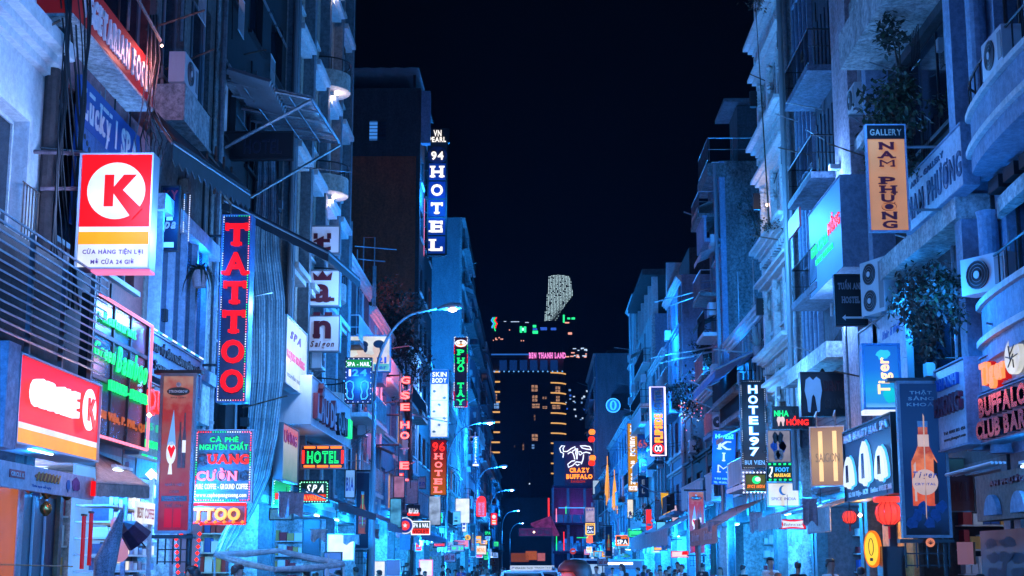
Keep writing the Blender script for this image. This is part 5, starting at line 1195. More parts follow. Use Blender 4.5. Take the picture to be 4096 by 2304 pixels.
# ------------------------------------------------------------------ further signs on the left
t, w_, h_ = box_sign('spa_white_board', 'tall white lit spa board with pink lettering right of the striped tarpaulin', along('L', 1142, 1222, 1258, 1530, -6.3), 'L', E('lit_offwhite', (205, 220, 232), .8), WHITEM, .25, .03)
word(t, 'SPA', -w_ * .05, h_ * .72, w_ * .5, h_ * .13, M('violet_letter', (.25, .15, .5)), ext=.02, style='script'); word(t, 'PHỤNG HOÀNG', -.0, h_ * .40, w_ * .86, h_ * .12, E('pink_letter', (230, 110, 160), .8), ext=.02); word(t, 'TRUYỀN THỐNG', 0, h_ * .12, w_ * .8, h_ * .05, P_GRY, ext=.01, split=False)
glow(t, 0, -.7, h_ * .5, 120, (.4, .6, 1))
for i, (v0, v1, ch, lb) in enumerate(((905, 1012, 't', 'topmost white box sign of the stack, red letter half hidden by the awning'), (1083, 1222, 'a', 'middle white box sign with a red letter a under a crown'), (1264, 1404, 'n', 'lowest white box sign with a red letter n over red script'))):
    t, w_, h_ = box_sign('letter_box_sign', lb, front(1222, v0, 1358, v1, 45), 'F', E('acrylic_front_light', (120, 132, 168), .55, (.7, .7, .74)), GREYM, .3, .03, bracket=-1.2, group='stack of white letter box signs')  # light falling on the acrylic is put in as a faint glow
    lm = M('maroon_acrylic', (.16, .012, .02), .35, 0, .1, bump=0)
    zb = .12 if ch != 'n' else .42
    word(t, ch, 0, h_ * .1 if ch == 't' else h_ * (.12 if ch == 'a' else .38), w_ * .52, h_ * (.62 if ch == 't' else .72), lm, ext=.08, style='slab')
    if ch == 'a': shape(t, 'crown', [(-.26, h_ * .72), (.26, h_ * .72), (.3, h_ * .95), (.14, h_ * .82), (0, h_ * 1.0), (-.14, h_ * .82), (-.3, h_ * .95)], lm, -.004, .06)
    if ch == 'n': word(t, 'Saigon', 0, h_ * .12, w_ * .72, h_ * .17, lm, ext=.04, style='script')
glow(t, w_, -1.2, h_ * 1.5, 160, (.15, .4, 1))
t, w_, h_ = box_sign('raised_letter_fascia', 'pale fascia with dark red and black raised letters ending in a lit green one', along('L', 1242, 1400, 1500, 1695, -6.0), 'L', M('pale_fascia', (.55, .55, .62), .5, 0, .25), WHITEM, .9, .02)
word(t, 'LẨU DÊ', -w_ * .22, h_ * .18, w_ * .45, h_ * .5, P_MAR, ext=.14, style='black', gap=.05); word(t, 'QUÁN', w_ * .2, h_ * .22, w_ * .26, h_ * .4, P_BLK, ext=.12, style='black', gap=.04); word(t, 'N', w_ * .42, h_ * .24, w_ * .08, h_ * .42, N_GRN, ext=.12, style='black')
sheet('maroon_shop_awning', 'maroon awning under the raised letter fascia', (-6.9, 40.5, 3.95), (-6.9, 50, 3.95), (-5.3, 50, 3.35), (-5.3, 40.5, 3.35), M('maroon_cloth', (.10, .03, .04), .8), valance=('one', .18, 16))
t, w_, h_ = box_sign('green_neon_hotel_sign', 'black box sign with green neon HOTEL and thick orange neon border', front(1206, 1784, 1378, 1872, 42.5), 'F', BLACKP, GREYM, .2, .03)
word(t, 'HOTEL', 0, h_ * .24, w_ * .74, h_ * .52, N_GRN, ext=.05, style='neon'); word(t, 'HOTEL', 0, h_ * .24, w_ * .74, h_ * .52, M('dark_green_letter', (.01, .10, .07)), ext=.02, style='slab', name='letter_backing')
for f in (-1, 0, 1): tubes(t, [[(f * w_ * .31 - w_ * .13, -.06, h_ * .93), (f * w_ * .31 + w_ * .13, -.06, h_ * .93)], [(f * w_ * .31 - w_ * .13, -.06, h_ * .07), (f * w_ * .31 + w_ * .13, -.06, h_ * .07)]], .035, N_ORG)
tubes(t, [[(-w_ * .46, -.06, h_ * .2), (-w_ * .46, -.06, h_ * .8)], [(w_ * .46, -.06, h_ * .2), (w_ * .46, -.06, h_ * .8)]], .035, N_RED)
GRNP = M('green_panel', (.01, .10, .05), .4)
t, w_, h_ = box_sign('green_border_spa_sign', 'green LED bordered spa sign with a red lower strip', front(1196, 1924, 1314, 2010, 43), 'F', GRNP, DARKM, .15, .03)
word(t, 'SPA', .03, h_ * .48, w_ * .6, h_ * .36, N_WHT, ext=.04, style='script'); MB().box(-w_ * .46, w_ * .42, -.02, -.001, h_ * .08, h_ * .38).build('red_strip', E('red_strip', (235, 50, 35), 1.0), t); word(t, 'LAVENDER', -.02, h_ * .13, w_ * .82, h_ * .2, N_ORG, y=-.021, ext=.02)
bulbs(t, rectpath(-w_ * .47, w_ * .47, h_ * .04, h_ * .94, -.03), .075, .02, [E('pale_green_led', (140, 255, 190), 2.2, vary=0)])
t, w_, h_ = box_sign('pink_side_board', 'pale pink and grey board half hidden by the striped tarpaulin', along('L', 1128, 1190, 1690, 1915, -6.2), 'L', printed('pink_grey_print', [(0, (90, 150, 140)), (.45, (190, 190, 190)), (.6, (225, 90, 90)), (.7, (190, 150, 175)), (1, (150, 130, 170))], 2, .7), GREYM, .2, .02)
word(t, 'ƯƠNG', 0, h_ * .68, w_ * .8, h_ * .2, E('plum_letter', (140, 50, 110), .6), ext=.02)
t, w_, h_ = box_sign('green_spa_box', 'small green LED framed box sign at the tarpaulin foot', front(1092, 1915, 1165, 2025, 39.5), 'F', E('green_lit_face', (40, 190, 110), .7, vary=.4), M('yellow_case', (.5, .45, .3)), .2, .03)
MB().box(-w_ * .4, w_ * .25, -.02, -.001, h_ * .25, h_ * .48).build('red_patch', E('red_strip', (235, 50, 35), 1.0), t); bulbs(t, rectpath(-w_ * .45, w_ * .45, h_ * .05, h_ * .95, -.03), .06, .018, [N_GRN, N_WHT])
t, w_, h_ = box_sign('small_letter_board', 'small pale board with fine grey lettering below the green box sign', front(1078, 2036, 1168, 2078, 38.5), 'F', L_CREAM if False else M('dull_white_board', (.5, .47, .42)), DARKM, .2, .02)
word(t, 'COFFEE AND TEA', 0, h_ * .3, w_ * .8, h_ * .35, P_GRY, ext=.01)
t, w_, h_ = box_sign('foot_spa_sign', 'dark spa and nail sign with blue neon footprints', front(1380, 1432, 1487, 1612, 49), 'F', NAVYP, DARKM, .15, .02)
MB().box(-w_ / 2 + .02, w_ / 2 - .02, -.02, -.001, h_ * .79, h_ * .96).build('green_strip', E('green_lit_face2', (30, 150, 60), .8), t); word(t, 'SPA - NAIL', 0, h_ * .82, w_ * .86, h_ * .09, N_WHT, y=-.02, ext=.03); letters(t, '124', -.02, h_ * .60, h_ * .15, N_WHT, w=w_ * .7, ext=.03, style='slab', dark=(1, 2), darkmat=P_GRY)
for cx, sg in ((-.28, 1), (.22, -1)):
    ol = [(0, .02), (.10, .0), (.13, .12), (.09, .26), (.14, .42), (.12, .58), (.0, .64), (-.11, .58), (-.12, .42), (-.07, .28), (-.1, .12), (-.02, .0)]
    MB().tube([(cx + sg * x * .95, -.05, h_ * .08 + z * .95) for x, z in ol], .022, 5).build('neon_footprint', N_BLU, t)
bulbs(t, rectpath(-w_ * .48, w_ * .48, .03, h_ - .03, -.03), .16, .02, [N_WHT])
glow(t, 0, -.8, h_ * .5, 160, (.008, .25, 1)); glow(t, -1.2, 1.5, 3.5, 220, (.008, .25, 1))
t, w_, h_ = box_sign('massage_billboard', 'lit cream billboard picturing two reclining heads beside the street lamp arm', front(1396, 1344, 1560, 1484, 56), 'F', E('lit_cream_print', (222, 222, 210), .8, vary=.25), BLUEP, .3, .03)
HAIR = M('hair_print', (.015, .02, .03), .5, 0, 0); SKIN = E('skin_tone_print', (235, 205, 185), .7)
for cx, cz, fl in ((-w_ * .2, h_ * .66, -1), (w_ * .2, h_ * .68, -1)):
    shape(t, 'head_print', blob(cx, cz - .06, .19, .24), SKIN, -.004); shape(t, 'hair_print', blob(cx + .04, cz + .12, .21, .15), HAIR, -.012); shape(t, 'hair_print', blob(cx + .15, cz - .02, .08, .16), HAIR, -.02); shape(t, 'shoulder_print', blob(cx + .1, cz - .42, .42, .2, 18, .06, 3), SKIN, -.002, .001)
shape(t, 'arm_print', blob(w_ * .38, h_ * .5, .1, .35), E('pale_arm', (230, 225, 225), .7), -.02)
MB().box(w_ * .1, w_ / 2 - .02, -.03, -.021, .03, h_ * .2).build('teal_strip', E('teal_strip', (90, 190, 190), .7), t); word(t, '21', w_ * .3, h_ * .22, w_ * .24, h_ * .18, P_BLU, y=-.021, ext=.02, style='slab'); word(t, 'ker', w_ * .28, h_ * .05, w_ * .3, h_ * .12, P_BLU, y=-.031, ext=.01)
t = thing('neon_letter_column', 'vertical column of pink red neon letters on a dark frame, one letter unlit', 'sign', PY(1617, 1925, 64), 0)
s_ = 64 / 6000
MB().box(-.28, -.24, .1, .16, -.3, 440 * s_).box(.24, .28, .1, .16, -.3, 440 * s_).build('frame', DARKM, t)
for ch, v, on in (('G', 1520, 1), ('U', 1550, 0), ('S', 1582, 1), ('E', 1628, 1), ('H', 1700, 1), ('O', 1742, 1), ('T', 1805, 0), ('E', 1862, 1), ('L', 1908, 1)):
    q = word(t, ch, 0, (1925 - v - 14) * s_, .38, 27 * s_, E('coral_letter', (255, 120, 120), 2.2, vary=0) if on else P_GRY, ext=.08, style='bold', split=True)
    if on: word(t, ch, 0, (1925 - v - 14) * s_, .40, 28 * s_, N_RED, y=.02, ext=.05, style='neonfat', name='neon_letter')
for v in (1500, 1660, 1780): MB().tube([(-.28, .13, (1925 - v) * s_), (-1.4, .13, (1925 - v) * s_)], .04, 5).build('bracket', DARKM, t)
glow(t, 0, .9, 4.0, 450, (1, .14, .14), .5); glow(t, 0, -.7, 2.0, 40, (1, .25, .3))
t, w_, h_ = box_sign('skin_body_billboard', 'tall lit white skin and body billboard above the orange hotel sign', front(1722, 1480, 1792, 1748, 88), 'F', E('lit_poster_white', (225, 230, 228), .9, vary=.2), BLUEP, .4, .04)
MB().box(-w_ / 2, w_ / 2, -.03, -.001, h_ * .79, h_).build('blue_header', L_BLUE, t); word(t, 'SKIN', 0, h_ * .90, w_ * .85, h_ * .07, N_WHT, y=-.03, ext=.03); word(t, 'BODY', 0, h_ * .81, w_ * .85, h_ * .07, N_WHT, y=-.03, ext=.03)
for f in (.28, .54): MB().box(-w_ / 2, w_ / 2, -.02, -.001, h_ * f, h_ * f + .03).build('panel_line', P_GRY, t)
for i in range(7): shape(t, 'face_print', blob(-w_ * .3 + (i % 3) * w_ * .3, h_ * (.08 + .1 * i), w_ * .09, h_ * .018, 9, .3, i), M('teal_print', (.04, .15, .2)))
glow(t, 0, -1.5, h_ * .5, 700, (.12, .38, 1), .4)
t, w_, h_ = box_sign('orange_hotel_sign', 'vertical orange hotel sign with glowing red number and letters', front(1722, 1760, 1786, 1980, 84), 'F', printed('orange_red_print', [(0, (205, 110, 25)), (.45, (180, 70, 22)), (.75, (150, 30, 25)), (1, (120, 15, 25))], 3.1, .55, 1.0, .1), DARKM, .3, .03)
word(t, '96', 0, h_ * .80, w_ * .8, h_ * .16, N_RED, ext=.06, style='bold'); letters(t, 'HOTEL', 0, h_ * .02, h_ * .76, E('hot_pink_red', (255, 105, 110), 2.0, vary=0), ext=.06, style='slab', vertical=True, lh=1.45, wl=.42)
t, w_, h_ = box_sign('green_letter_column', 'vertical maroon sign with green letters and a bulb border under the tall blue wall', front(1816, 1348, 1870, 1628, 96), 'F', M('maroon_panel', (.22, .02, .04), .4), DARKM, .3, .03)
for cx in (-.16, .16): shape(t, 'cup_emblem', disc(cx, h_ * .915, .13, .12, 12), E('cream_emblem', (255, 235, 215), 1.2))
shape(t, 'cup_emblem', disc(0, h_ * .875, .3, .09, 14), N_ORG, -.02); MB().tube(ring(0, h_ * .91, .36, .2, -.04, 12), .03, 4).build('neon_ring', N_WHT, t)
letters(t, 'PHỐ TÂY', 0, h_ * .01, h_ * .83, E('green_letter', (25, 240, 120), 1.3, vary=0), ext=.06, style='slab', vertical=True, lh=1.5, wl=.42)
bulbs(t, rectpath(-w_ / 2, w_ / 2, 0, h_, -.05), .1, .035, [N_WHT, N_RED, N_GRN, N_WHT, N_BLU])
t, w_, h_ = box_sign('hotel_column_sign', 'tall column sign with glowing white number and hotel letters on blue boxes', front(1706, 516, 1790, 1022, 92), 'F', None, DARKM, .5, 0)
G94 = E('blue_glow_panel', (12, 62, 165), .55, vary=.2)
PW = E('warm_white_letter', (240, 232, 222), 1.25, vary=0)
Z = lambda v: h_ * (1022 - v) / 506.0
MB().box(-w_ / 2 - .1, w_ / 2 + .1, -.05, .3, Z(572), Z(514)).build('name_box', BLACKP, t); word(t, 'VN', 0, Z(546), w_ * .4, .4, PW, y=-.05, ext=.08); word(t, 'PEARL', 0, Z(569), w_ * .86, .32, PW, y=-.05, ext=.08)
MB().prism(disc(0, Z(622), .62, .58), -.04, .2).build('number_disc', M('navy_disc', (.01, .02, .07)), t); word(t, '94', 0, Z(640), w_ * .62, .52, PW, y=-.04, ext=.1, style='bold')
for i, ch in enumerate('HOTEL'):
    zt = Z(656 + i * 73); zb = Z(656 + i * 73 + 66)
    MB().box(-w_ * .42, w_ * .42, -.04, .2, zb, zt).build('letter_box', G94, t); word(t, ch, 0, zb + .18, w_ * .60, (zt - zb) - .36, PW, y=-.04, ext=.1, style='slab')
MB().box(-w_ / 2 - .42, -w_ / 2 - .3, -.05, .3, -1.5, h_ * .92).build('lit_edge_strip', E('pale_edge_strip', (130, 165, 235), .7, vary=.3), t)
MB().box(-w_ / 2 - .28, -w_ / 2 - .16, -.02, .25, .0, h_ * .45).build('pink_edge_strip', L_PINK, t)
for k in range(9): MB().box(-w_ / 2 - .44, -w_ / 2 + .05, .0, .08, k * h_ / 9, k * h_ / 9 + .06).build('tie_bar', DARKM, t)
ld = bpy.data.lights.new('sign_glow', 'AREA'); glow(t, 0, -1.8, h_ * .4, 900, (.008, .25, 1), .5)
ld.energy = 400; ld.color = (.08, .35, 1); ld.shape = 'RECTANGLE'; ld.size = 1.2; ld.size_y = 7
lo = bpy.data.objects.new('sign_glow', ld); COL.objects.link(lo); lo.parent = t; lo.location = (w_ / 2 + .05, .25, h_ / 2); lo.rotation_euler = (0, R(-90), 0)
t, w_, h_ = box_sign('slim_letter_sign', 'slim vertical white lettered sign hanging far down the left side', front(1892, 1746, 1914, 1864, 150), 'F', M('blue_panel', (.03, .12, .35)), BLUEP, .2, 0)
glow(t, 0, -1.5, 2, 1200, (.008, .25, 1), .4); letters(t, 'CASTILLA', 0, h_ * .08, h_ * .92, N_WHT, ext=.06, vertical=True, lh=1.25); MB().box(-w_ * .55, w_ * .55, -.06, -.001, 0, h_ * .06).build('footer', N_WHT, t)
# small signs towards the far left
def small(name, label, rect, face, Y, txt=None, tm=None, st='bold', case=DARKM, z=.25, hh=.5, border=None, cat='sign'):
    t, w_, h_ = box_sign(name, label, front(*rect, Y), 'F', face, case, .15 + Y * .001, .02, cat=cat)
    if txt: word(t, txt, 0, h_ * z, w_ * .82, h_ * hh, tm, ext=.03, style=st)
    if border: tubes(t, [rectpath(-w_ / 2, w_ / 2, 0, h_, -.04)], Y * .0004, border)
    return t, w_, h_
t = thing('round_star_sign', 'round white sign with a red centre and white star', 'sign', PY(1620, 2135, 60), 0); s_ = .01
MB().prism(disc(0, .32, .33, .33, 32), 0, .12).build('rim', L_WHITE, t); shape(t, 'navy_ring', disc(0, .32, .285, .285, 32), P_BLU, -.002, .012); shape(t, 'red_centre', disc(0, .32, .19, .19, 24), E('coral_red', (235, 60, 65), 1), -.015, .012)
shape(t, 'star', [((.1 if k % 2 == 0 else .045) * math.sin(math.pi * k / 5), .32 + (.1 if k % 2 == 0 else .045) * math.cos(math.pi * k / 5)) for k in range(10)], L_WHITE, -.028, .01)
MB().box(-.2, .2, .02, .1, -.62, -.02).build('lower_panel', M('dull_blue_board', (.12, .25, .45)), t)
t, w_, h_ = small('nail_salon_sign', 'small green and red spa and nail sign with white letters', (1646, 2086, 1720, 2138), GRNP, 62, border=N_WHT)
word(t, 'SPA & NAIL', 0, h_ * .55, w_ * .86, h_ * .34, N_WHT, ext=.03); MB().box(-w_ / 2 + .02, w_ / 2 - .02, -.02, -.001, .02, h_ * .45).build('red_strip', E('red_strip', (235, 50, 35), 1.0), t); word(t, 'VIOLET', 0, h_ * .08, w_ * .84, h_ * .3, E('deep_red', (120, 8, 20), .6), y=-.02, ext=.02)
t, w_, h_ = small('nail_neon_cloud', 'small white and red neon nail salon lettering', (1630, 2022, 1678, 2064), None, 66, 'Nail Lucie', N_WHT, 'script'); MB().box(-w_ * .5, w_ * .5, -.02, -.001, h_ * .05, h_ * .3).build('red_strip', N_RED, t)
small('white_far_billboard', 'plain glowing white billboard beside the second street lamp', (1822, 1994, 1878, 2092), L_WHITE, 110)
t, w_, h_ = small('pink_box_sign', 'pink lit vertical box sign with an orange cap far down the left side', (1908, 2004, 1942, 2064), E('pink_box_face', (235, 95, 125), .9), 150, border=N_RED)
MB().prism(disc(0, h_ + .18, w_ * .5, .3, 16), -.05, .2).build('cap', N_RED, t); letters(t, 'GIANG', -.18, .1, h_ - .3, P_WHT, ext=.04, vertical=True); letters(t, 'COFFE', .2, .1, h_ - .3, P_WHT, ext=.04, vertical=True)
t, w_, h_ = small('far_store_sign', 'tiny red and white store sign far down the left side', (1966, 2054, 1986, 2098), L_WHITE, 165, border=L_RED); MB().box(-w_ / 2, w_ / 2, -.04, -.01, h_ * .4, h_).build('red_face', L_RED, t); shape(t, 'disc', disc(0, h_ * .7, .22, .22, 14), L_WHITE, -.042, .02); MB().box(-w_ / 2, w_ / 2, -.04, -.01, h_ * .18, h_ * .32).build('orange_stripe', L_ORANGE, t)
t = thing('round_orange_sign', 'small round orange sign with a letter B beside the far banner', 'sign', PY(1871, 2150, 118), 0); MB().prism(disc(0, 0, .22, .22, 24), 0, .1).build('disc', L_YELLOW, t); word(t, 'B', 0, -.11, .16, .22, P_BLK, ext=.03)
small('parking_sign', 'pale parking notice with red lettering at the left kerb', (1776, 2212, 1822, 2248), M('pale_notice', (.6, .58, .62)), 70, 'GIỮ XE', P_RED)
small('exchange_sign', 'green and white lit 24 hour sign low on the left', (1802, 2180, 1856, 2206), L_SKY, 88, 'W 24', N_GRN)
small('orange_menu_sign', 'bright orange and white menu light box low on the far left', (1905, 2182, 1945, 2218), L_CREAM, 112, 'MENU', N_ORG)
small('green_far_sign', 'tiny green lit sign left of the far street lamps', (1938, 2120, 1964, 2144), M('green_panel', (.01, .1, .05)), 130, 'SPA', N_GRN)
small('red_arrow_neon', 'small red neon arrow board low on the left', (1734, 2170, 1782, 2188), M('dusky_red', (.2, .03, .05)), 76, 'MASSAGE', N_RED)
small('blue_tall_sign', 'blue lit narrow sign next to the nearest lamp pole', (1380, 1880, 1420, 1990), L_SKY, 51, 'BIA', P_BLU)
small('white_curtain_lightbox', 'white lit advert wall low beside the nearest lamp pole', (1310, 2138, 1416, 2240), L_WHITE, 50, case=WHITEM)
small('white_menu_lightbox', 'white lit menu board low on the left past the nearest lamp pole', (1488, 2245, 1540, 2304), L_WHITE, 56, case=WHITEM)
small('menu_lightbox', 'white lit menu board with pink bulbs low on the left', (1678, 2240, 1730, 2304), L_WHITE, 66, case=WHITEM, border=L_PINK)
small('blue_grey_menu_board', 'pale blue board standing beside the white menu board', (1544, 2240, 1600, 2304), E('dim_blue_face', (80, 130, 200), .6), 57, case=WHITEM)
small('striped_price_board', 'blue striped board of lit lines below the orange hotel sign', (1716, 1985, 1762, 2100), E('stripe_face', (160, 185, 220), .7, vary=.6), 80)
small('grey_green_panel', 'plain grey green panel below the neon letter column', (1624, 1920, 1672, 2015), M('grey_green_board', (.25, .36, .36)), 67)
small('pink_glass_panel', 'pink lit glass panel under the neon letter column', (1575, 1905, 1618, 1990), E('pink_glass', (190, 130, 170), .55, vary=.5), 60)
small('cyan_display_case', 'cyan lit display case low under the neon letter column', (1560, 1995, 1605, 2110), E('cyan_case', (80, 165, 210), .7, vary=.7), 58)
small('hanging_en_sign', 'small hanging sign with dark script left of the orange hotel sign', (1672, 1908, 1702, 1954), M('pale_notice', (.6, .58, .62)), 78, 'en', P_BLU, 'script')

# ------------------------------------------------------------------ signs on the right
t, w_, h_ = box_sign('gallery_column_sign', 'orange vertical sign with maroon ornate letters and a black gallery header', front(3484, 502, 3616, 922, 26), 'F', E('amber_face_added_glow', (196, 112, 60), .62, (.6, .3, .1)), BLUEP, .12, .02, bracket=1.5)  # unlit board; its warm glow is put into the face
MB().box(-w_ / 2, w_ / 2, -.012, -.001, h_ * .87, h_).build('header', BLACKP, t); word(t, 'GALLERY', 0, h_ * .905, w_ * .84, h_ * .06, M('cream_letter', (.62, .5, .42)), y=-.012, ext=.01)
glow(t, -.9, -.6, h_ * 1.2, 130, (.07, .34, 1), .3); letters(t, 'NAM PHƯƠNG', .0, .03, h_ * .83, P_MAR, ext=.03, style='slab', vertical=True, lh=1.22, wl=.26)  # blue fill light added here, not thrown by the sign
t, w_, h_ = box_sign('gallery_wall_board', 'pale blue art gallery board with thin raised letters', along('R', 3628, 3852, 486, 742, 7.15), 'R', M('pale_blue_board', (.50, .58, .68), .5, 0, .25), BLUEP, .25, .02)
word(t, 'ART - GALLERY', -w_ * .1, h_ * .76, w_ * .6, h_ * .1, M('slate_letter', (.10, .17, .28)), ext=.02); word(t, 'NAM PHƯƠNG', 0, h_ * .2, w_ * .94, h_ * .42, M('slate_letter', (.10, .17, .28)), ext=.02, style='bold', gap=.25)
# dental box sign on the glass house
t, w_, h_ = box_sign('dental_box_sign', 'big pale blue wall box sign with green and red neon dental lettering', along('R', 3238, 3369, 692, 1072, 6.95), 'R', E('sky_blue_added_glow', (16, 88, 180), .5, (.3, .5, .65), .2), BLUEP, .85, .02)  # board face brightened with an added glow
word(t, 'NHA KHOA', -w_ * .16, h_ * .44, w_ * .5, h_ * .13, E('soft_green_neon', (40, 235, 135), 1.2, vary=0), ext=.03, style='thin', gap=.3); word(t, 'HỒNG', w_ * .28, h_ * .50, w_ * .32, h_ * .14, E('soft_red_neon', (255, 50, 45), 1.3, vary=0), ext=.03, style='thin', gap=.3); word(t, 'ROSE DENTAL', -w_ * .02, h_ * .31, w_ * .52, h_ * .07, E('soft_green_neon', (40, 235, 135), 1.2, vary=0), ext=.03, style='thin', gap=.4)
glow(t, 0, -1.4, h_ * .3, 60, (.008, .25, 1)); glow(t, -w_ * 1.5, -1.6, h_ * 1.3, 1100, (.06, .36, 1), .4); glow(t, -w_ * 1.1, -1.2, -h_, 380, (.12, .42, 1))  # strong side lights added to brighten the ornate front
t, w_, h_ = box_sign('hostel_arrow_sign', 'black hostel sign with grey letters and a left pointing arrow', front(3348, 1102, 3458, 1298, 33), 'F', BLACKP, DARKM, .15, .03)
word(t, 'TUẤN ANH', 0, h_ * .72, w_ * .84, h_ * .13, P_GRY, ext=.02, style='slab'); word(t, 'HOSTEL', 0, h_ * .44, w_ * .6, h_ * .13, P_GRY, ext=.02, style='slab')
shape(t, 'arrow', [(-w_ * .32, h_ * .14), (-w_ * .2, h_ * .20), (-w_ * .2, h_ * .16), (w_ * .4, h_ * .16), (w_ * .4, h_ * .12), (-w_ * .2, h_ * .12), (-w_ * .2, h_ * .08)], P_WHT)
t, w_, h_ = box_sign('spa_poster_board', 'large grey spa poster board with slanted script behind the blue beer sign', along('R', 3442, 3630, 1195, 1560, 7.3), 'R', M('grey_poster', (.42, .44, .50), .5, 0, .3), GREYM, .1, .03)
word(t, 'Spa', -w_ * .25, h_ * .42, w_ * .4, h_ * .22, P_BLU, ext=.01, style='script'); word(t, 'Hair & Nail', w_ * .2, h_ * .72, w_ * .35, h_ * .1, P_BLU, ext=.01, style='script')
t, w_, h_ = box_sign('blue_beer_sign', 'bright blue lit beer sign with its gold name turned sideways', front(3462, 1380, 3592, 1632, 28.5), 'F', printed('beer_blue_print', [(0, (110, 185, 235)), (.08, (40, 140, 225)), (.3, (30, 150, 215)), (.6, (20, 105, 215)), (1, (20, 95, 205))], 1.2, .95, 2, .1), M('blue_case2', (.05, .2, .5), .4), .22, .03)
word(t, 'Tiger', .02, h_ * .22, h_ * .58, w_ * .34, E('gold_letter', (255, 205, 150), 1.4, vary=0), ext=.03, style='bold', rot=1, gap=.1)
shape(t, 'tiger_emblem', blob(w_ * .05, h_ * .84, w_ * .2, h_ * .08, 14, .3, 5), E('teal_emblem', (50, 190, 225), .9)); shape(t, 'teal_patch', blob(w_ * .22, h_ * .2, w_ * .2, h_ * .12, 14, .2, 6), E('teal_patch', (20, 185, 195), .9), -.003, .002)
MB().box(-w_ / 2 - .03, w_ / 2 + .03, -.04, .25, -.12, -.035).build('white_base', L_WHITE, t)
glow(t, 0, -.8, h_ * .5, 60, (.05, .4, 1)); glow(t, w_ * .9, .2, h_ * 1.5, 220, (.008, .25, 1))
# hotel 97, dental, spice, foot massage cluster
t, w_, h_ = box_sign('black_hotel_sign', 'black vertical hotel sign with blue edged white letters and number', front(2972, 1526, 3056, 1872, 48.5), 'F', printed('hotel97_print', [(0, (70, 70, 75)), (.2, (40, 45, 60)), (.45, (12, 16, 26)), (1, (8, 12, 20))], 2.8, .6, 1, .05), DARKM, .22, .035)
letters(t, 'HOTEL97', 0, h_ * .13, h_ * .84, N_WHT, ext=.06, style='bold', vertical=True, lh=1.3, wl=.3); letters(t, 'HOTEL97', 0, h_ * .13, h_ * .84, N_BLU, ext=.03, style='neonfat', vertical=True, lh=1.3, wl=.31, name='blue_outline')
word(t, 'BUI VIEN', 0, h_ * .04, w_ * .84, h_ * .05, P_WHT, ext=.02); bulbs(t, rectpath(-w_ / 2, w_ / 2, 0, h_, -.045), .06, .012, [N_WHT, P_GRY])
glow(t, 0, -.8, h_ * .5, 130, (.1, .4, 1)); glow(t, w_, .5, h_ * 1.3, 160, (.008, .25, 1))
t, w_, h_ = box_sign('spice_bulb_sign', 'small spice sign with green crescent and big bulbs around it', front(2984, 1898, 3062, 1962, 46), 'F', E('olive_lit_face', (95, 105, 60), .6, vary=.4), DARKM, .2, .02)
shape(t, 'crescent', disc(.02, h_ * .66, .13, .12, 20), N_GRN, -.004, .02); shape(t, 'crescent_cut', disc(.06, h_ * .70, .09, .07, 16), L_WHITE, -.026, .01)
word(t, 'SPICE INDIA', 0, h_ * .16, w_ * .86, h_ * .2, N_ORG, ext=.03, style='script')
for (xa, za), (xb, zb) in (((-.38, -.06), (.38, -.06)), ((.38, -.06), (.38, h_ + .06)), ((.38, h_ + .06), (-.38, h_ + .06)), ((-.38, h_ + .06), (-.38, -.06))):
    n = 7 if xa != xb else 5
    for q in range(n): MB().octa((xa + (xb - xa) * q / n, -.04, za + (zb - za) * q / n), .036).build('bulb', N_WHT, t)
t, w_, h_ = box_sign('foot_massage_sign', 'green LED framed foot massage sign with white footprints', front(3070, 1854, 3188, 1922, 44.5), 'F', M('deep_green_panel', (.005, .05, .03), .4), DARKM, .15, .02)
word(t, 'FOOT', 0, h_ * .52, w_ * .44, h_ * .26, N_BLU, ext=.03); word(t, 'MASSAGE', 0, h_ * .22, w_ * .54, h_ * .2, N_YEL, ext=.03)
for sg in (-1, 1): MB().tube([(sg * w_ * .42, -.04, h_ * .75), (sg * w_ * .34, -.04, h_ * .78), (sg * w_ * .36, -.04, h_ * .5), (sg * w_ * .44, -.04, h_ * .25), (sg * w_ * .38, -.04, h_ * .2)], .025, 5).build('neon_footprint', N_WHT, t)
for k in range(6):
    for z in (.02, h_ - .02): MB().box(-w_ / 2 + .04 + k * w_ / 6, -w_ / 2 + .11 + k * w_ / 6, -.05, -.01, z - .025, z + .025).build('led_block', N_GRN, t)
t, w_, h_ = box_sign('spice_white_sign', 'white lit spice restaurant sign with a blue crescent', front(3074, 1932, 3194, 2024, 44.3), 'F', E('lit_ivory', (222, 215, 198), .85), GREYM, .2, .025)
m = [(.13 * math.cos(R(a_)), h_ * .68 + .14 * math.sin(R(a_))) for a_ in range(70, 300, 20)] + [(.04 + .1 * math.cos(R(a_)), h_ * .70 + .12 * math.sin(R(a_))) for a_ in range(290, 70, -20)]
shape(t, 'crescent', m, M('teal_letter_paint', (.02, .2, .32))); word(t, 'SPICE INDIA', 0, h_ * .25, w_ * .8, h_ * .13, M('plum_paint', (.2, .05, .12)), ext=.01, style='thin')
t, w_, h_ = box_sign('dental_neon_sign', 'black dental sign with green and red neon letters and a small tooth', front(3092, 1628, 3248, 1712, 41.5), 'F', BLACKP, DARKM, .2, .02)
word(t, 'NHA', -w_ * .28, h_ * .56, w_ * .36, h_ * .28, N_GRN, ext=.04); word(t, 'KHOA', w_ * .18, h_ * .56, w_ * .4, h_ * .28, M('dead_letter', (.03, .035, .04)), ext=.04); word(t, 'HỒNG', w_ * .12, h_ * .14, w_ * .55, h_ * .28, N_RED, ext=.04)
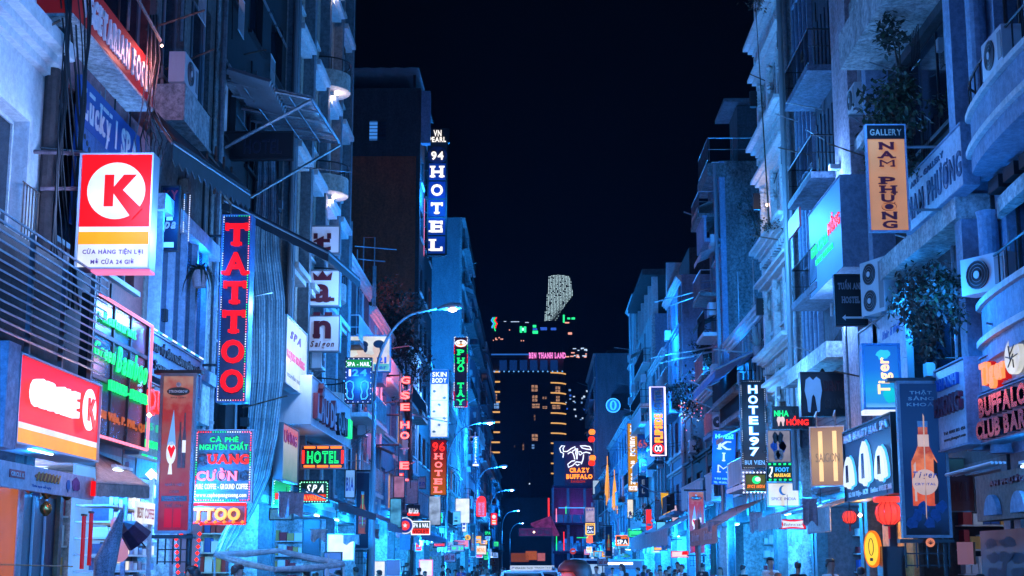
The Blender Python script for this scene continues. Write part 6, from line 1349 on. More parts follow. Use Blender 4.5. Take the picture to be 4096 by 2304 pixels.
TOOTH = [(-.5, .6), (-.42, .92), (-.2, 1.0), (0, .9), (.2, 1.0), (.42, .92), (.5, .6), (.38, .3), (.34, .0), (.22, -.02), (.1, .42), (0, .5), (-.1, .42), (-.22, -.02), (-.34, 0), (-.38, .3)]
shape(t, 'tooth', [(-w_ * .3 + x * .22, h_ * .1 + z * .26) for x, z in TOOTH], E('tooth_pink', (235, 200, 195), .9), -.004, .03)
t, w_, h_ = box_sign('tooth_clinic_sign', 'big unlit black clinic sign with a pale blue tooth', front(3210, 1492, 3404, 1660, 37), 'F', BLACKP, DARKM, .3, .03)
shape(t, 'tooth', [(-w_ * .27 + x * .42, h_ * .08 + z * .86) for x, z in TOOTH], E('tooth_blue', (85, 150, 235), .7), -.004, .04); word(t, 'DENTAL', w_ * .2, h_ * .58, w_ * .5, h_ * .24, M('dead_maroon', (.05, .01, .015)), ext=.03, style='slab'); word(t, 'CLINIC', w_ * .2, h_ * .16, w_ * .5, h_ * .24, M('dead_letter', (.03, .035, .04)), ext=.03, style='slab')
t, w_, h_ = box_sign('pattern_poster', 'pale poster with curling dark figures behind the foot massage sign', front(3074, 1722, 3180, 1848, 45), 'F', E('poster_face', (165, 160, 175), .5, vary=.3), GREYM, .1, .02)
for k in range(7): shape(t, 'figure_print', blob(-.1 + .12 * math.cos(k), h_ * .5 + .3 * math.sin(k * 2.1), .1, .16, 11, .3, k), [P_BLU, P_BLK, M('pink_print', (.5, .3, .3))][k % 3], -.003 - .006 * (k % 3), .004)
MB().box(w_ * .3, w_ * .5, -.02, -.001, 0, h_).build('dark_edge', M('navy_door', (.015, .03, .06)), t)
t, w_, h_ = box_sign('warm_lit_board', 'tilted cream board with a warm lamp wash put into its colour beside the hand massage sign', front(3246, 1708, 3376, 1942, 36), 'F', printed('warm_wash', [(0, (190, 150, 135)), (.5, (225, 185, 150)), (1, (180, 140, 130))], 1.5, .55, 1.2, .1), WHITEM, .1, .02, tilt=R(-28))  # warm wash of light is put into the face colours
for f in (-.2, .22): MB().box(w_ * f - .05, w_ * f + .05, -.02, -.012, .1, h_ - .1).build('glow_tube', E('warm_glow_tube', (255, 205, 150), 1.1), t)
word(t, 'SAIGON', 0, h_ * .40, w_ * .7, h_ * .16, M('olive_letter', (.42, .34, .22)), y=-.02, ext=.01, style='thin')
for x in (-.25, .2): MB().tube([(x, 0, h_), (x + .1, -.3, h_ + .35), (x + .1, -.45, h_ + .2)], .02, 5).build('spot_arm', STEEL, t)
glow(t, 0, -.8, h_ * .7, 16, (1, .6, .4))
t, w_, h_ = box_sign('hand_massage_board', 'navy massage board with three glowing white hands', along('R', 3380, 3572, 1650, 1968, 6.6), 'R', M('slate_navy', (.008, .022, .055), .6, 0, .2, bump=0), DARKM, .3, .03)
HAND = [(-.42, .05), (-.36, .0), (-.30, .10), (-.24, -.02), (-.16, .1), (-.08, -.06), (0, -.1), (.08, -.06), (.16, .1), (.24, -.02), (.30, .1), (.36, 0), (.42, .05), (.40, .35), (.32, .62), (.2, .85), (0, 1.0), (-.2, .85), (-.32, .62), (-.40, .35)]
for cx, hh in ((-.33, .42), (0.02, .56), (.34, .42)):
    shape(t, 'glowing_hand', [(w_ * cx + x * w_ * .24, h_ * .2 + z * h_ * hh) for x, z in HAND], E('hand_white', (215, 232, 245), .95, vary=0), -.05, .06); tubes(t, [[(w_ * cx + x * w_ * .25, -.03, h_ * .2 + z * h_ * hh * 1.02) for x, z in HAND + HAND[:1]]], .022, N_BLU)
    for k in range(3): MB().tube([(w_ * cx - .1 + .1 * k, -.112, h_ * .25), (w_ * cx - .08 + .08 * k, -.112, h_ * .2 + h_ * hh * .7)], .014, 4).build('finger_line', M('ink_blue', (.005, .02, .08)), t)
word(t, 'HAIR BEAUTY NAIL SPA', 0, h_ * .84, w_ * .9, h_ * .11, M('silver_letter', (.6, .62, .66), .3, .6, .2), ext=.05); word(t, '162 Bùi Viện - HCM', -w_ * .22, h_ * .05, w_ * .42, h_ * .07, P_WHT, ext=.01, split=False); word(t, 'Hotline: 0903.123.888', w_ * .25, h_ * .05, w_ * .4, h_ * .07, P_WHT, ext=.01, split=False)
glow(t, 0, -.7, h_ * .5, 90, (.1, .42, 1))
t, w_, h_ = box_sign('raised_letter_board', 'pale board with raised chrome red lettering beside the beer bottle banner', along('R', 3748, 3868, 1428, 1772, 6.95), 'R', M('pale_lilac_board', (.46, .52, .62), .5, 0, .25), BLUEP, .3, .03)
word(t, 'THANH', -.1, h_ * .74, w_ * .7, h_ * .13, P_BLU, ext=.06, style='black'); word(t, 'PHONG', -.05, h_ * .42, w_ * .85, h_ * .22, M('chrome_red', (.25, .06, .09), .25, .5, .2), ext=.08, style='black'); word(t, 'Tel: 0903 123 456', .1, h_ * .17, w_ * .7, h_ * .04, P_BLK, ext=.01, split=False); word(t, 'www.phongart.com', .1, h_ * .09, w_ * .7, h_ * .04, P_BLK, ext=.01, split=False)
t, w_, h_ = box_sign('beer_shop_fascia', 'grey fascia with a glowing orange beer name and round white emblem at the right edge', along('R', 3925, 4150, 1330, 1480, 7.15), 'R', M('grey_fascia', (.30, .34, .40), .5, 0, .3), BLUEP, .4, .02)
word(t, 'Tiger', -w_ * .14, h_ * .12, w_ * .46, h_ * .62, E('orange_beer_letter', (255, 140, 80), 1.15, vary=0), ext=.14, style='black', gap=.04); word(t, 'Tiger', -w_ * .14 + .02, h_ * .10, w_ * .48, h_ * .66, E('red_beer_edge', (205, 25, 28), .7, vary=0), y=-.002, ext=.08, style='black', gap=.04, name='letter_side')
shape(t, 'round_emblem', disc(w_ * .24, h_ * .55, w_ * .13, h_ * .5, 28), E('emblem_face', (205, 205, 200), .75, vary=.4), -.06, .08)
for k in range(6): MB().tube([(w_ * .24 + w_ * .1 * math.cos(k), -.15, h_ * (.55 + .35 * math.sin(k))), (w_ * .24 + w_ * .03 * math.cos(k + 2), -.15, h_ * (.5 + .1 * math.sin(k * 2)))], .01, 4).build('emblem_line', P_BLK, t)
glow(t, 0, -.7, h_ * .4, 5, (1, .4, .3)); glow(t, -1, -1.1, h_ * 2.6, 160, (.008, .25, 1))
t, w_, h_ = box_sign('chrome_letter_fascia', 'pink lit fascia with two rows of dark chrome letters at the right edge', along('R', 3925, 4150, 1500, 1712, 7.0), 'R', E('dull_pink_lit', (105, 85, 130), .3, vary=.5), BLUEP, .35, .02)
CHR = M('dark_chrome', (.03, .035, .06), .15, .9, 0)
word(t, 'BUFFALO', .1, h_ * .52, w_ * .86, h_ * .38, CHR, ext=.12, style='black', gap=.05); word(t, 'CLUB BAR', -.05, h_ * .06, w_ * .9, h_ * .36, CHR, ext=.12, style='black', gap=.05)
t, w_, h_ = box_sign('small_drink_lightbox', 'small green and yellow cocktail light box left of the chrome letters', front(3906, 1580, 3958, 1692, 26.2), 'F', printed('cocktail_print', [(0, (235, 225, 140)), (.5, (190, 225, 190)), (1, (200, 235, 215))], .5, .95, 4, .3), L_CREAM if False else M('pale_case', (.6, .62, .6)), .2, .01)
shape(t, 'glass_print', [(-.05, .08), (.05, .08), (.08, .3), (-.08, .3)], E('green_print', (90, 190, 110), .8)); MB().tube([(0, -.01, .3), (.04, -.01, .42)], .008, 4).build('straw_print', P_BLU, t)
# right: farther signs
t, w_, h_ = box_sign('blue_hotel_banner', 'tilted bright blue hotel banner with large white letters', front(2846, 1726, 2932, 1940, 58), 'F', E('blue_banner_lit', (22, 95, 205), .75, vary=.2), BLUEP, .06, 0)
t.rotation_euler = (0, R(3), 0)
word(t, 'Hotel', 0, h_ * .87, w_ * .78, h_ * .08, P_WHT, ext=.02, style='slab'); letters(t, 'KIM', 0, h_ * .2, h_ * .65, E('white_banner_letter', (205, 220, 240), .9), ext=.03, style='slab', vertical=True, lh=1.4, wl=.45)
word(t, '91 BUI VIEN, Q.1', 0, h_ * .10, w_ * .75, h_ * .035, P_WHT, ext=.01, split=False); word(t, 'TEL: 08.3830.8888', 0, h_ * .03, w_ * .82, h_ * .035, P_WHT, ext=.01, split=False); MB().tube([(-w_ / 2, .03, h_ + .02), (w_ / 2 + .9, .03, h_ + .02)], .025, 5).build('hanging_rod', STEEL, t)
glow(t, 0, -1, h_ * .6, 500, (.008, .25, 1)); glow(t, 0, -2.5, h_ * 2.0, 420, (.008, .25, 1), .5)
t, w_, h_ = box_sign('hostel_neon_sign', 'vertical sign with white LED border, orange neon word and dark red hostel letters', front(2602, 1546, 2660, 1824, 80), 'F', M('plum_panel', (.03, .015, .06), .4), M('lilac_case', (.4, .25, .5)), .3, .02)
tubes(t, [rectpath(-w_ / 2 + .03, w_ / 2 - .03, .03, h_ - .03, -.05)], .045, E('pink_white_led', (240, 225, 255), 2.0, vary=0))
word(t, 'HOSTEL', 0.02, h_ * .62, h_ * .34, w_ * .46, M('dull_red_tube', (.30, .06, .05)), ext=.05, style='neonfat', rot=1); word(t, 'FLIPSIDE', 0.02, h_ * .19, h_ * .41, w_ * .46, E('flip_orange', (255, 120, 45), 3.0, vary=0), ext=.06, style='neonfat', rot=1, gap=.08)
MB().tube(ring(0, h_ * .105, .28, .24, -.06, 18), .035, 5).build('neon_ring', N_RED, t); tubes(t, [ring(-.09, h_ * .105, .08, .14, -.07, 10), ring(.09, h_ * .105, .08, .14, -.07, 10)], .03, N_WHT)
glow(t, 0, -1, h_ * .6, 500, (.008, .25, 1)); glow(t, 0, 3, h_ * 1.8, 900, (.008, .25, 1))
t, w_, h_ = box_sign('yellow_hotel_sign', 'yellow vertical hotel sign with white serif letters', front(2514, 1694, 2548, 1966, 112), 'F', E('amber_sign_face', (200, 135, 35), .85), DARKM, .3, .02)
letters(t, 'GRACEFUL SAIGON', 0, h_ * .1, h_ * .89, N_WHT, ext=.05, style='slab', vertical=True, lh=1.3, wl=.33); word(t, 'HOTEL', 0, h_ * .02, w_ * .9, h_ * .06, N_WHT, ext=.05, style='slab')
t, w_, h_ = box_sign('dim_hotel_sign', 'dark vertical hotel sign with red number and dim grey letters', front(2554, 1738, 2590, 1988, 104), 'F', M('dark_navy', (.006, .01, .03)), DARKM, .25, .02)
word(t, '65', 0, h_ * .79, w_ * .88, h_ * .13, E('ember_red', (190, 70, 50), .9), ext=.04); letters(t, 'HOTEL', 0, h_ * .03, h_ * .70, E('dim_grey_letter', (120, 140, 170), .6), ext=.04, vertical=True, lh=1.8)
glow(t, 0, -1.2, h_ * .6, 900, (.008, .25, 1))
t, w_, h_ = small('framed_spa_sign', 'orange neon framed spa sign low on the right', (2464, 2143, 2514, 2180), BLACKP, 112, border=N_ORG); word(t, 'SPA', 0, h_ * .1, w_ * .8, h_ * .48, N_WHT, ext=.05, style='slab'); word(t, 'EDEN', w_ * .15, h_ * .68, w_ * .5, h_ * .2, N_ORG, ext=.05)
t, w_, h_ = small('neon_cafe_sign', 'yellow neon framed cafe sign left of the palm lights', (2344, 2094, 2378, 2138), NAVYP, 170, border=N_YEL); word(t, 'Bar', 0, h_ * .5, w_ * .6, h_ * .24, N_WHT, ext=.06); word(t, 'Cafe', 0, h_ * .16, w_ * .75, h_ * .24, N_WHT, ext=.06); word(t, 'SAIGON', 0, h_ * .8, w_ * .8, h_ * .14, N_YEL, ext=.06)
t = thing('blue_round_sign', 'round glowing blue sign with an oval on the blank far wall', 'sign', PY(2453, 1648, 150), 0)
MB().prism(disc(0, .66, .68, .68, 28), 0, .3).build('disc', E('deep_blue_disc', (15, 85, 220), .9), t); MB().prism(disc(0, .66, .34, .5, 20), -.1, -.002).build('oval', E('cyan_oval', (60, 170, 240), 1.1), t); MB().prism(disc(0, .66, .14, .38, 16), -.2, -.102).build('oval_centre', E('deep_blue_disc', (15, 85, 220), .9), t); MB().tube(ring(0, .66, .68, .68, -.02, 24), .06, 5).build('rim_tube', N_BLU, t); glow(t, 0, .0, .7, 10, (.008, .25, 1)); glow(t, 0, -2.5, .7, 2600, (.008, .25, 1), .6)
t, w_, h_ = small('white_hand_sign', 'cream lit sign with a red figure beside the yellow hotel sign', (2510, 1998, 2532, 2072), L_CREAM, 105); shape(t, 'figure_print', blob(0, h_ * .25, w_ * .25, h_ * .12, 10, .3, 2), P_RED)
small('rooftop_bar_sign', 'pale vertical lit sign on the bar building with blue header', (2342, 2030, 2378, 2088), E('lilac_face', (190, 170, 200), .7, vary=.3), 185, 'BAR', P_BLU, z=.75, hh=.18)
small('white_window_sign', 'small white lit sign at the foot of the blank far wall', (2372, 1922, 2396, 1976), E('pale_blue_face', (170, 195, 220), .8), 180)
t, w_, h_ = small('yellow_tilt_board', 'tilted yellow paper board hanging right of the far awnings', (2652, 1968, 2682, 2070), E('yellow_paper', (245, 180, 50), .8, vary=.2), 84); t.rotation_euler = (0, R(-5), 0); word(t, 'MENU', 0, h_ * .45, w_ * .7, h_ * .12, P_RED, ext=.02)
t, w_, h_ = small('pale_blank_board', 'blank pale lilac board left of the yellow paper board', (2622, 2002, 2650, 2084), M('pale_notice', (.6, .58, .62)), 86)
t, w_, h_ = small('pink_tilt_board', 'tilted white and pink board right of the yellow paper board', (2692, 2022, 2716, 2098), E('white_pink_face', (220, 190, 215), .75), 82); t.rotation_euler = (0, R(-8), 0)
t, w_, h_ = box_sign('beer_bow_sign', 'red lit beer sign with a white bow tie shape and script', front(3120, 2078, 3222, 2116, 42), 'F', E('beer_red', (220, 25, 40), 1.0), P_RED, .15, .01)
shape(t, 'bow', [(-w_ * .42, h_ * .1), (-w_ * .1, h_ * .22), (w_ * .1, h_ * .22), (w_ * .42, h_ * .1), (w_ * .36, h_ * .5), (w_ * .42, h_ * .9), (w_ * .1, h_ * .78), (-w_ * .1, h_ * .78), (-w_ * .42, h_ * .9), (-w_ * .36, h_ * .5)], L_WHITE); word(t, 'Budweiser', 0, h_ * .34, w_ * .72, h_ * .28, P_RED, y=-.01, ext=.01, style='script')
t, w_, h_ = box_sign('small_red_bow_sign', 'small red and white lit beer sign low by the slim cider banner', front(2688, 2206, 2752, 2228, 66), 'F', E('pink_white_face', (240, 215, 220), .95), P_RED, .12, .02, L_RED)
shape(t, 'red_half', [(w_ * .1, h_ * .4), (w_ * .48, h_ * .4), (w_ * .48, h_ * .95), (w_ * .15, h_ * .95)], L_RED)
AMB = E('amber_strand', (245, 160, 70), 1.1)
def light_tree(label, u, vt, vm, vb, Y, seed):
    t = thing('light_tree', label, 'light sculpture', (PY(u, 2262, Y).x, Y, 0), 0, 'amber light trees'); rg = random.Random(seed)
    zt, zm, zb = (PY(u, v, Y).z for v in (vt, vm, vb))
    for k in range(9):
        x = rg.uniform(-.22, .22); z0 = zt - abs(x) * 6 - rg.uniform(0, .6); z1 = zm + rg.uniform(-.4, .8)
        MB().tube([(x * .3, 0, zt - abs(x) * 2), (x, rg.uniform(-.1, .1), (z0 + z1) / 2), (x * 1.1, 0, z1)], .035, 4).build('amber_strand', AMB, t)
    MB().tube([(0, 0, 0), (0, 0, zm)], .045, 5).build('trunk', STEEL, t); MB().tube([(0, 0, zb), (0, 0, zt + .6)], .04, 5).build('core_tube', AMB, t)
light_tree('tall amber fibre light tree in front of the far right shops', 2434, 1850, 2005, 2100, 140, 1)
light_tree('shorter amber fibre light tree right of the tall one', 2462, 1905, 2040, 2130, 136, 2)
t = thing('yellow_oval_sign', 'yellow glowing oval sign with a dark figure by the red lanterns', 'sign', PY(3490, 2272, 31), R(-35))
MB().prism(disc(0, .38, .17, .37, 28), 0, .12).build('oval_case', E('amber_oval_edge', (255, 120, 25), 1.0), t); shape(t, 'oval_face', disc(0, .38, .14, .33, 28), E('yellow_oval_face', (255, 205, 60), 1.0), -.002, .02); MB().tube(ring(0, .42, .05, .17, -.03, 14), .008, 4).build('figure_line', WOODD, t); MB().box(-.03, .03, -.035, -.024, .14, .2).build('small_mark', WOODD, t)
RLAN = E('red_silk', (255, 70, 60), 1.0, vary=.15)
t = lantern('large red ribbed silk lantern over the orange wall at the right', 3553, 2052, 28.5, .50, RLAN, 'red lanterns', True)
MB().lathe([(.26, .2), (.28, .26), (.26, .30)], n=16).build('brim', RLAN, t)
ld = bpy.data.lights.new('lantern_light', 'POINT'); ld.energy = 12; ld.color = (1, .2, .1); ld.shadow_soft_size = .25
lo = bpy.data.objects.new('lantern_light', ld); COL.objects.link(lo); lo.parent = t; lo.location = (0, -.4, -.1)
lantern('small red ribbed lantern partly behind a wooden blade at the right', 3398, 2068, 31, .3, RLAN, 'red lanterns', True)
t = thing('orange_lit_wall', 'orange lit entrance wall with dark pole and shelf below the lanterns', 'wall', (7.3, 31.2, .13), R(-90))
MB().box(-1.4, 1.2, .1, .2, 0, 2.75).build('wall_panel', M('ochre_wall', (.62, .30, .08)), t); MB().box(-.2, -.1, -.05, .1, 0, 2.9).build('dark_pole', DARKM, t); MB().box(.0, .5, -.35, .1, 1.35, 1.95).build('black_hopper', BLACKP, t)
ld = bpy.data.lights.new('entrance_light', 'POINT'); ld.energy = 75; ld.color = (1, .50, .14); ld.shadow_soft_size = .12
lo = bpy.data.objects.new('entrance_light', ld); COL.objects.link(lo); lo.parent = t; lo.location = (-.5, -.6, 2.5); MB().octa((-.5, -.55, 2.6), .05).build('bulb', WARM, t)
# awnings on the right
t = sheet('brown_beer_awning', 'brown cloth awning with pale beer script over the right shops', (7.6, 50.5, 3.9), (7.6, 59.5, 3.9), (6.0, 59.5, 3.0), (6.0, 50.5, 3.0), M('brown_beer_cloth', (.46, .20, .15), .85, 0, .3), valance=('one', .55, 18), sag=.1)
glow(t, -2.6, -3.0, .4, 70, (1, .5, .35), .3); glow(t, -2.6, 2.0, .3, 50, (1, .5, .35), .3)  # warm lights added to bring out the brown cloth
v = thing('awning_print', None, None, (5.985, 55, 2.55), RZ('R')); v.parent = None
bpy.data.objects.remove(v)
holder = t
def on_awning(par, txt, x, y, z, w_, h_, mat):
    e = word(par, txt, 0, 0, w_, h_, mat, style='script', ext=.01, split=False)[0]
    e.rotation_euler = (0, 0, R(-90)); e.location = Vector((x, y, z)) - par.location
on_awning(holder, 'Budweiser', 5.98, 53.0, 2.6, 2.6, .32, M('pink_print2', (.6, .45, .5))); on_awning(holder, 'Budweiser', 5.98, 57.2, 2.6, 2.6, .32, M('pink_print2', (.6, .45, .5)))
MB().box(-.05, .05, -.6, .6, -3.8, -.5).build('hanging_flap', TARPB, holder, loc=(-1.5, 2.5, 0))
sheet('white_valance_awning', 'small canopy with a white fringed valance below the warm lit board', (7.6, 32.6, 3.4), (7.6, 35.4, 3.4), (6.3, 35.4, 2.95), (6.3, 32.6, 2.95), TARPT, valance=('one', .5, 26), valmat=WHITEC)
sheet('purple_awning', 'purple tinted cloth awning beside the red beer sign', (7.6, 38.5, 3.4), (7.6, 42.5, 3.4), (6.2, 42.5, 3.0), (6.2, 38.5, 3.0), M('mauve_cloth', (.42, .30, .40)), valance=('one', .35, 10), valmat=WHITEC)
sheet('orange_edge_awning', 'long awning with an orange edge and white hanging cloths', (7.6, 66, 4.2), (7.6, 92, 4.2), (5.7, 92, 3.3), (5.7, 66, 3.3), WHITEC, valance=('one', .7, 9), valmat=WHITEC, sag=.2)
sheet('blue_stripe_awning', 'blue striped awning high beside the ornate white house', (7.7, 50, 9.0), (7.7, 57, 9.0), (6.0, 57, 8.2), (6.0, 50, 8.2), M('blue_stripe_cloth', (.12, .25, .55)), valance=('one', .3, 14), frame=.03)
sheet('grey_awning', 'grey awning low on the left past the nearest lamp', (-6.9, 54, 3.9), (-6.9, 66, 3.9), (-5.3, 66, 3.2), (-5.3, 54, 3.2), M('grey_cloth', (.25, .27, .32)), valance=('one', .25, 12))
sheet('blue_awning', 'blue awning low on the left below the orange hotel sign', (-6.9, 70, 4.0), (-6.9, 90, 4.0), (-5.3, 90, 3.2), (-5.3, 70, 3.2), M('blue_cloth', (.15, .25, .45)), valance=('one', .3, 14))
t = thing('barrel_awning', 'round topped blue barrel awning on the roof beyond the cream hotel', 'awning', (-7.0, 60.5, 10.1), 0)
m = MB(); n = 12
for i in range(n):
    a0, a1 = math.pi * i / n, math.pi * (i + 1) / n
    m.face([(.0 + .75 * math.cos(a0), 0, .9 * math.sin(a0)), (.75 * math.cos(a1), 0, .9 * math.sin(a1)), (.75 * math.cos(a1), 1.6, .9 * math.sin(a1)), (.75 * math.cos(a0), 1.6, .9 * math.sin(a0))]); m.face([(0, 0, 0), (.75 * math.cos(a1), 0, .9 * math.sin(a1)), (.75 * math.cos(a0), 0, .9 * math.sin(a0))])
m.build('canvas', M('royal_blue_cloth', (.08, .2, .55)), t); MB().box(-.78, .78, -.02, 1.62, -1.1, -.003).build('shed_wall', BLUEP, t)

# mural, arched wooden fascia and dark poster at the right edge
t, w_, h_ = box_sign('mural_panel', 'wall mural of a dark gnarled tree on blue and tan at the lower right corner', along('R', 3925, 4180, 2105, 2360, 7.45), 'R', printed('mural_print', [(0, (40, 75, 130)), (.35, (60, 95, 150)), (.6, (90, 75, 95)), (.8, (60, 45, 70)), (1, (75, 105, 160))], 1.3, .34, 1.6, .8), WOODD, .06, 0, cat='mural')  # light on the mural is put into its glowing colours
for k in range(9): shape(t, 'leaf_clump_print', blob(w_ * (-.1 + .22 * math.cos(k * 1.3)), h_ * (.52 + .3 * math.sin(k * 2.1)), w_ * .11, h_ * .09, 12, .35, k), M('mural_dark', (.015, .03, .06)), -.003 - .002 * k, .002)
shape(t, 'trunk_print', [(-w_ * .2, 0), (-w_ * .08, 0), (-w_ * .05, h_ * .4), (w_ * .1, h_ * .6), (w_ * .06, h_ * .62), (-w_ * .12, h_ * .42)], M('mural_dark', (.015, .03, .06)), -.024, .003)
t, w_, h_ = box_sign('arched_wood_fascia', 'brown wooden fascia with blue arch shapes above the mural', along('R', 3905, 4180, 1850, 2060, 7.3), 'R', M('brown_wall', (.30, .2, .16)), WOODD, .3, 0)
for cx in (-.2, .2): shape(t, 'arch', [(w_ * cx - .35, h_ * .1)] + [(w_ * cx + .35 * math.cos(math.pi - q * math.pi / 10), h_ * .1 + .32 * math.sin(q * math.pi / 10)) for q in range(11)] + [(w_ * cx + .35, h_ * .1)], BLUEP, -.01, .08)
m = MB()
for q in range(4): MB().tube([(-w_ * .3 + q * .02, -.5 - q * .06, h_ * .98), (w_ * .45, -.5 - q * .06, h_ * 1.02)], .025, 5).build('white_tube', WHITEM, t)
word(t, 'AN PHƯỚC', 0, h_ * .72, w_ * .5, h_ * .12, P_MAR, ext=.03)
t, w_, h_ = box_sign('dark_bar_poster', 'dark brown and teal poster behind the beer bottle banner', front(3775, 1835, 3888, 2045, 27.6), 'F', printed('bar_poster', [(0, (35, 25, 35)), (.3, (28, 12, 18)), (.7, (20, 12, 22)), (.85, (25, 60, 80)), (1, (30, 70, 95))], .95, .6, 5, .3), GREYM, .08, .015)
for q in range(4): MB().box(-w_ * .3 + q * .1, -w_ * .25 + q * .1, -.012, -.002, h_ * .2, h_ * .55).build('bottle_print', M('red_brown_print', (.18, .04, .03)), t)
t, w_, h_ = box_sign('cardboard_box_sign', 'small tilted pink brown paper board below the dark poster', front(3832, 2168, 3890, 2258, 26.5), 'F', E('pink_paper_board', (150, 110, 135), .45), M('cardboard', (.4, .22, .15)), .25, 0, tilt=R(-25))
t = thing('leaf_roundel', 'small round orange sign with a leaf under the beer bottle banner', 'sign', PY(3722, 2170, 25.8)); MB().prism(disc(0, 0, .075, .075, 20), 0, .02).build('disc', E('orange_roundel', (225, 130, 95), .8), t)
for q in range(5): MB().tube([(0, -.006, -.03), (.05 * math.sin((q - 2) * .6), -.006, -.02 + .06 * math.cos((q - 2) * .6))], .006, 4).build('leaf', P_BLK, t)
t = thing('added_red_light', 'added red light on a low stand beside the foreground man, below the view', 'lantern', (-.62, 9.0, 0)); MB().tube([(0, 0, 0), (0, 0, 1.2)], .02, 6).build('stand', DARKM, t); MB().lathe([(.05, 1.2), (.11, 1.25), (.12, 1.35), (.06, 1.44)], n=14).build('shade', E('added_red_glow', (255, 60, 60), 2), t, True)
glow(t, .0, .0, 1.5, 60, (1, .16, .17), .12)  # unseen red light added to tint the man's head

for lb, X, Y, z, P in (('added fill lamp on the roof of the pale cornice house lighting the tall blue wall', -6.4, 127, 17.8, 9500), ('added fill lamp on the roof of the low awning house lighting the concrete side wall', 8.6, 55, 11.2, 1500), ('added fill lamp on the low roof lighting the narrow blue block', 8.4, 72, 10.2, 1500)):
    t = thing('added_flood_lamp', lb, 'lamp', (X, Y, z), 0, 'added fill lamps on roofs'); MB().box(-.18, .18, -.1, .1, 0, .24).build('housing', DARKM, t); MB().box(-.16, .16, .101, .115, .03, .21).build('lens', E('added_flood_lens', (120, 180, 255), 4), t); MB().tube([(0, 0, -.9), (0, 0, 0)], .03, 6).build('post', GREYM, t)
    glow(t, 0, .45, .15, P, (.008, .25, 1), .2)  # roof lamps added to brighten the side walls

# ------------------------------------------------------------------ air conditioners
def aircon(label, loc, rz, w_=.82, fans=1, bracket=True):
    t = thing('air_conditioner', label, 'air conditioner', loc, rz, 'outdoor air conditioner units')
    h = .58 if fans == 1 else 1.15
    MB().box(-w_ / 2, w_ / 2, 0, .3, 0, h).build('casing', WHITEM, t)
    for f in range(fans):
        zc = .29 + f * .57
        g = MB().prism(disc(-.1, zc, .23, .23, 24), -.012, -.001).build('fan_recess', BLACKP, t)
        MB().prism(disc(-.1, zc, .06, .06, 12), -.035, -.014).build('fan_hub', WHITEM, g)
        for k in range(4): MB().tube(ring(-.1, zc, .06 + .055 * k, .06 + .055 * k, -.02, 18), .006, 4).build('guard_ring', GREYM, g)
    MB().box(w_ / 2 - .2, w_ / 2 - .03, -.01, -.001, .08, h - .08).build('side_panel', GREYM, t)
    if bracket:
        for x in (-w_ * .35, w_ * .35): MB().box(x - .02, x + .02, -.02, .55, -.05, -.002).tube([(x, .05, -.03), (x, .52, -.4)], .015, 4).build('bracket', GREYM, t)
    return t
q = PX(648, 222, -6.6); aircon('white air conditioner on the ledge of the beige shophouse, upper left', (-6.45, 26.9, 10.46), R(90), 1.1, bracket=False)
aircon('air conditioner standing on the upper curved balcony at the right edge', (6.95, 21.9, 9.07), R(-90), 1.0, bracket=False)
aircon('air conditioner on the lower curved balcony at the right edge', (6.95, 23.0, 5.87), R(-60), .9, bracket=False)
aircon('air conditioner beside the pinkish pier near the top right', (7.3, 33.4, 12.0), R(-90), .8)
aircon('double fan air conditioner behind the hostel arrow sign', (7.1, 31.2, 6.9), R(-70), .9, 2)
aircon('small air conditioner on a bracket above the blue hotel banner', PY(2880, 1715, 62), R(-40), .8)
aircon('small air conditioner high between the cream hotel windows', (-6.6, 43.5, 14.6), R(90), .8)
aircon('air conditioner under the lowest letter box sign', (-6.5, 45.5, 7.6), R(90), .8)
aircon('air conditioner on the wall of the low tree house', (7.3, 72, 7.0), R(-90), .8)
aircon('dark air conditioner above the grey left awning', (-6.5, 57.5, 6.6), R(90), .8)

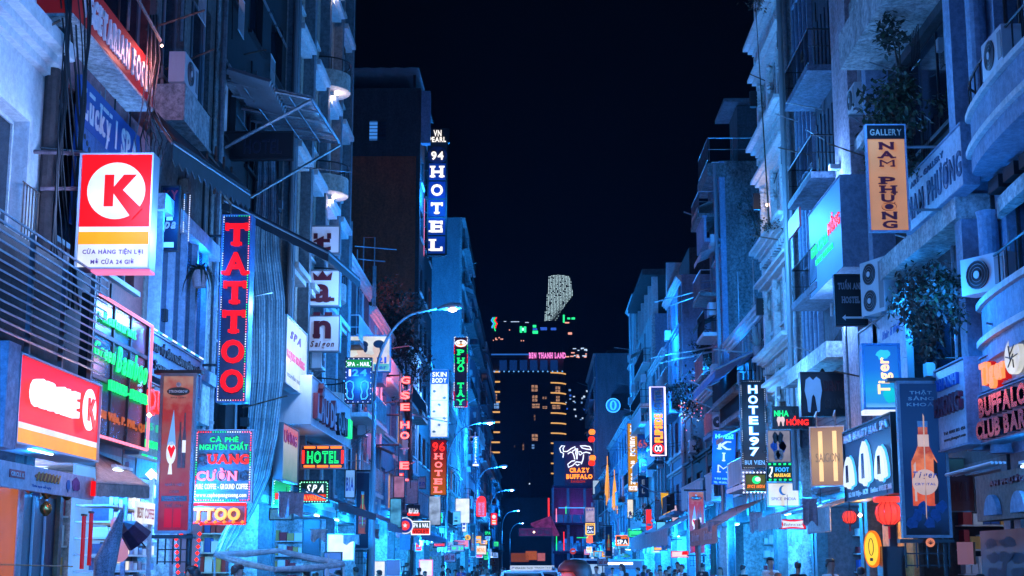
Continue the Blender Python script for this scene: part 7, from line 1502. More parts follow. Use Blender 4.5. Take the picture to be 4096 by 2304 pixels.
# ------------------------------------------------------------------ plants
def leaf(m, p, d, L, wd, up=Vector((0, 0, 1)), mi=0):
    d = d.normalized(); s_ = d.cross(up)
    if s_.length < .05: s_ = d.cross(Vector((1, 0, 0)))
    s_ = s_.normalized() * wd
    m.face([p, p + d * L * .5 + s_, p + d * L, p + d * L * .5 - s_], mi)
def foliage(label, name, cat, clumps, n, L, base, trunk=None, mats=(LEAF, LEAFD, LEAFR), group=None, seed=0, droop=0, pot=None):
    """clumps: (centre, radii) in street metres; leaves fill them with gaps"""
    rg = random.Random(seed); o = Vector(base)
    t = thing(name, label, cat, base, 0, group); m = MB()
    tot = sum(r[0] * r[1] * r[2] for c, r in clumps)
    for c, r in clumps:
        sub = [Vector((rg.gauss(0, .5), rg.gauss(0, .5), rg.gauss(0, .5))) for _ in range(7)]
        for k in range(int(n * r[0] * r[1] * r[2] / tot)):
            s_ = rg.choice(sub); q = s_ + Vector((rg.gauss(0, .28), rg.gauss(0, .28), rg.gauss(0, .28)))
            p = Vector((c[0] + q.x * r[0], c[1] + q.y * r[1], c[2] + q.z * r[2])) - o
            d = Vector((rg.gauss(0, 1), rg.gauss(0, 1), rg.gauss(0, .7) - droop))
            leaf(m, p, d, L * rg.uniform(.6, 1.3), L * rg.uniform(.18, .32), mi=0 if rg.random() < .5 else (1 if rg.random() < .8 else 2))
    m.build('crown' if cat == 'tree' else 'foliage', list(mats), t)
    tips = [Vector(c) - o for c, r in clumps]
    if trunk:
        b_ = Vector(trunk) - o; fork = b_.lerp(sum(tips, Vector()) / len(tips), .55); fork.x = b_.x + (fork.x - b_.x) * .4
        MB().tube([b_, b_.lerp(fork, .5) + Vector((.05, 0, 0)), fork], [.16, .13, .10], 8).build('trunk', BARK, t)
        for tp in tips: MB().tube([fork, fork.lerp(tp, .5) + Vector((rg.uniform(-.2, .2), 0, .15)), tp], [.08, .05, .02], 6).build('limb', BARK, t)
    else:
        for tp in tips: MB().tube([Vector((0, 0, 0)), tp * .5 + Vector((0, 0, .1)), tp], [.03, .02, .01], 5).build('stem', BARK, t)
    if pot: MB().lathe([(.16, 0), (.22, .32), (.24, .34)], (0, 0, -.3), 12).build('pot', pot, t)
    return t
P3 = lambda u, v, Y: tuple(PY(u, v, Y))
foliage('dark leafy street tree with tiny pink lights between the hostel sign and blue banner', 'street_tree', 'tree', [(P3(2830, 1400, 72), (1.0, 1.2, 1.3)), (P3(2770, 1580, 72), (1.1, 1.1, .9)), (P3(2850, 1640, 71), (1.0, 1.1, 1.2)), (P3(2800, 1780, 72), (.8, .9, .8)), (P3(2870, 1480, 73), (.7, .9, 1.4))], 5200, .22, P3(2850, 2262, 72), P3(2855, 2300, 72), mats=(LEAFD, LEAFD, LEAFR), seed=4)
t = thing('twig_lights', 'tiny pink and white lights strung in the dark street tree', 'string lights', P3(2800, 1640, 70.3)); rg = random.Random(9); m = MB()
for k in range(60): m.octa((rg.uniform(-1.0, .9), rg.uniform(-.5, .5), rg.gauss(0, .9)), .03, rg.randrange(3))
stuff(m.build('bulbs', [N_PNK, N_WHT, N_ORG], t)); MB().tube([(-1, 0, .6), (-.3, 0, .2), (.3, 0, -.1), (.9, 0, -.8)], .01, 4).build('wire', CABLE, t)
foliage('broad dark tree crown behind the nearest street lamp arm', 'street_tree', 'tree', [(P3(1610, 1310, 73), (1.1, 1.3, 1.1)), (P3(1620, 1400, 72), (.9, 1.2, 1.4)), (P3(1660, 1480, 72), (.6, 1.0, 1.3)), (P3(1570, 1240, 74), (.7, 1, .8))], 4600, .22, P3(1640, 2262, 72), P3(1640, 2300, 72), mats=(LEAFD, LEAFD, BARK), seed=5)
foliage('bushy dark plants on the rooftop terrace beyond the cream hotel', 'roof_shrub', 'plant', [(P3(1500, 1170, 64), (.9, .8, .5)), (P3(1440, 1150, 63), (.6, .8, .5)), (P3(1570, 1215, 66), (.8, .8, .4))], 1500, .2, P3(1500, 1215, 64), seed=6)
foliage('dark hanging shrub spilling over the gallery board, upper right', 'hanging_shrub', 'plant', [((7.0, 28.2, 10.6), (.5, .7, .6)), ((6.9, 28.0, 9.9), (.5, .6, .6)), ((6.9, 27.6, 9.4), (.35, .5, .5)), ((7.0, 27.3, 10.3), (.45, .5, .45)), ((6.8, 28.6, 9.3), (.3, .3, .4))], 2300, .15, (7.3, 28, 9.3), mats=(LEAF, LEAFD, LEAFR), seed=7, droop=.8)
foliage('tangled dry creeper hanging between the balcony column and lower board at right', 'hanging_creeper', 'plant', [((7.3, 28.4, 6.9), (.3, .9, .6)), ((7.2, 27.6, 6.2), (.3, .7, .7)), ((7.1, 26.4, 6.3), (.4, .5, .5)), ((6.9, 25.9, 6.1), (.35, .4, .5))], 1900, .13, (7.4, 27, 5.6), mats=(LEAFR, LEAFD, BARK), seed=8, droop=1)
foliage('pale leafy bush on the lower curved balcony', 'balcony_bush', 'plant', [((6.85, 24.7, 6.35), (.3, .4, .35)), ((6.8, 24.4, 6.0), (.3, .4, .35))], 900, .12, (6.9, 24.6, 5.8), mats=(M('pale_leaf', (.22, .28, .26)), LEAF, LEAFD), seed=9, droop=.5)
foliage('thin stemmed plants silhouetted at top right balcony', 'balcony_plant', 'plant', [((7.0, 28.2, 12.0), (.35, .5, .25)), ((7.0, 27.6, 11.6), (.25, .4, .2))], 300, .16, (7.1, 28, 11.0), mats=(LEAFD, LEAFD, LEAF), seed=10)
foliage('dark shrub above the low signs under the yellow hotel sign', 'awning_shrub', 'plant', [(P3(2575, 2060, 96), (.8, .6, .5)), (P3(2600, 2040, 96), (.5, .6, .4))], 900, .18, P3(2580, 2085, 96), seed=12)
foliage('bare creeper climbing the stained concrete side wall', 'wall_creeper', 'plant', [(P3(3010, 860, 59.6), (.5, .1, .8)), (P3(3040, 960, 59.6), (.4, .1, .7)), (P3(2985, 790, 59.6), (.25, .1, .3))], 260, .18, P3(3050, 1010, 59.8), mats=(LEAFD, LEAFD, LEAFR), seed=13)
foliage('small tufts sprouting from the ornate white cornices', 'cornice_tuft', 'plant', [((6.9, 44.6, 19.0), (.3, .4, .2)), ((6.95, 44.4, 11.8), (.3, .5, .25))], 320, .12, (7.1, 44.5, 11.8), mats=(LEAFR, LEAFD, LEAFR), seed=14)
def spiky(label, loc, n, L, mat, droop, wd, seed, pot=None, up=.9):
    rg = random.Random(seed); t = thing('spiky_plant', label, 'plant', loc, 0); 
    for k in range(n):
        a_ = rg.uniform(0, 2 * math.pi); e = rg.uniform(.2, up); l = L * rg.uniform(.7, 1.2)
        d = Vector((math.cos(a_), math.sin(a_), 0)); pts = []
        for j in range(6):
            f = j / 5; pts.append(d * l * f * (1 - .25 * f * droop) * math.cos(e) + Vector((0, 0, l * f * math.sin(e) - droop * l * f * f * .9)))
        m = MB(); s_ = d.cross(Vector((0, 0, 1)))
        for j in range(5):
            w0 = wd * (1 - j / 5) ** .7; w1 = wd * (1 - (j + 1) / 5) ** .7
            m.face([pts[j] - s_ * w0, pts[j] + s_ * w0, pts[j + 1] + s_ * w1 + Vector((0, 0, .002)), pts[j + 1] - s_ * w1 + Vector((0, 0, .002))])
        m.build('leaf_blade', mat, t)
    if pot: MB().lathe([(.12, -.32), (.18, -.02), (.19, 0)], n=12).build('pot', pot, t)
    return t
spiky('drooping dark palm like plant hanging left of the tattoo sign', PY(800, 1085, 28.8), 46, .72, LEAFD, 1.25, .035, 3, M('pinkish_pot', (.4, .3, .33)), 1.3)
spiky('pale spiky agave in a pot above the black vertical hotel sign', PY(3028, 1385, 50), 26, .62, M('agave_leaf', (.34, .40, .38), .5, 0, .2, 3, 0), .25, .03, 5, M('pinkish_pot', (.4, .3, .33)), 1.35)
spiky('second agave lower left of the potted one', PY(2975, 1435, 50.5), 16, .5, M('agave_leaf', (.34, .40, .38)), .4, .025, 6)
spiky('small wild tuft on the wires beside the vegetarian fascia', PY(366, 150, 21), 14, .1, P_BLK, .2, .006, 7)

# ------------------------------------------------------------------ cables, poles, rods
def cable(label, pts, r=.012, group=None, mat=CABLE, cat='cable', name='cable'):
    o = Vector(pts[0]); m = MB().tube([Vector(p) - o for p in pts], r, 5); me = m.mesh(name, mat, True); ob = put(name, me, None, o); return tag(ob, label, cat, group)
rg = random.Random(31)
for k in range(16):
    u = 240 + k * 6.2; X = -6.5 + rg.uniform(-.15, .15)
    pts = []
    for j in range(12):
        v = -60 + j * 118; pts.append(PX(u + 26 * math.sin(j * .45 + k * .5) - j * 1.2 + rg.uniform(-5, 5), v, X))
    cable('black cable in the vertical bundle between the white and maroon shophouses', pts, rg.choice((.010, .014, .02)), 'vertical cable bundle')
for k in range(7):
    pts = [PX(596 + 6 * k, 60, -6.5), PX(586 + 9 * k, 240, -6.4), PX(570 + 8 * k + 20 * math.sin(k), 420, -6.4), PX(540 + 22 * k, 560, -6.35), PX(560 + 12 * k, 680, -6.35)]
    cable('grey cable in the loose tangle right of the vegetarian fascia', pts, .012, 'loose cable tangle', CABLE if k % 2 else M('grey_cable', (.25, .25, .28)))
for k in range(5):
    c = PX(585 + 14 * k, 520 + 26 * k, -6.3); cable('coil of spare black cable beside the spa board', [c + Vector((0, .18 * math.cos(a_ * .7), .18 * math.sin(a_ * .7))) for a_ in range(9)], .008, 'cable coils')
RODS = [((2620, 1208, 79), (2935, 1128, 66), 'upper slanted steel pole sticking out over the right shops'), ((2680, 1222, 77), (2880, 1152, 66), 'second slanted steel pole just below the upper one'), ((2600, 1432, 80), (2930, 1375, 60), 'long steel pole above the hostel sign'), ((2640, 1452, 78), (2900, 1395, 62), 'thin pole under the long steel pole'), ((2770, 1492, 68), (2990, 1458, 56), 'low steel pole left of the black vertical hotel sign'),
        ((1180, 668, 42), (1408, 688, 43), 'thin horizontal pole in front of the cream hotel'), ((1420, 985, 56), (1585, 998, 58), 'bent pipe over the dark roof beyond the cream hotel'), ((1430, 1036, 56), (1540, 1046, 57), 'lower pipe over the dark roof'), ((160, 590, 20.2), (340, 606, 20.3), 'pinkish bracket arm of the K sign'), ((1650, 1660, 66), (1800, 1690, 84), 'dark pole crossing above the orange hotel sign'), ((0, 2258, 17.5), (290, 2266, 20), 'orange rope strung across the store front')]
for (a_, b_, lb) in RODS: cable(lb, [PY(*a_), PY(*b_)], .006 * (a_[2] / 12) if 'rope' not in lb else .008, None, STEEL if 'rope' not in lb else M('orange_rope', (.8, .3, .12)), 'pole' if 'rope' not in lb else 'rope', 'steel_pole' if 'rope' not in lb else 'rope')
for i, (a_, b_, sagp) in enumerate((((2420, 1788, 120), (2790, 1756, 72), 12), ((2420, 1800, 120), (2790, 1770, 72), 10), ((1480, 1720, 54), (1380, 1790, 50), 4), ((1700, 1505, 84), (1480, 1490, 60), 8))):
    pts = [PY(a_[0] + (b_[0] - a_[0]) * f / 8, a_[1] + (b_[1] - a_[1]) * f / 8 + sagp * math.sin(math.pi * f / 8), a_[2] + (b_[2] - a_[2]) * f / 8) for f in range(9)]
    cable(['upper wire sagging across the hostel sign', 'lower wire sagging across the hostel sign', 'short wire by the nearest lamp pole', 'wire stretched past the massage billboard'][i], pts, .02, None, name='overhead_wire')
t = thing('roof_pipe_frame', 'bent steel pipe frame standing on the roof beyond the cream hotel', 'frame', PY(1450, 1180, 60))
s_ = .01
for x0, x1, z0, z1 in ((1, 46, 0, 24), (42, 52, -2, 12)): MB().tube([(x0 * .01 * 1.0, 0, z0 * .05 - .4), (x0 * .01, 0, z1 * .1), (x1 * .01, 0, z1 * .1), (x1 * .01, 0, z0 * .05 - .4)], .03, 6).build('pipe', STEEL, t)
# thin facade clutter: conduits and meter boxes
for i, (side, Y, X, z0, z1, lb) in enumerate((('L', 31.2, -6.8, 3.6, 15, 'grey downpipe between the beige and dark shophouses'), ('L', 40.3, -6.75, 3.6, 20, 'dark downpipe at the near edge of the cream hotel'), ('L', 53.1, -6.7, 3.6, 14, 'shiny downpipe at the far edge of the cream hotel'), ('R', 32.5, 7.5, 3.6, 15, 'grey downpipe right of the pinkish pier'), ('R', 42.9, 7.5, 5, 24, 'thick grey downpipe between the glass and ornate houses'), ('R', 60.1, 7.4, 3.6, 18, 'downpipe on the corner of the stained concrete block'))):
    t = thing('downpipe', lb, 'pipe', (X, Y, z0), 0); MB().tube([(0, 0, 0), (0, 0, z1 - z0)], .07, 8).build('pipe', GREYM if i % 2 else STEEL, t)
    for k in range(4): MB().lathe([(.085, 0), (.085, .06)], (0, 0, 1 + k * 2.4), 8).build('clamp', GREYM, t)
# small glowing signs that crowd the far street
rg = random.Random(77)
PAL = [('cyan', E('tiny_cyan', (90, 190, 240), 1.0)), ('white', E('tiny_white', (215, 228, 245), 1.1)), ('red', E('tiny_red', (240, 45, 50), 1.2)), ('pale blue', E('tiny_pale_blue', (130, 175, 240), .9)), ('pink', E('tiny_pink', (240, 140, 175), .9)), ('amber', E('tiny_amber', (255, 180, 90), 1.1)), ('green', E('tiny_green', (50, 225, 140), 1.0))]
ORD = ['nearest', 'second nearest', 'third nearest', 'fourth nearest', 'fifth nearest', 'sixth nearest', 'seventh nearest', 'eighth nearest', 'ninth nearest', 'tenth nearest', 'eleventh nearest', 'twelfth nearest', 'thirteenth nearest', 'fourteenth nearest']
cnt = {}
for side in 'LR':
    Y = 55.0
    while Y < 230:
        k = rg.choices(range(len(PAL)), (4, 5, 2, 5, 2, 2, 1))[0]; cn, mt = PAL[k]; kk = (side, cn); cnt[kk] = cnt.get(kk, 0) + 1
        if cnt[kk] <= len(ORD):
            X = (-6.1 + rg.uniform(-.5, .5)) if side == 'L' else (6.9 + rg.uniform(-.5, .5)); ww, hh = rg.choice(((.5, .9), (.9, .45), (.4, 1.3), (.7, .7), (1.1, .5), (.35, .6)))
            z = rg.choice((2.5, 2.7, 3.0, 3.6, 4.4)) + rg.uniform(-.2, .3)
            sw = 'left' if side == 'L' else 'right'
            uu, vv = uv((X, Y, z + hh / 2)); hu = (ww + hh) * 3000 / Y + 8
            if any(u0 - hu < uu < u1 + hu and v0 - hu < vv < v1 + hu for u0, v0, u1, v1 in ((2740, 1950, 2830, 2225), (2835, 1715, 2945, 1950), (2965, 1515, 3200, 2030), (2595, 1540, 2668, 1830), (2500, 1680, 2600, 1995), (1190, 1780, 1390, 2015), (1590, 1480, 1645, 1925), (1715, 1470, 1800, 1985), (1590, 2070, 1722, 2140), (1420, 1880, 1485, 2195), (2790, 2080, 3000, 2170))):
                cnt[kk] -= 1; Y += 1.2; continue
            t, w_, h_ = box_sign('small_shop_sign', f'{ORD[cnt[kk] - 1]} of the tiny {cn} lit shop signs crowding the far {sw} side', ((X, Y, z), ww, hh), 'F', mt, DARKM if rg.random() < .5 else WHITEM, .12, .03, group='tiny lit shop signs down the street')
            for q in range(rg.choice((1, 2, 3))): MB().box(-ww * .36, ww * rg.uniform(.1, .38), -.012, -.001, hh * (.2 + .25 * q), hh * (.2 + .25 * q) + hh * .13).build('print_line', rg.choice((P_BLU, P_RED, P_BLK, P_WHT)), t)
            MB().tube([(math.copysign(ww / 2, X), .06, hh * .8), (math.copysign(abs(X) - 0, X) * 0 + (-(abs(X + 7) + .0) if side == 'L' else abs(7.8 - X)), .06, hh * .8)], .02, 4).build('bracket', DARKM, t)
        Y += rg.uniform(2.0, 5.0) * (1 + Y / 160)

rg = random.Random(5)
# cloth flags, menus and goods hanging from the awnings, one thing each
HC = [('white', WHITEC), ('pale pink', M('pink_cloth', (.6, .35, .4)))]
hc = {}
for side in 'LR':
    Y = 34.0
    while Y < 120:
        nm, mt = rg.choice(HC); kk = (side, nm); hc[kk] = hc.get(kk, 0) + 1
        if hc[kk] <= len(ORD):
            X = (-5.7 if side == 'L' else 6.4) + rg.uniform(-.4, .4); ww, hh = rg.uniform(.3, .7), rg.uniform(.25, .55); zz = rg.uniform(2.2, 3.0)
            t = thing('hanging_cloth', f'{ORD[hc[kk] - 1]} of the {nm} cloths hanging over the {"left" if side == "L" else "right"} pavement', 'cloth', (X, Y, zz), R(rg.uniform(-40, 40)), 'cloths hanging over the pavements')
            m = MB(); n = 8
            for i in range(n):
                xa, xb = -ww / 2 + ww * i / n, -ww / 2 + ww * (i + 1) / n; ya, yb = .05 * math.sin(i * 1.7), .05 * math.sin((i + 1) * 1.7); d0, d1 = .06 * math.sin(i), .06 * math.sin(i + 1)
                m.face([(xa, ya, -d0), (xb, yb, -d1), (xb, 0, hh), (xa, 0, hh)])
            o = m.build('cloth', mt, t); o.modifiers.new('thickness', 'SOLIDIFY').thickness = .01
            MB().tube([(-ww / 2 - .05, 0, hh), (ww / 2 + .05, 0, hh)], .012, 4).build('rod', STEEL, t)
        Y += rg.uniform(4, 9)

# ------------------------------------------------------------------ people
def skin_mesh(vs, es, rs, sub=2):
    me = bpy.data.meshes.new('sk'); me.from_pydata(vs, es, []); o = bpy.data.objects.new('sk', me); COL.objects.link(o)
    md = o.modifiers.new('s', 'SKIN'); md.use_smooth_shade = True
    for i, r in enumerate(rs):
        q = me.skin_vertices[0].data[i]; q.radius = (r, r) if not isinstance(r, tuple) else r; q.use_root = (i == 0)
    o.modifiers.new('d', 'SUBSURF').levels = sub
    dg = bpy.context.evaluated_depsgraph_get(); out = bpy.data.meshes.new_from_object(o.evaluated_get(dg))
    bpy.data.objects.remove(o); bpy.data.meshes.remove(me); return out
def make_person_meshes(pose):
    st = {0: .0, 1: .22, 2: -.18}[pose]; ar = {0: .05, 1: .2, 2: -.12}[pose]
    V, Ed, Rr = [], [], []
    def add(p, r, par=None):
        V.append(p); Rr.append(r); i = len(V) - 1
        if par is not None: Ed.append((par, i))
        return i
    pel = add((0, 0, .95), (.155, .11)); wa = add((0, 0, 1.10), (.135, .10), pel); ch = add((0, .01, 1.30), (.165, .115), wa); nb = add((0, .015, 1.43), (.075, .07), ch); nk = add((0, .0, 1.49), (.056, .058), nb); hd = add((0, -.015, 1.57), (.072, .088), nk); ht = add((0, -.012, 1.665), (.078, .094), hd); hu = add((0, -.005, 1.725), (.05, .06), ht)
    tor = list(range(4)); arms = []; legs = []
    for sg in (-1, 1):
        sh = add((sg * .185, .01, 1.39), .062, ch); el = add((sg * .235, .03 + ar * sg * .3, 1.12), .045, sh); wr = add((sg * .24, -.05 + ar * sg, .88), (.03, .024), el); pm = add((sg * .24, -.07 + ar * sg, .82), (.036, .018), wr)
        arms.append((sh, el))
        for f in range(4):
            k1 = add((sg * .24 + (f - 1.5) * .018 * 1, -.085 + ar * sg - .003 * f, .765), .0085, pm); add((sg * .24 + (f - 1.5) * .019, -.11 + ar * sg, .73 + .006 * abs(f - 1.5)), .0075, k1)
        k1 = add((sg * (.24 - .035), -.105 + ar * sg, .81), .010, pm); add((sg * (.24 - .04), -.135 + ar * sg, .785), .0085, k1)
        hp = add((sg * .09, 0, .88), .095, pel); kn = add((sg * .10, -.04 - st * sg, .49), .062, hp); an = add((sg * .10, .02 - st * sg * 1.5, .09), .042, kn); toe = add((sg * .11, -.12 - st * sg * 1.5, .045), (.042, .032), an); legs.append((hp, kn, an))
    body = skin_mesh(V, Ed, Rr)
    # nose, ears
    import bmesh
    bm = bmesh.new(); bm.from_mesh(body)
    def wedge(pts):
        vv = [bm.verts.new(p) for p in pts]; bm.faces.new((vv[0], vv[1], vv[2])); bm.faces.new((vv[0], vv[2], vv[3])); bm.faces.new((vv[0], vv[3], vv[1])); bm.faces.new((vv[1], vv[3], vv[2]))
    wedge([(0, -.135, 1.60), (-.016, -.10, 1.595), (0, -.098, 1.65), (.016, -.10, 1.595)])
    for sg in (-1, 1): wedge([(sg * .098, .0, 1.62), (sg * .078, -.02, 1.60), (sg * .078, .0, 1.655), (sg * .08, .025, 1.615)])
    bm.to_mesh(body); bm.free()
    def sub_skin(idx, grow):
        mp = {i: k for k, i in enumerate(idx)}; vs = [V[i] for i in idx]; es = [(mp[a], mp[b]) for a, b in Ed if a in mp and b in mp]
        rs = [tuple(x * grow for x in Rr[i]) if isinstance(Rr[i], tuple) else Rr[i] * grow for i in idx]
        return skin_mesh(vs, es, rs)
    shirt = sub_skin([pel, wa, ch, nb] + [i for a_ in arms for i in a_], 1.16); trou = sub_skin([pel] + [i for l in legs for i in l], 1.16)
    hair = MB()
    prof = [(.0, 1.775), (.055, 1.768), (.088, 1.735), (.098, 1.69), (.092, 1.64)]
    n = 16; base = len(hair.v)
    for r, z in prof:
        for j in range(n):
            a_ = 2 * math.pi * j / n; y = .004 + r * 1.18 * math.sin(a_); x = r * .98 * math.cos(a_); zz = z
            if math.sin(a_) < -.3 and z < 1.70: zz = 1.70 + (z - 1.70) * .15; y = max(y, -.112)
            elif z < 1.66: zz = z - .05 * max(0, math.sin(a_))
            hair.v.append((x, y, zz))
    for k in range(len(prof) - 1):
        for j in range(n): hair.f.append((base + (k + 1) * n + j, base + (k + 1) * n + (j + 1) % n, base + k * n + (j + 1) % n, base + k * n + j)); hair.m.append(0)
    eyes = MB()
    for sg in (-1, 1): eyes.octa((sg * .03, -.103, 1.632), .009)
    return body, shirt, trou, hair, eyes
PM = [make_person_meshes(k) for k in range(3)]
SKINS = [M('skin_a', (.42, .24, .17), .55, 0, .15, 8, 0), M('skin_b', (.55, .34, .26), .55, 0, .15, 8, 0), M('skin_c', (.30, .17, .12), .55, 0, .15, 8, 0)]
HAIRS = [M('black_hair', (.012, .010, .010), .5, 0, .2, 30, 0), M('brown_hair', (.06, .03, .02), .5, 0, .2, 30, 0), M('ginger_hair', (.22, .08, .035), .5, 0, .2, 30, 0)]
CL = {'white': (.7, .7, .7), 'black': (.02, .02, .022), 'blue': (.05, .12, .35), 'red': (.4, .03, .04), 'grey': (.25, .25, .27), 'pink': (.6, .25, .3), 'navy': (.02, .03, .08), 'yellow': (.6, .42, .08)}
def person(label, loc, rz, h, pose, shirt, trou, skin=0, hair=0, long_hair=False, group='people in the crowd', cap=None):
    t = thing('person', label, 'person', loc, rz, group); s_ = h / 1.775; t.scale = (s_, s_, s_)
    b, sh, tr, hr, ey = PM[pose]
    def inst(nm, me, mat):
        key = (nm, id(me), mat.name)
        if key not in _PC:
            m2 = me.copy(); m2.materials.clear(); m2.materials.append(mat); m2.polygons.foreach_set('use_smooth', [True] * len(m2.polygons)); _PC[key] = m2
        return put(nm, _PC[key], t)
    bo = inst('body', b, SKINS[skin]); inst('shirt', sh, M('shirt_' + shirt, CL[shirt], .85, 0, .2, 6)); inst('trousers', tr, M('trousers_' + trou, CL[trou], .85, 0, .2, 6))
    hr.build('hair', HAIRS[hair], t, True); ey.build('eyes', P_BLK, bo)
    if long_hair: MB().tube([(0, .06, 1.70), (0, .10, 1.60), (0, .11, 1.45), (0, .10, 1.32)], [.07, .085, .08, .03], 10).build('long_hair', HAIRS[hair], t, True)
    if cap: MB().lathe([(.104, 1.70), (.10, 1.74), (.06, 1.785), (.0, 1.79)], n=16).box(-.07, .07, -.20, -.08, 1.695, 1.71).build('cap', M('cap_' + cap, CL[cap]), t)
    return t
_PC = {}
def at_head(u, v, Y): p = PY(u, v, Y); return (p.x, Y, .0), p.z
CROWD = [(1821, 2277, 56, 0, 'black', 'navy', 'dark haired person in black just left of the phone light'), (1905, 2284, 40, 180, 'grey', 'black', 'large dark head seen from behind, left of the taxis'), (1945, 2266, 58, 0, 'white', 'black', 'woman in white facing the viewer under the menu boxes'), (1951, 2291, 52, 20, 'pink', 'navy', 'shorter person in pink below the woman in white'), (2013, 2270, 60, -70, 'white', 'grey', 'pale shirted person in profile beside the first taxi'),
         (1909, 2258, 74, 180, 'black', 'black', 'tall dark figure behind the crowd left of the taxis'), (1846, 2262, 70, 160, 'blue', 'black', 'person in blue shirt beside the left lamp posts'), (1872, 2290, 48, 190, 'navy', 'black', 'dark head low between the left heads'), (1790, 2272, 62, 40, 'grey', 'navy', 'person in grey at the left pavement'), (2213, 2267, 66, 120, 'white', 'black', 'capped person squeezed between taxi and foreground man'),
         (2385, 2264, 60, -20, 'grey', 'black', 'person in grey beside the pale parking notice'), (2412, 2290, 44, 180, 'black', 'black', 'dark head right of the foreground man'), (2578, 2260, 62, 150, 'blue', 'navy', 'person with blue shirt right of the dark scooter'), (2572, 2286, 46, 180, 'navy', 'black', 'dark round head in front of the blue shirted person'), (2603, 2287, 52, 175, 'black', 'navy', 'dark head next to the round head on the right'),
         (2677, 2264, 64, 90, 'black', 'black', 'dark haired person in profile under the white awning'), (2723, 2257, 66, -60, 'blue', 'black', 'person in blue under the orange edged awning'), (2700, 2288, 50, 20, 'white', 'navy', 'person in white by the slim cider banner'), (2740, 2290, 48, 200, 'grey', 'black', 'grey shirted person at the foot of the slim cider banner'), (2505, 2290, 42, 180, 'black', 'black', 'dark head just below the scooter handlebars'),
         (3111, 2289, 33, 180, 'pink', 'navy', 'ginger haired person seen from behind under the red beer sign'), (3920, 2295, 24, 180, 'black', 'black', 'dark head at the right edge under the mural'), (1262, 2288, 38, -150, 'blue', 'navy', 'dark haired person under the white tent frame'), (1700, 2284, 58, 30, 'white', 'black', 'person in white by the second menu board'), (2040, 2282, 75, 170, 'black', 'black', 'small dark figure between the crowd and first taxi'),
         (1990, 2288, 50, 185, 'navy', 'black', 'dark head left of the first taxi roof'), (1930, 2276, 66, 60, 'grey', 'black', 'grey figure in profile behind the woman in white'), (2640, 2276, 58, 10, 'red', 'navy', 'person in red under the white hanging cloths'), (2450, 2270, 70, 0, 'white', 'grey', 'white shirted person behind the scooter')]
for i, (u, v, Y, rz, sh, tr, lb) in enumerate(CROWD):
    loc, h = at_head(u, v, Y); person(lb, loc, R(rz), min(max(h, 1.42), 1.84), i % 3, sh, tr, i % 3, 2 if 'ginger' in lb else (i % 5 == 2) * 1, 'woman' in lb, cap='white' if 'capped' in lb else None)
loc, h = at_head(2296, 2236, 9.7)
person('foreground man with receding dark hair, only the top of his head in view', loc, R(-72), h, 0, 'navy', 'black', 1, 1, group='people in the crowd')

# more of the crowd: placed by pavement, each told apart by clothes and neighbours
rg = random.Random(14)
SPOT = ['by the coffee stall', 'under the tent frame', 'by the white advert wall', 'under the grey awning', 'by the round star sign', 'under the blue awning', 'by the second street lamp', 'by the orange menu sign', 'near the far left lamps', 'by the white cart', 'by the parking notice', 'behind the lit kiosk', 'under the white hanging cloths', 'by the small red beer sign', 'under the brown awning', 'by the purple awning', 'under the warm lit board', 'by the orange wall']
SP = [(-5.2, 25), (-4.6, 33), (-5.2, 47), (-5.3, 58), (-5.2, 63), (-5.0, 76), (-4.8, 90), (-4.6, 104), (-4.2, 130), (4.0, 66), (4.6, 58), (5.2, 96), (5.6, 74), (5.7, 66), (5.5, 54), (6.0, 47), (6.1, 38), (6.2, 31)]
for i, (lbl, (x, y)) in enumerate(zip(SPOT, SP)):
    for k, (sh, dx) in enumerate((('white', -.35), ('black', .35))):
        person(f'person in a {sh} top standing {lbl}', (x + dx, y + rg.uniform(-.6, .6), .13 if abs(x) > 5.2 else 0), R(rg.uniform(0, 360)), rg.uniform(1.52, 1.8), (i + k) % 3, sh, ('navy', 'black', 'grey')[i % 3], (i + k) % 3, rg.choice((0, 0, 0, 1)), k == 0 and i % 3 == 0)
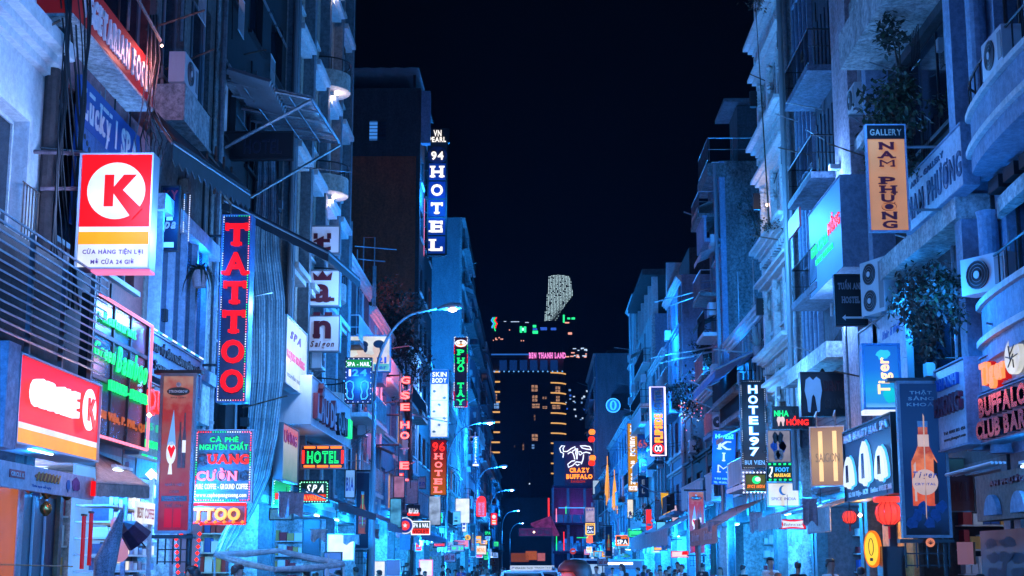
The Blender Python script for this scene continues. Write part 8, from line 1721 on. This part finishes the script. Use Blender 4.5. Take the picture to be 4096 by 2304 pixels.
# ------------------------------------------------------------------ taxis
def taxi(label, x, y, rz, txt='VINASUN TAXI', group='white taxis in the road'):
    t = thing('taxi', label, 'taxi', (x, y, .0), rz, group)
    PAINT = M('white_car_paint', (.75, .76, .78), .25, 0, .08, 1, 0); CG = glass('car_glass', (.015, .02, .03), .05)
    def loft(secs, mat, name, bev=.05):
        m = MB(); 
        for s_ in secs: m.v += s_
        n = len(secs[0])
        for k in range(len(secs) - 1):
            for j in range(n): m.f.append((k * n + j, k * n + (j + 1) % n, (k + 1) * n + (j + 1) % n, (k + 1) * n + j)); m.m.append(0)
        m.f.append(tuple(reversed(range(n)))); m.m.append(0); m.f.append(tuple((len(secs) - 1) * n + j for j in range(n))); m.m.append(0)
        o = m.build(name, mat, t, True); return o
    def sec(y, hw, z0, z1): return [(-hw * .9, y, z0), (hw * .9, y, z0), (hw, y, z0 + .18), (hw, y, z1 - .22), (hw * .93, y, z1 - .05), (hw * .6, y, z1), (-hw * .6, y, z1), (-hw * .93, y, z1 - .05), (-hw, y, z1 - .22), (-hw, y, z0 + .18)]
    body = loft([sec(-2.22, .68, .32, .70), sec(-2.12, .80, .26, .82), sec(-1.7, .87, .24, .92), sec(-.95, .89, .24, 1.0), (sec(1.3, .89, .24, 1.02)), sec(1.9, .87, .26, .98), sec(2.2, .80, .30, .9), sec(2.26, .7, .34, .75)], PAINT, 'body')
    loft([[(-.76, -1.0, .97), (.76, -1.0, .97), (.77, 1.65, .99), (-.77, 1.65, .99)], [(-.70, -.62, 1.25), (.70, -.62, 1.25), (.71, 1.48, 1.26), (-.71, 1.48, 1.26)], [(-.62, -.28, 1.46), (.62, -.28, 1.46), (.62, 1.2, 1.47), (-.62, 1.2, 1.47)]], CG, 'window_glass')
    loft([[(-.63, -.30, 1.455), (.63, -.30, 1.455), (.63, 1.22, 1.465), (-.63, 1.22, 1.465)], [(-.58, -.18, 1.51), (.58, -.18, 1.51), (.58, 1.1, 1.52), (-.58, 1.1, 1.52)], [(-.40, .05, 1.535), (.40, .05, 1.535), (.4, .9, 1.54), (-.4, .9, 1.54)]], PAINT, 'roof')
    for sg in (-1, 1):
        for pts in ([(sg * .765, -1.0, .98), (sg * .62, -.29, 1.47)], [(sg * .78, .32, .98), (sg * .635, .4, 1.47)], [(sg * .775, 1.6, .98), (sg * .62, 1.2, 1.47)]): MB().tube(pts, .035, 6).build('pillar', PAINT, t)
        MB().box(*sorted((sg * .86, sg * 1.0)), -.78, -.66, .98, 1.12).build('mirror', PAINT, t)
        for y in (-1.4, 1.38):
            m = MB().lathe([(.16, -.10), (.30, -.10), (.32, -.05), (.32, .05), (.30, .10), (.16, .10)], n=18, axis='y'); w_ = m.build('wheel', RUBBER, t, loc=(sg * .80, y, .32), rot=(0, 0, R(90))); MB().lathe([(.02, -.09), (.19, -.08), (.19, .08), (.02, .09)], n=14, axis='y').build('rim', STEEL, w_)
        MB().box(*sorted((sg * .46, sg * .76)), -2.20, -2.08, .62, .76).build('headlight', E('headlight', (235, 240, 255), 1.5), t); MB().box(*sorted((sg * .5, sg * .76)), 2.16, 2.26, .68, .86).build('tail_light', P_RED, t)
    MB().box(-.4, .4, -2.25, -2.17, .45, .60).build('grille', DARKM, t); MB().box(-.26, .26, -2.26, -2.24, .33, .43).build('number_plate', P_WHT, t)
    s_ = MB().box(-.38, .38, .2, .38, 1.545, 1.70).build('roof_sign', E('taxi_sign_face', (190, 205, 225), .8), t)
    word(s_, txt, .05, 1.585, .58, .07, M('taxi_green', (.02, .12, .12)), y=.2, ext=.006, split=False); MB().tube([(-.33, .19, 1.6), (-.29, .19, 1.65), (-.26, .19, 1.62)], .012, 5).build('swirl_logo', M('taxi_violet', (.2, .1, .4)), s_)
    return t
p = PY(2090, 2280, 50); taxi('front white taxi with a lit roof sign', p.x, 49, R(2))
p = PY(2165, 2280, 58); taxi('second white taxi half hidden behind the front one', p.x, 57.5, R(-2))
p = PY(2140, 2280, 92); taxi('third taxi farther back in the queue, on the left', p.x, 92, R(1))
p = PY(2190, 2280, 86); taxi('fourth taxi farther back in the queue, on the right', p.x, 85, R(0))
# ------------------------------------------------------------------ scooters
def scooter(label, x, y, rz, col):
    t = thing('scooter', label, 'scooter', (x, y, 0), rz, 'scooters')
    pm = M('scooter_' + col, CL[col], .3, 0, .1, 1, 0)
    for yy in (-.62, .62):
        w_ = MB().lathe([(.14, -.05), (.21, -.05), (.235, 0), (.21, .05), (.14, .05)], n=16, axis='y').build('wheel', RUBBER, t, loc=(0, yy, .235), rot=(0, 0, R(90))); MB().lathe([(.02, -.03), (.14, -.03), (.14, .03), (.02, .03)], n=12, axis='y').build('rim', STEEL, w_)
    MB().tube([(0, -.50, .30), (0, -.46, .62), (0, -.40, .95)], [.10, .15, .10], 8).build('front_shield', pm, t, True)
    MB().tube([(0, -.40, .36), (0, 0, .32), (0, .45, .5), (0, .8, .66)], [.10, .13, .17, .06], 8).build('body_shell', pm, t, True)
    MB().tube([(0, -.05, .72), (0, .35, .77), (0, .75, .80)], [.10, .14, .09], 8).build('seat', BLACKP, t, True)
    MB().tube([(-.34, -.30, 1.02), (-.15, -.38, 1.0), (0, -.40, .98), (.15, -.38, 1.0), (.34, -.30, 1.02)], .022, 6).build('handlebar', DARKM, t)
    MB().lathe([(.03, -.08), (.09, -.02), (.09, .05), (.05, .09)], n=12, axis='y').build('headlight', E('headlight', (235, 240, 255), 1.5), t, loc=(0, -.46, .94))
    for sg in (-1, 1): MB().tube([(sg * .24, -.36, 1.03), (sg * .34, -.40, 1.22)], .01, 5).build('mirror_stem', DARKM, t); MB().lathe([(.01, -.01), (.065, -.01), (.065, .01), (.01, .01)], n=12, axis='y').build('mirror', STEEL, t, loc=(sg * .35, -.41, 1.26))
    return t
for (u, Y, rz, c, lb) in ((2484, 36, 8, 'red', 'dark red scooter with wide handlebars right of the foreground man'), (2545, 66, -10, 'white', 'white scooter parked beyond the dark red one'), (1880, 62, 15, 'black', 'black scooter among the crowd at left'), (2350, 64, 0, 'blue', 'blue scooter beside the white handcart')):
    p = PY(u, 2270, Y); scooter(lb, p.x, Y, R(rz), c)
# ------------------------------------------------------------------ street furniture at the road
t = thing('no_entry_sign', 'round red no entry sign on a thin post behind the foreground man', 'road sign', (PY(2292, 2205, 140).x, 140, 0)); zc = PY(2292, 2205, 140).z
MB().prism(disc(0, zc, .28, .28, 24), 0, .03).build('disc', E('retro_red', (205, 60, 45), .7), t); MB().box(-.18, .18, -.02, -.001, zc - .05, zc + .05).build('white_bar', P_WHT, t); MB().tube([(0, .05, 0), (0, .05, zc)], .03, 6).build('post', STEEL, t)
t, w_, h_ = small('parking_notice', 'pale parking notice with dark red letters right of the foreground man', (2392, 2236, 2430, 2262), M('pale_notice', (.6, .58, .62)), 60, 'GIỮ XE', P_RED); MB().tube([(0, .1, -1.6), (0, .1, 0)], .03, 6).build('post', GREYM, t)
t = thing('white_cart', 'white lit food cart with glass case right of the foreground man', 'cart', (PY(2358, 2280, 62).x, 62, 0)); MB().box(-.6, .6, 0, .9, .35, 1.05).build('cart_body', L_WHITE, t); MB().box(-.6, .6, 0, .9, 1.05, 1.75).build('glass_case', E('case_light', (150, 190, 230), .8, vary=.4), t); MB().box(-.75, .75, -.15, 1.05, 1.9, 1.98).build('cart_roof', WHITEM, t)
for x in (-.58, .58): MB().box(x - .02, x + .02, .02, .06, 1.75, 1.9).build('post', STEEL, t); MB().lathe([(.02, -.03), (.2, -.03), (.2, .03), (.02, .03)], n=12, axis='y').build('wheel', RUBBER, t, loc=(x, .4, .2), rot=(0, 0, R(90)))
t = thing('lit_kiosk', 'long blue kiosk with a lit white strip behind the scooters', 'kiosk', (PY(2490, 2260, 90).x, 90, 0)); MB().box(-1.2, 1.2, 0, 1.2, 0, 1.5).build('kiosk_body', BLUEP, t); MB().box(-1.15, 1.15, -.03, -.002, 1.5, 1.95).build('lit_panel', E('kiosk_panel', (60, 120, 190), .6, vary=.3), t); MB().box(-1.1, .6, -.06, -.032, 1.75, 1.88).build('lit_strip', TUBE, t); MB().box(-1.3, 1.3, -.2, 1.3, 1.96, 2.06).build('roof', WHITEM, t)
# white tent frame low on the left
t = thing('tent_frame', 'white pop up tent frame with rolled cloth edges low at left', 'tent', (-4.4, 31.5, .13), 0)
zt = PY(1120, 2215, 32).z - .13; W0 = PY(880, 2220, 32).x + 4.4; W1 = PY(1380, 2250, 32).x + 4.4
for a_, b_ in (((W0, 0, zt), ((W0 + W1) / 2, 0, zt + .06)), (((W0 + W1) / 2, 0, zt + .06), (W1, .3, zt - .2)), ((W0, 0, zt - .02), ((W0 + W1) / 2 + .1, -1, zt - .32)), (((W0 + W1) / 2 + .1, -1, zt - .32), (W1, .3, zt - .22))): MB().tube([a_, tuple((p + q) / 2 - (.03 if k == 2 else 0) for k, (p, q) in enumerate(zip(a_, b_))), b_], [.05, .07, .05], 8).build('rolled_cloth', WHITEC, t)
for a_, b_ in (((0.1, 0, 0), (0.1, 0, zt)), ((W0, 0, 0), (W0, 0, zt)), ((W1, .3, 0), (W1, .3, zt - .2)), ((.2, -1, 0), (.2, -1, zt - .3)), ((.1, 0, zt - .4), (W1, .3, zt - .5))): MB().tube([a_, b_], .022, 6).build('pole', WHITEM, t)
# thicker crates, stools and standing boards near the left kerb
for i, (u, v0, v1, Y, c, lb) in enumerate(((1330, 2210, 2304, 46, 'dim_blue_face', 'dark blue standing panel under the white advert wall'), (1245, 2080, 2240, 41, 'navy_door', 'navy door panel left of the white advert wall'))):
    small('standing_panel', lb, (u - 35, v0, u + 35, v1), _M[c], Y)

# rows of parked scooters along the kerbs
for i, (x, y, rz, c, lb) in enumerate(((-4.9, 40, 95, 'black', 'black scooter parked at the left kerb by the tent frame'), (-4.9, 46, 88, 'red', 'red scooter parked at the left kerb by the advert wall'), (-4.9, 68, 92, 'blue', 'blue scooter parked at the left kerb under the blue awning'), (5.6, 52, -90, 'black', 'black scooter parked at the right kerb under the brown awning'), (5.6, 58, -86, 'white', 'white scooter parked at the right kerb by the brown awning'), (5.6, 43, -92, 'red', 'red scooter parked at the right kerb by the beer sign'))): scooter(lb, x, y, R(rz), c)

# ------------------------------------------------------------------ night air
me = MB().box(-420, 420, -60, 1700, -1.2, 330).mesh('haze', [])
hm = bpy.data.materials.new('night_haze'); hm.use_nodes = True; hn = hm.node_tree
hn.nodes.remove(hn.nodes['Principled BSDF'])
pv = hn.nodes.new('ShaderNodeVolumePrincipled'); pv.inputs['Color'].default_value = (.35, .65, 1, 1); pv.inputs['Density'].default_value = 0.0001
hn.links.new(pv.outputs[0], hn.nodes['Material Output'].inputs['Volume'])
me.materials.append(hm)
hz = put('haze', me); hz['kind'] = 'stuff'; hz['label'] = 'thin blue night haze filling the street'
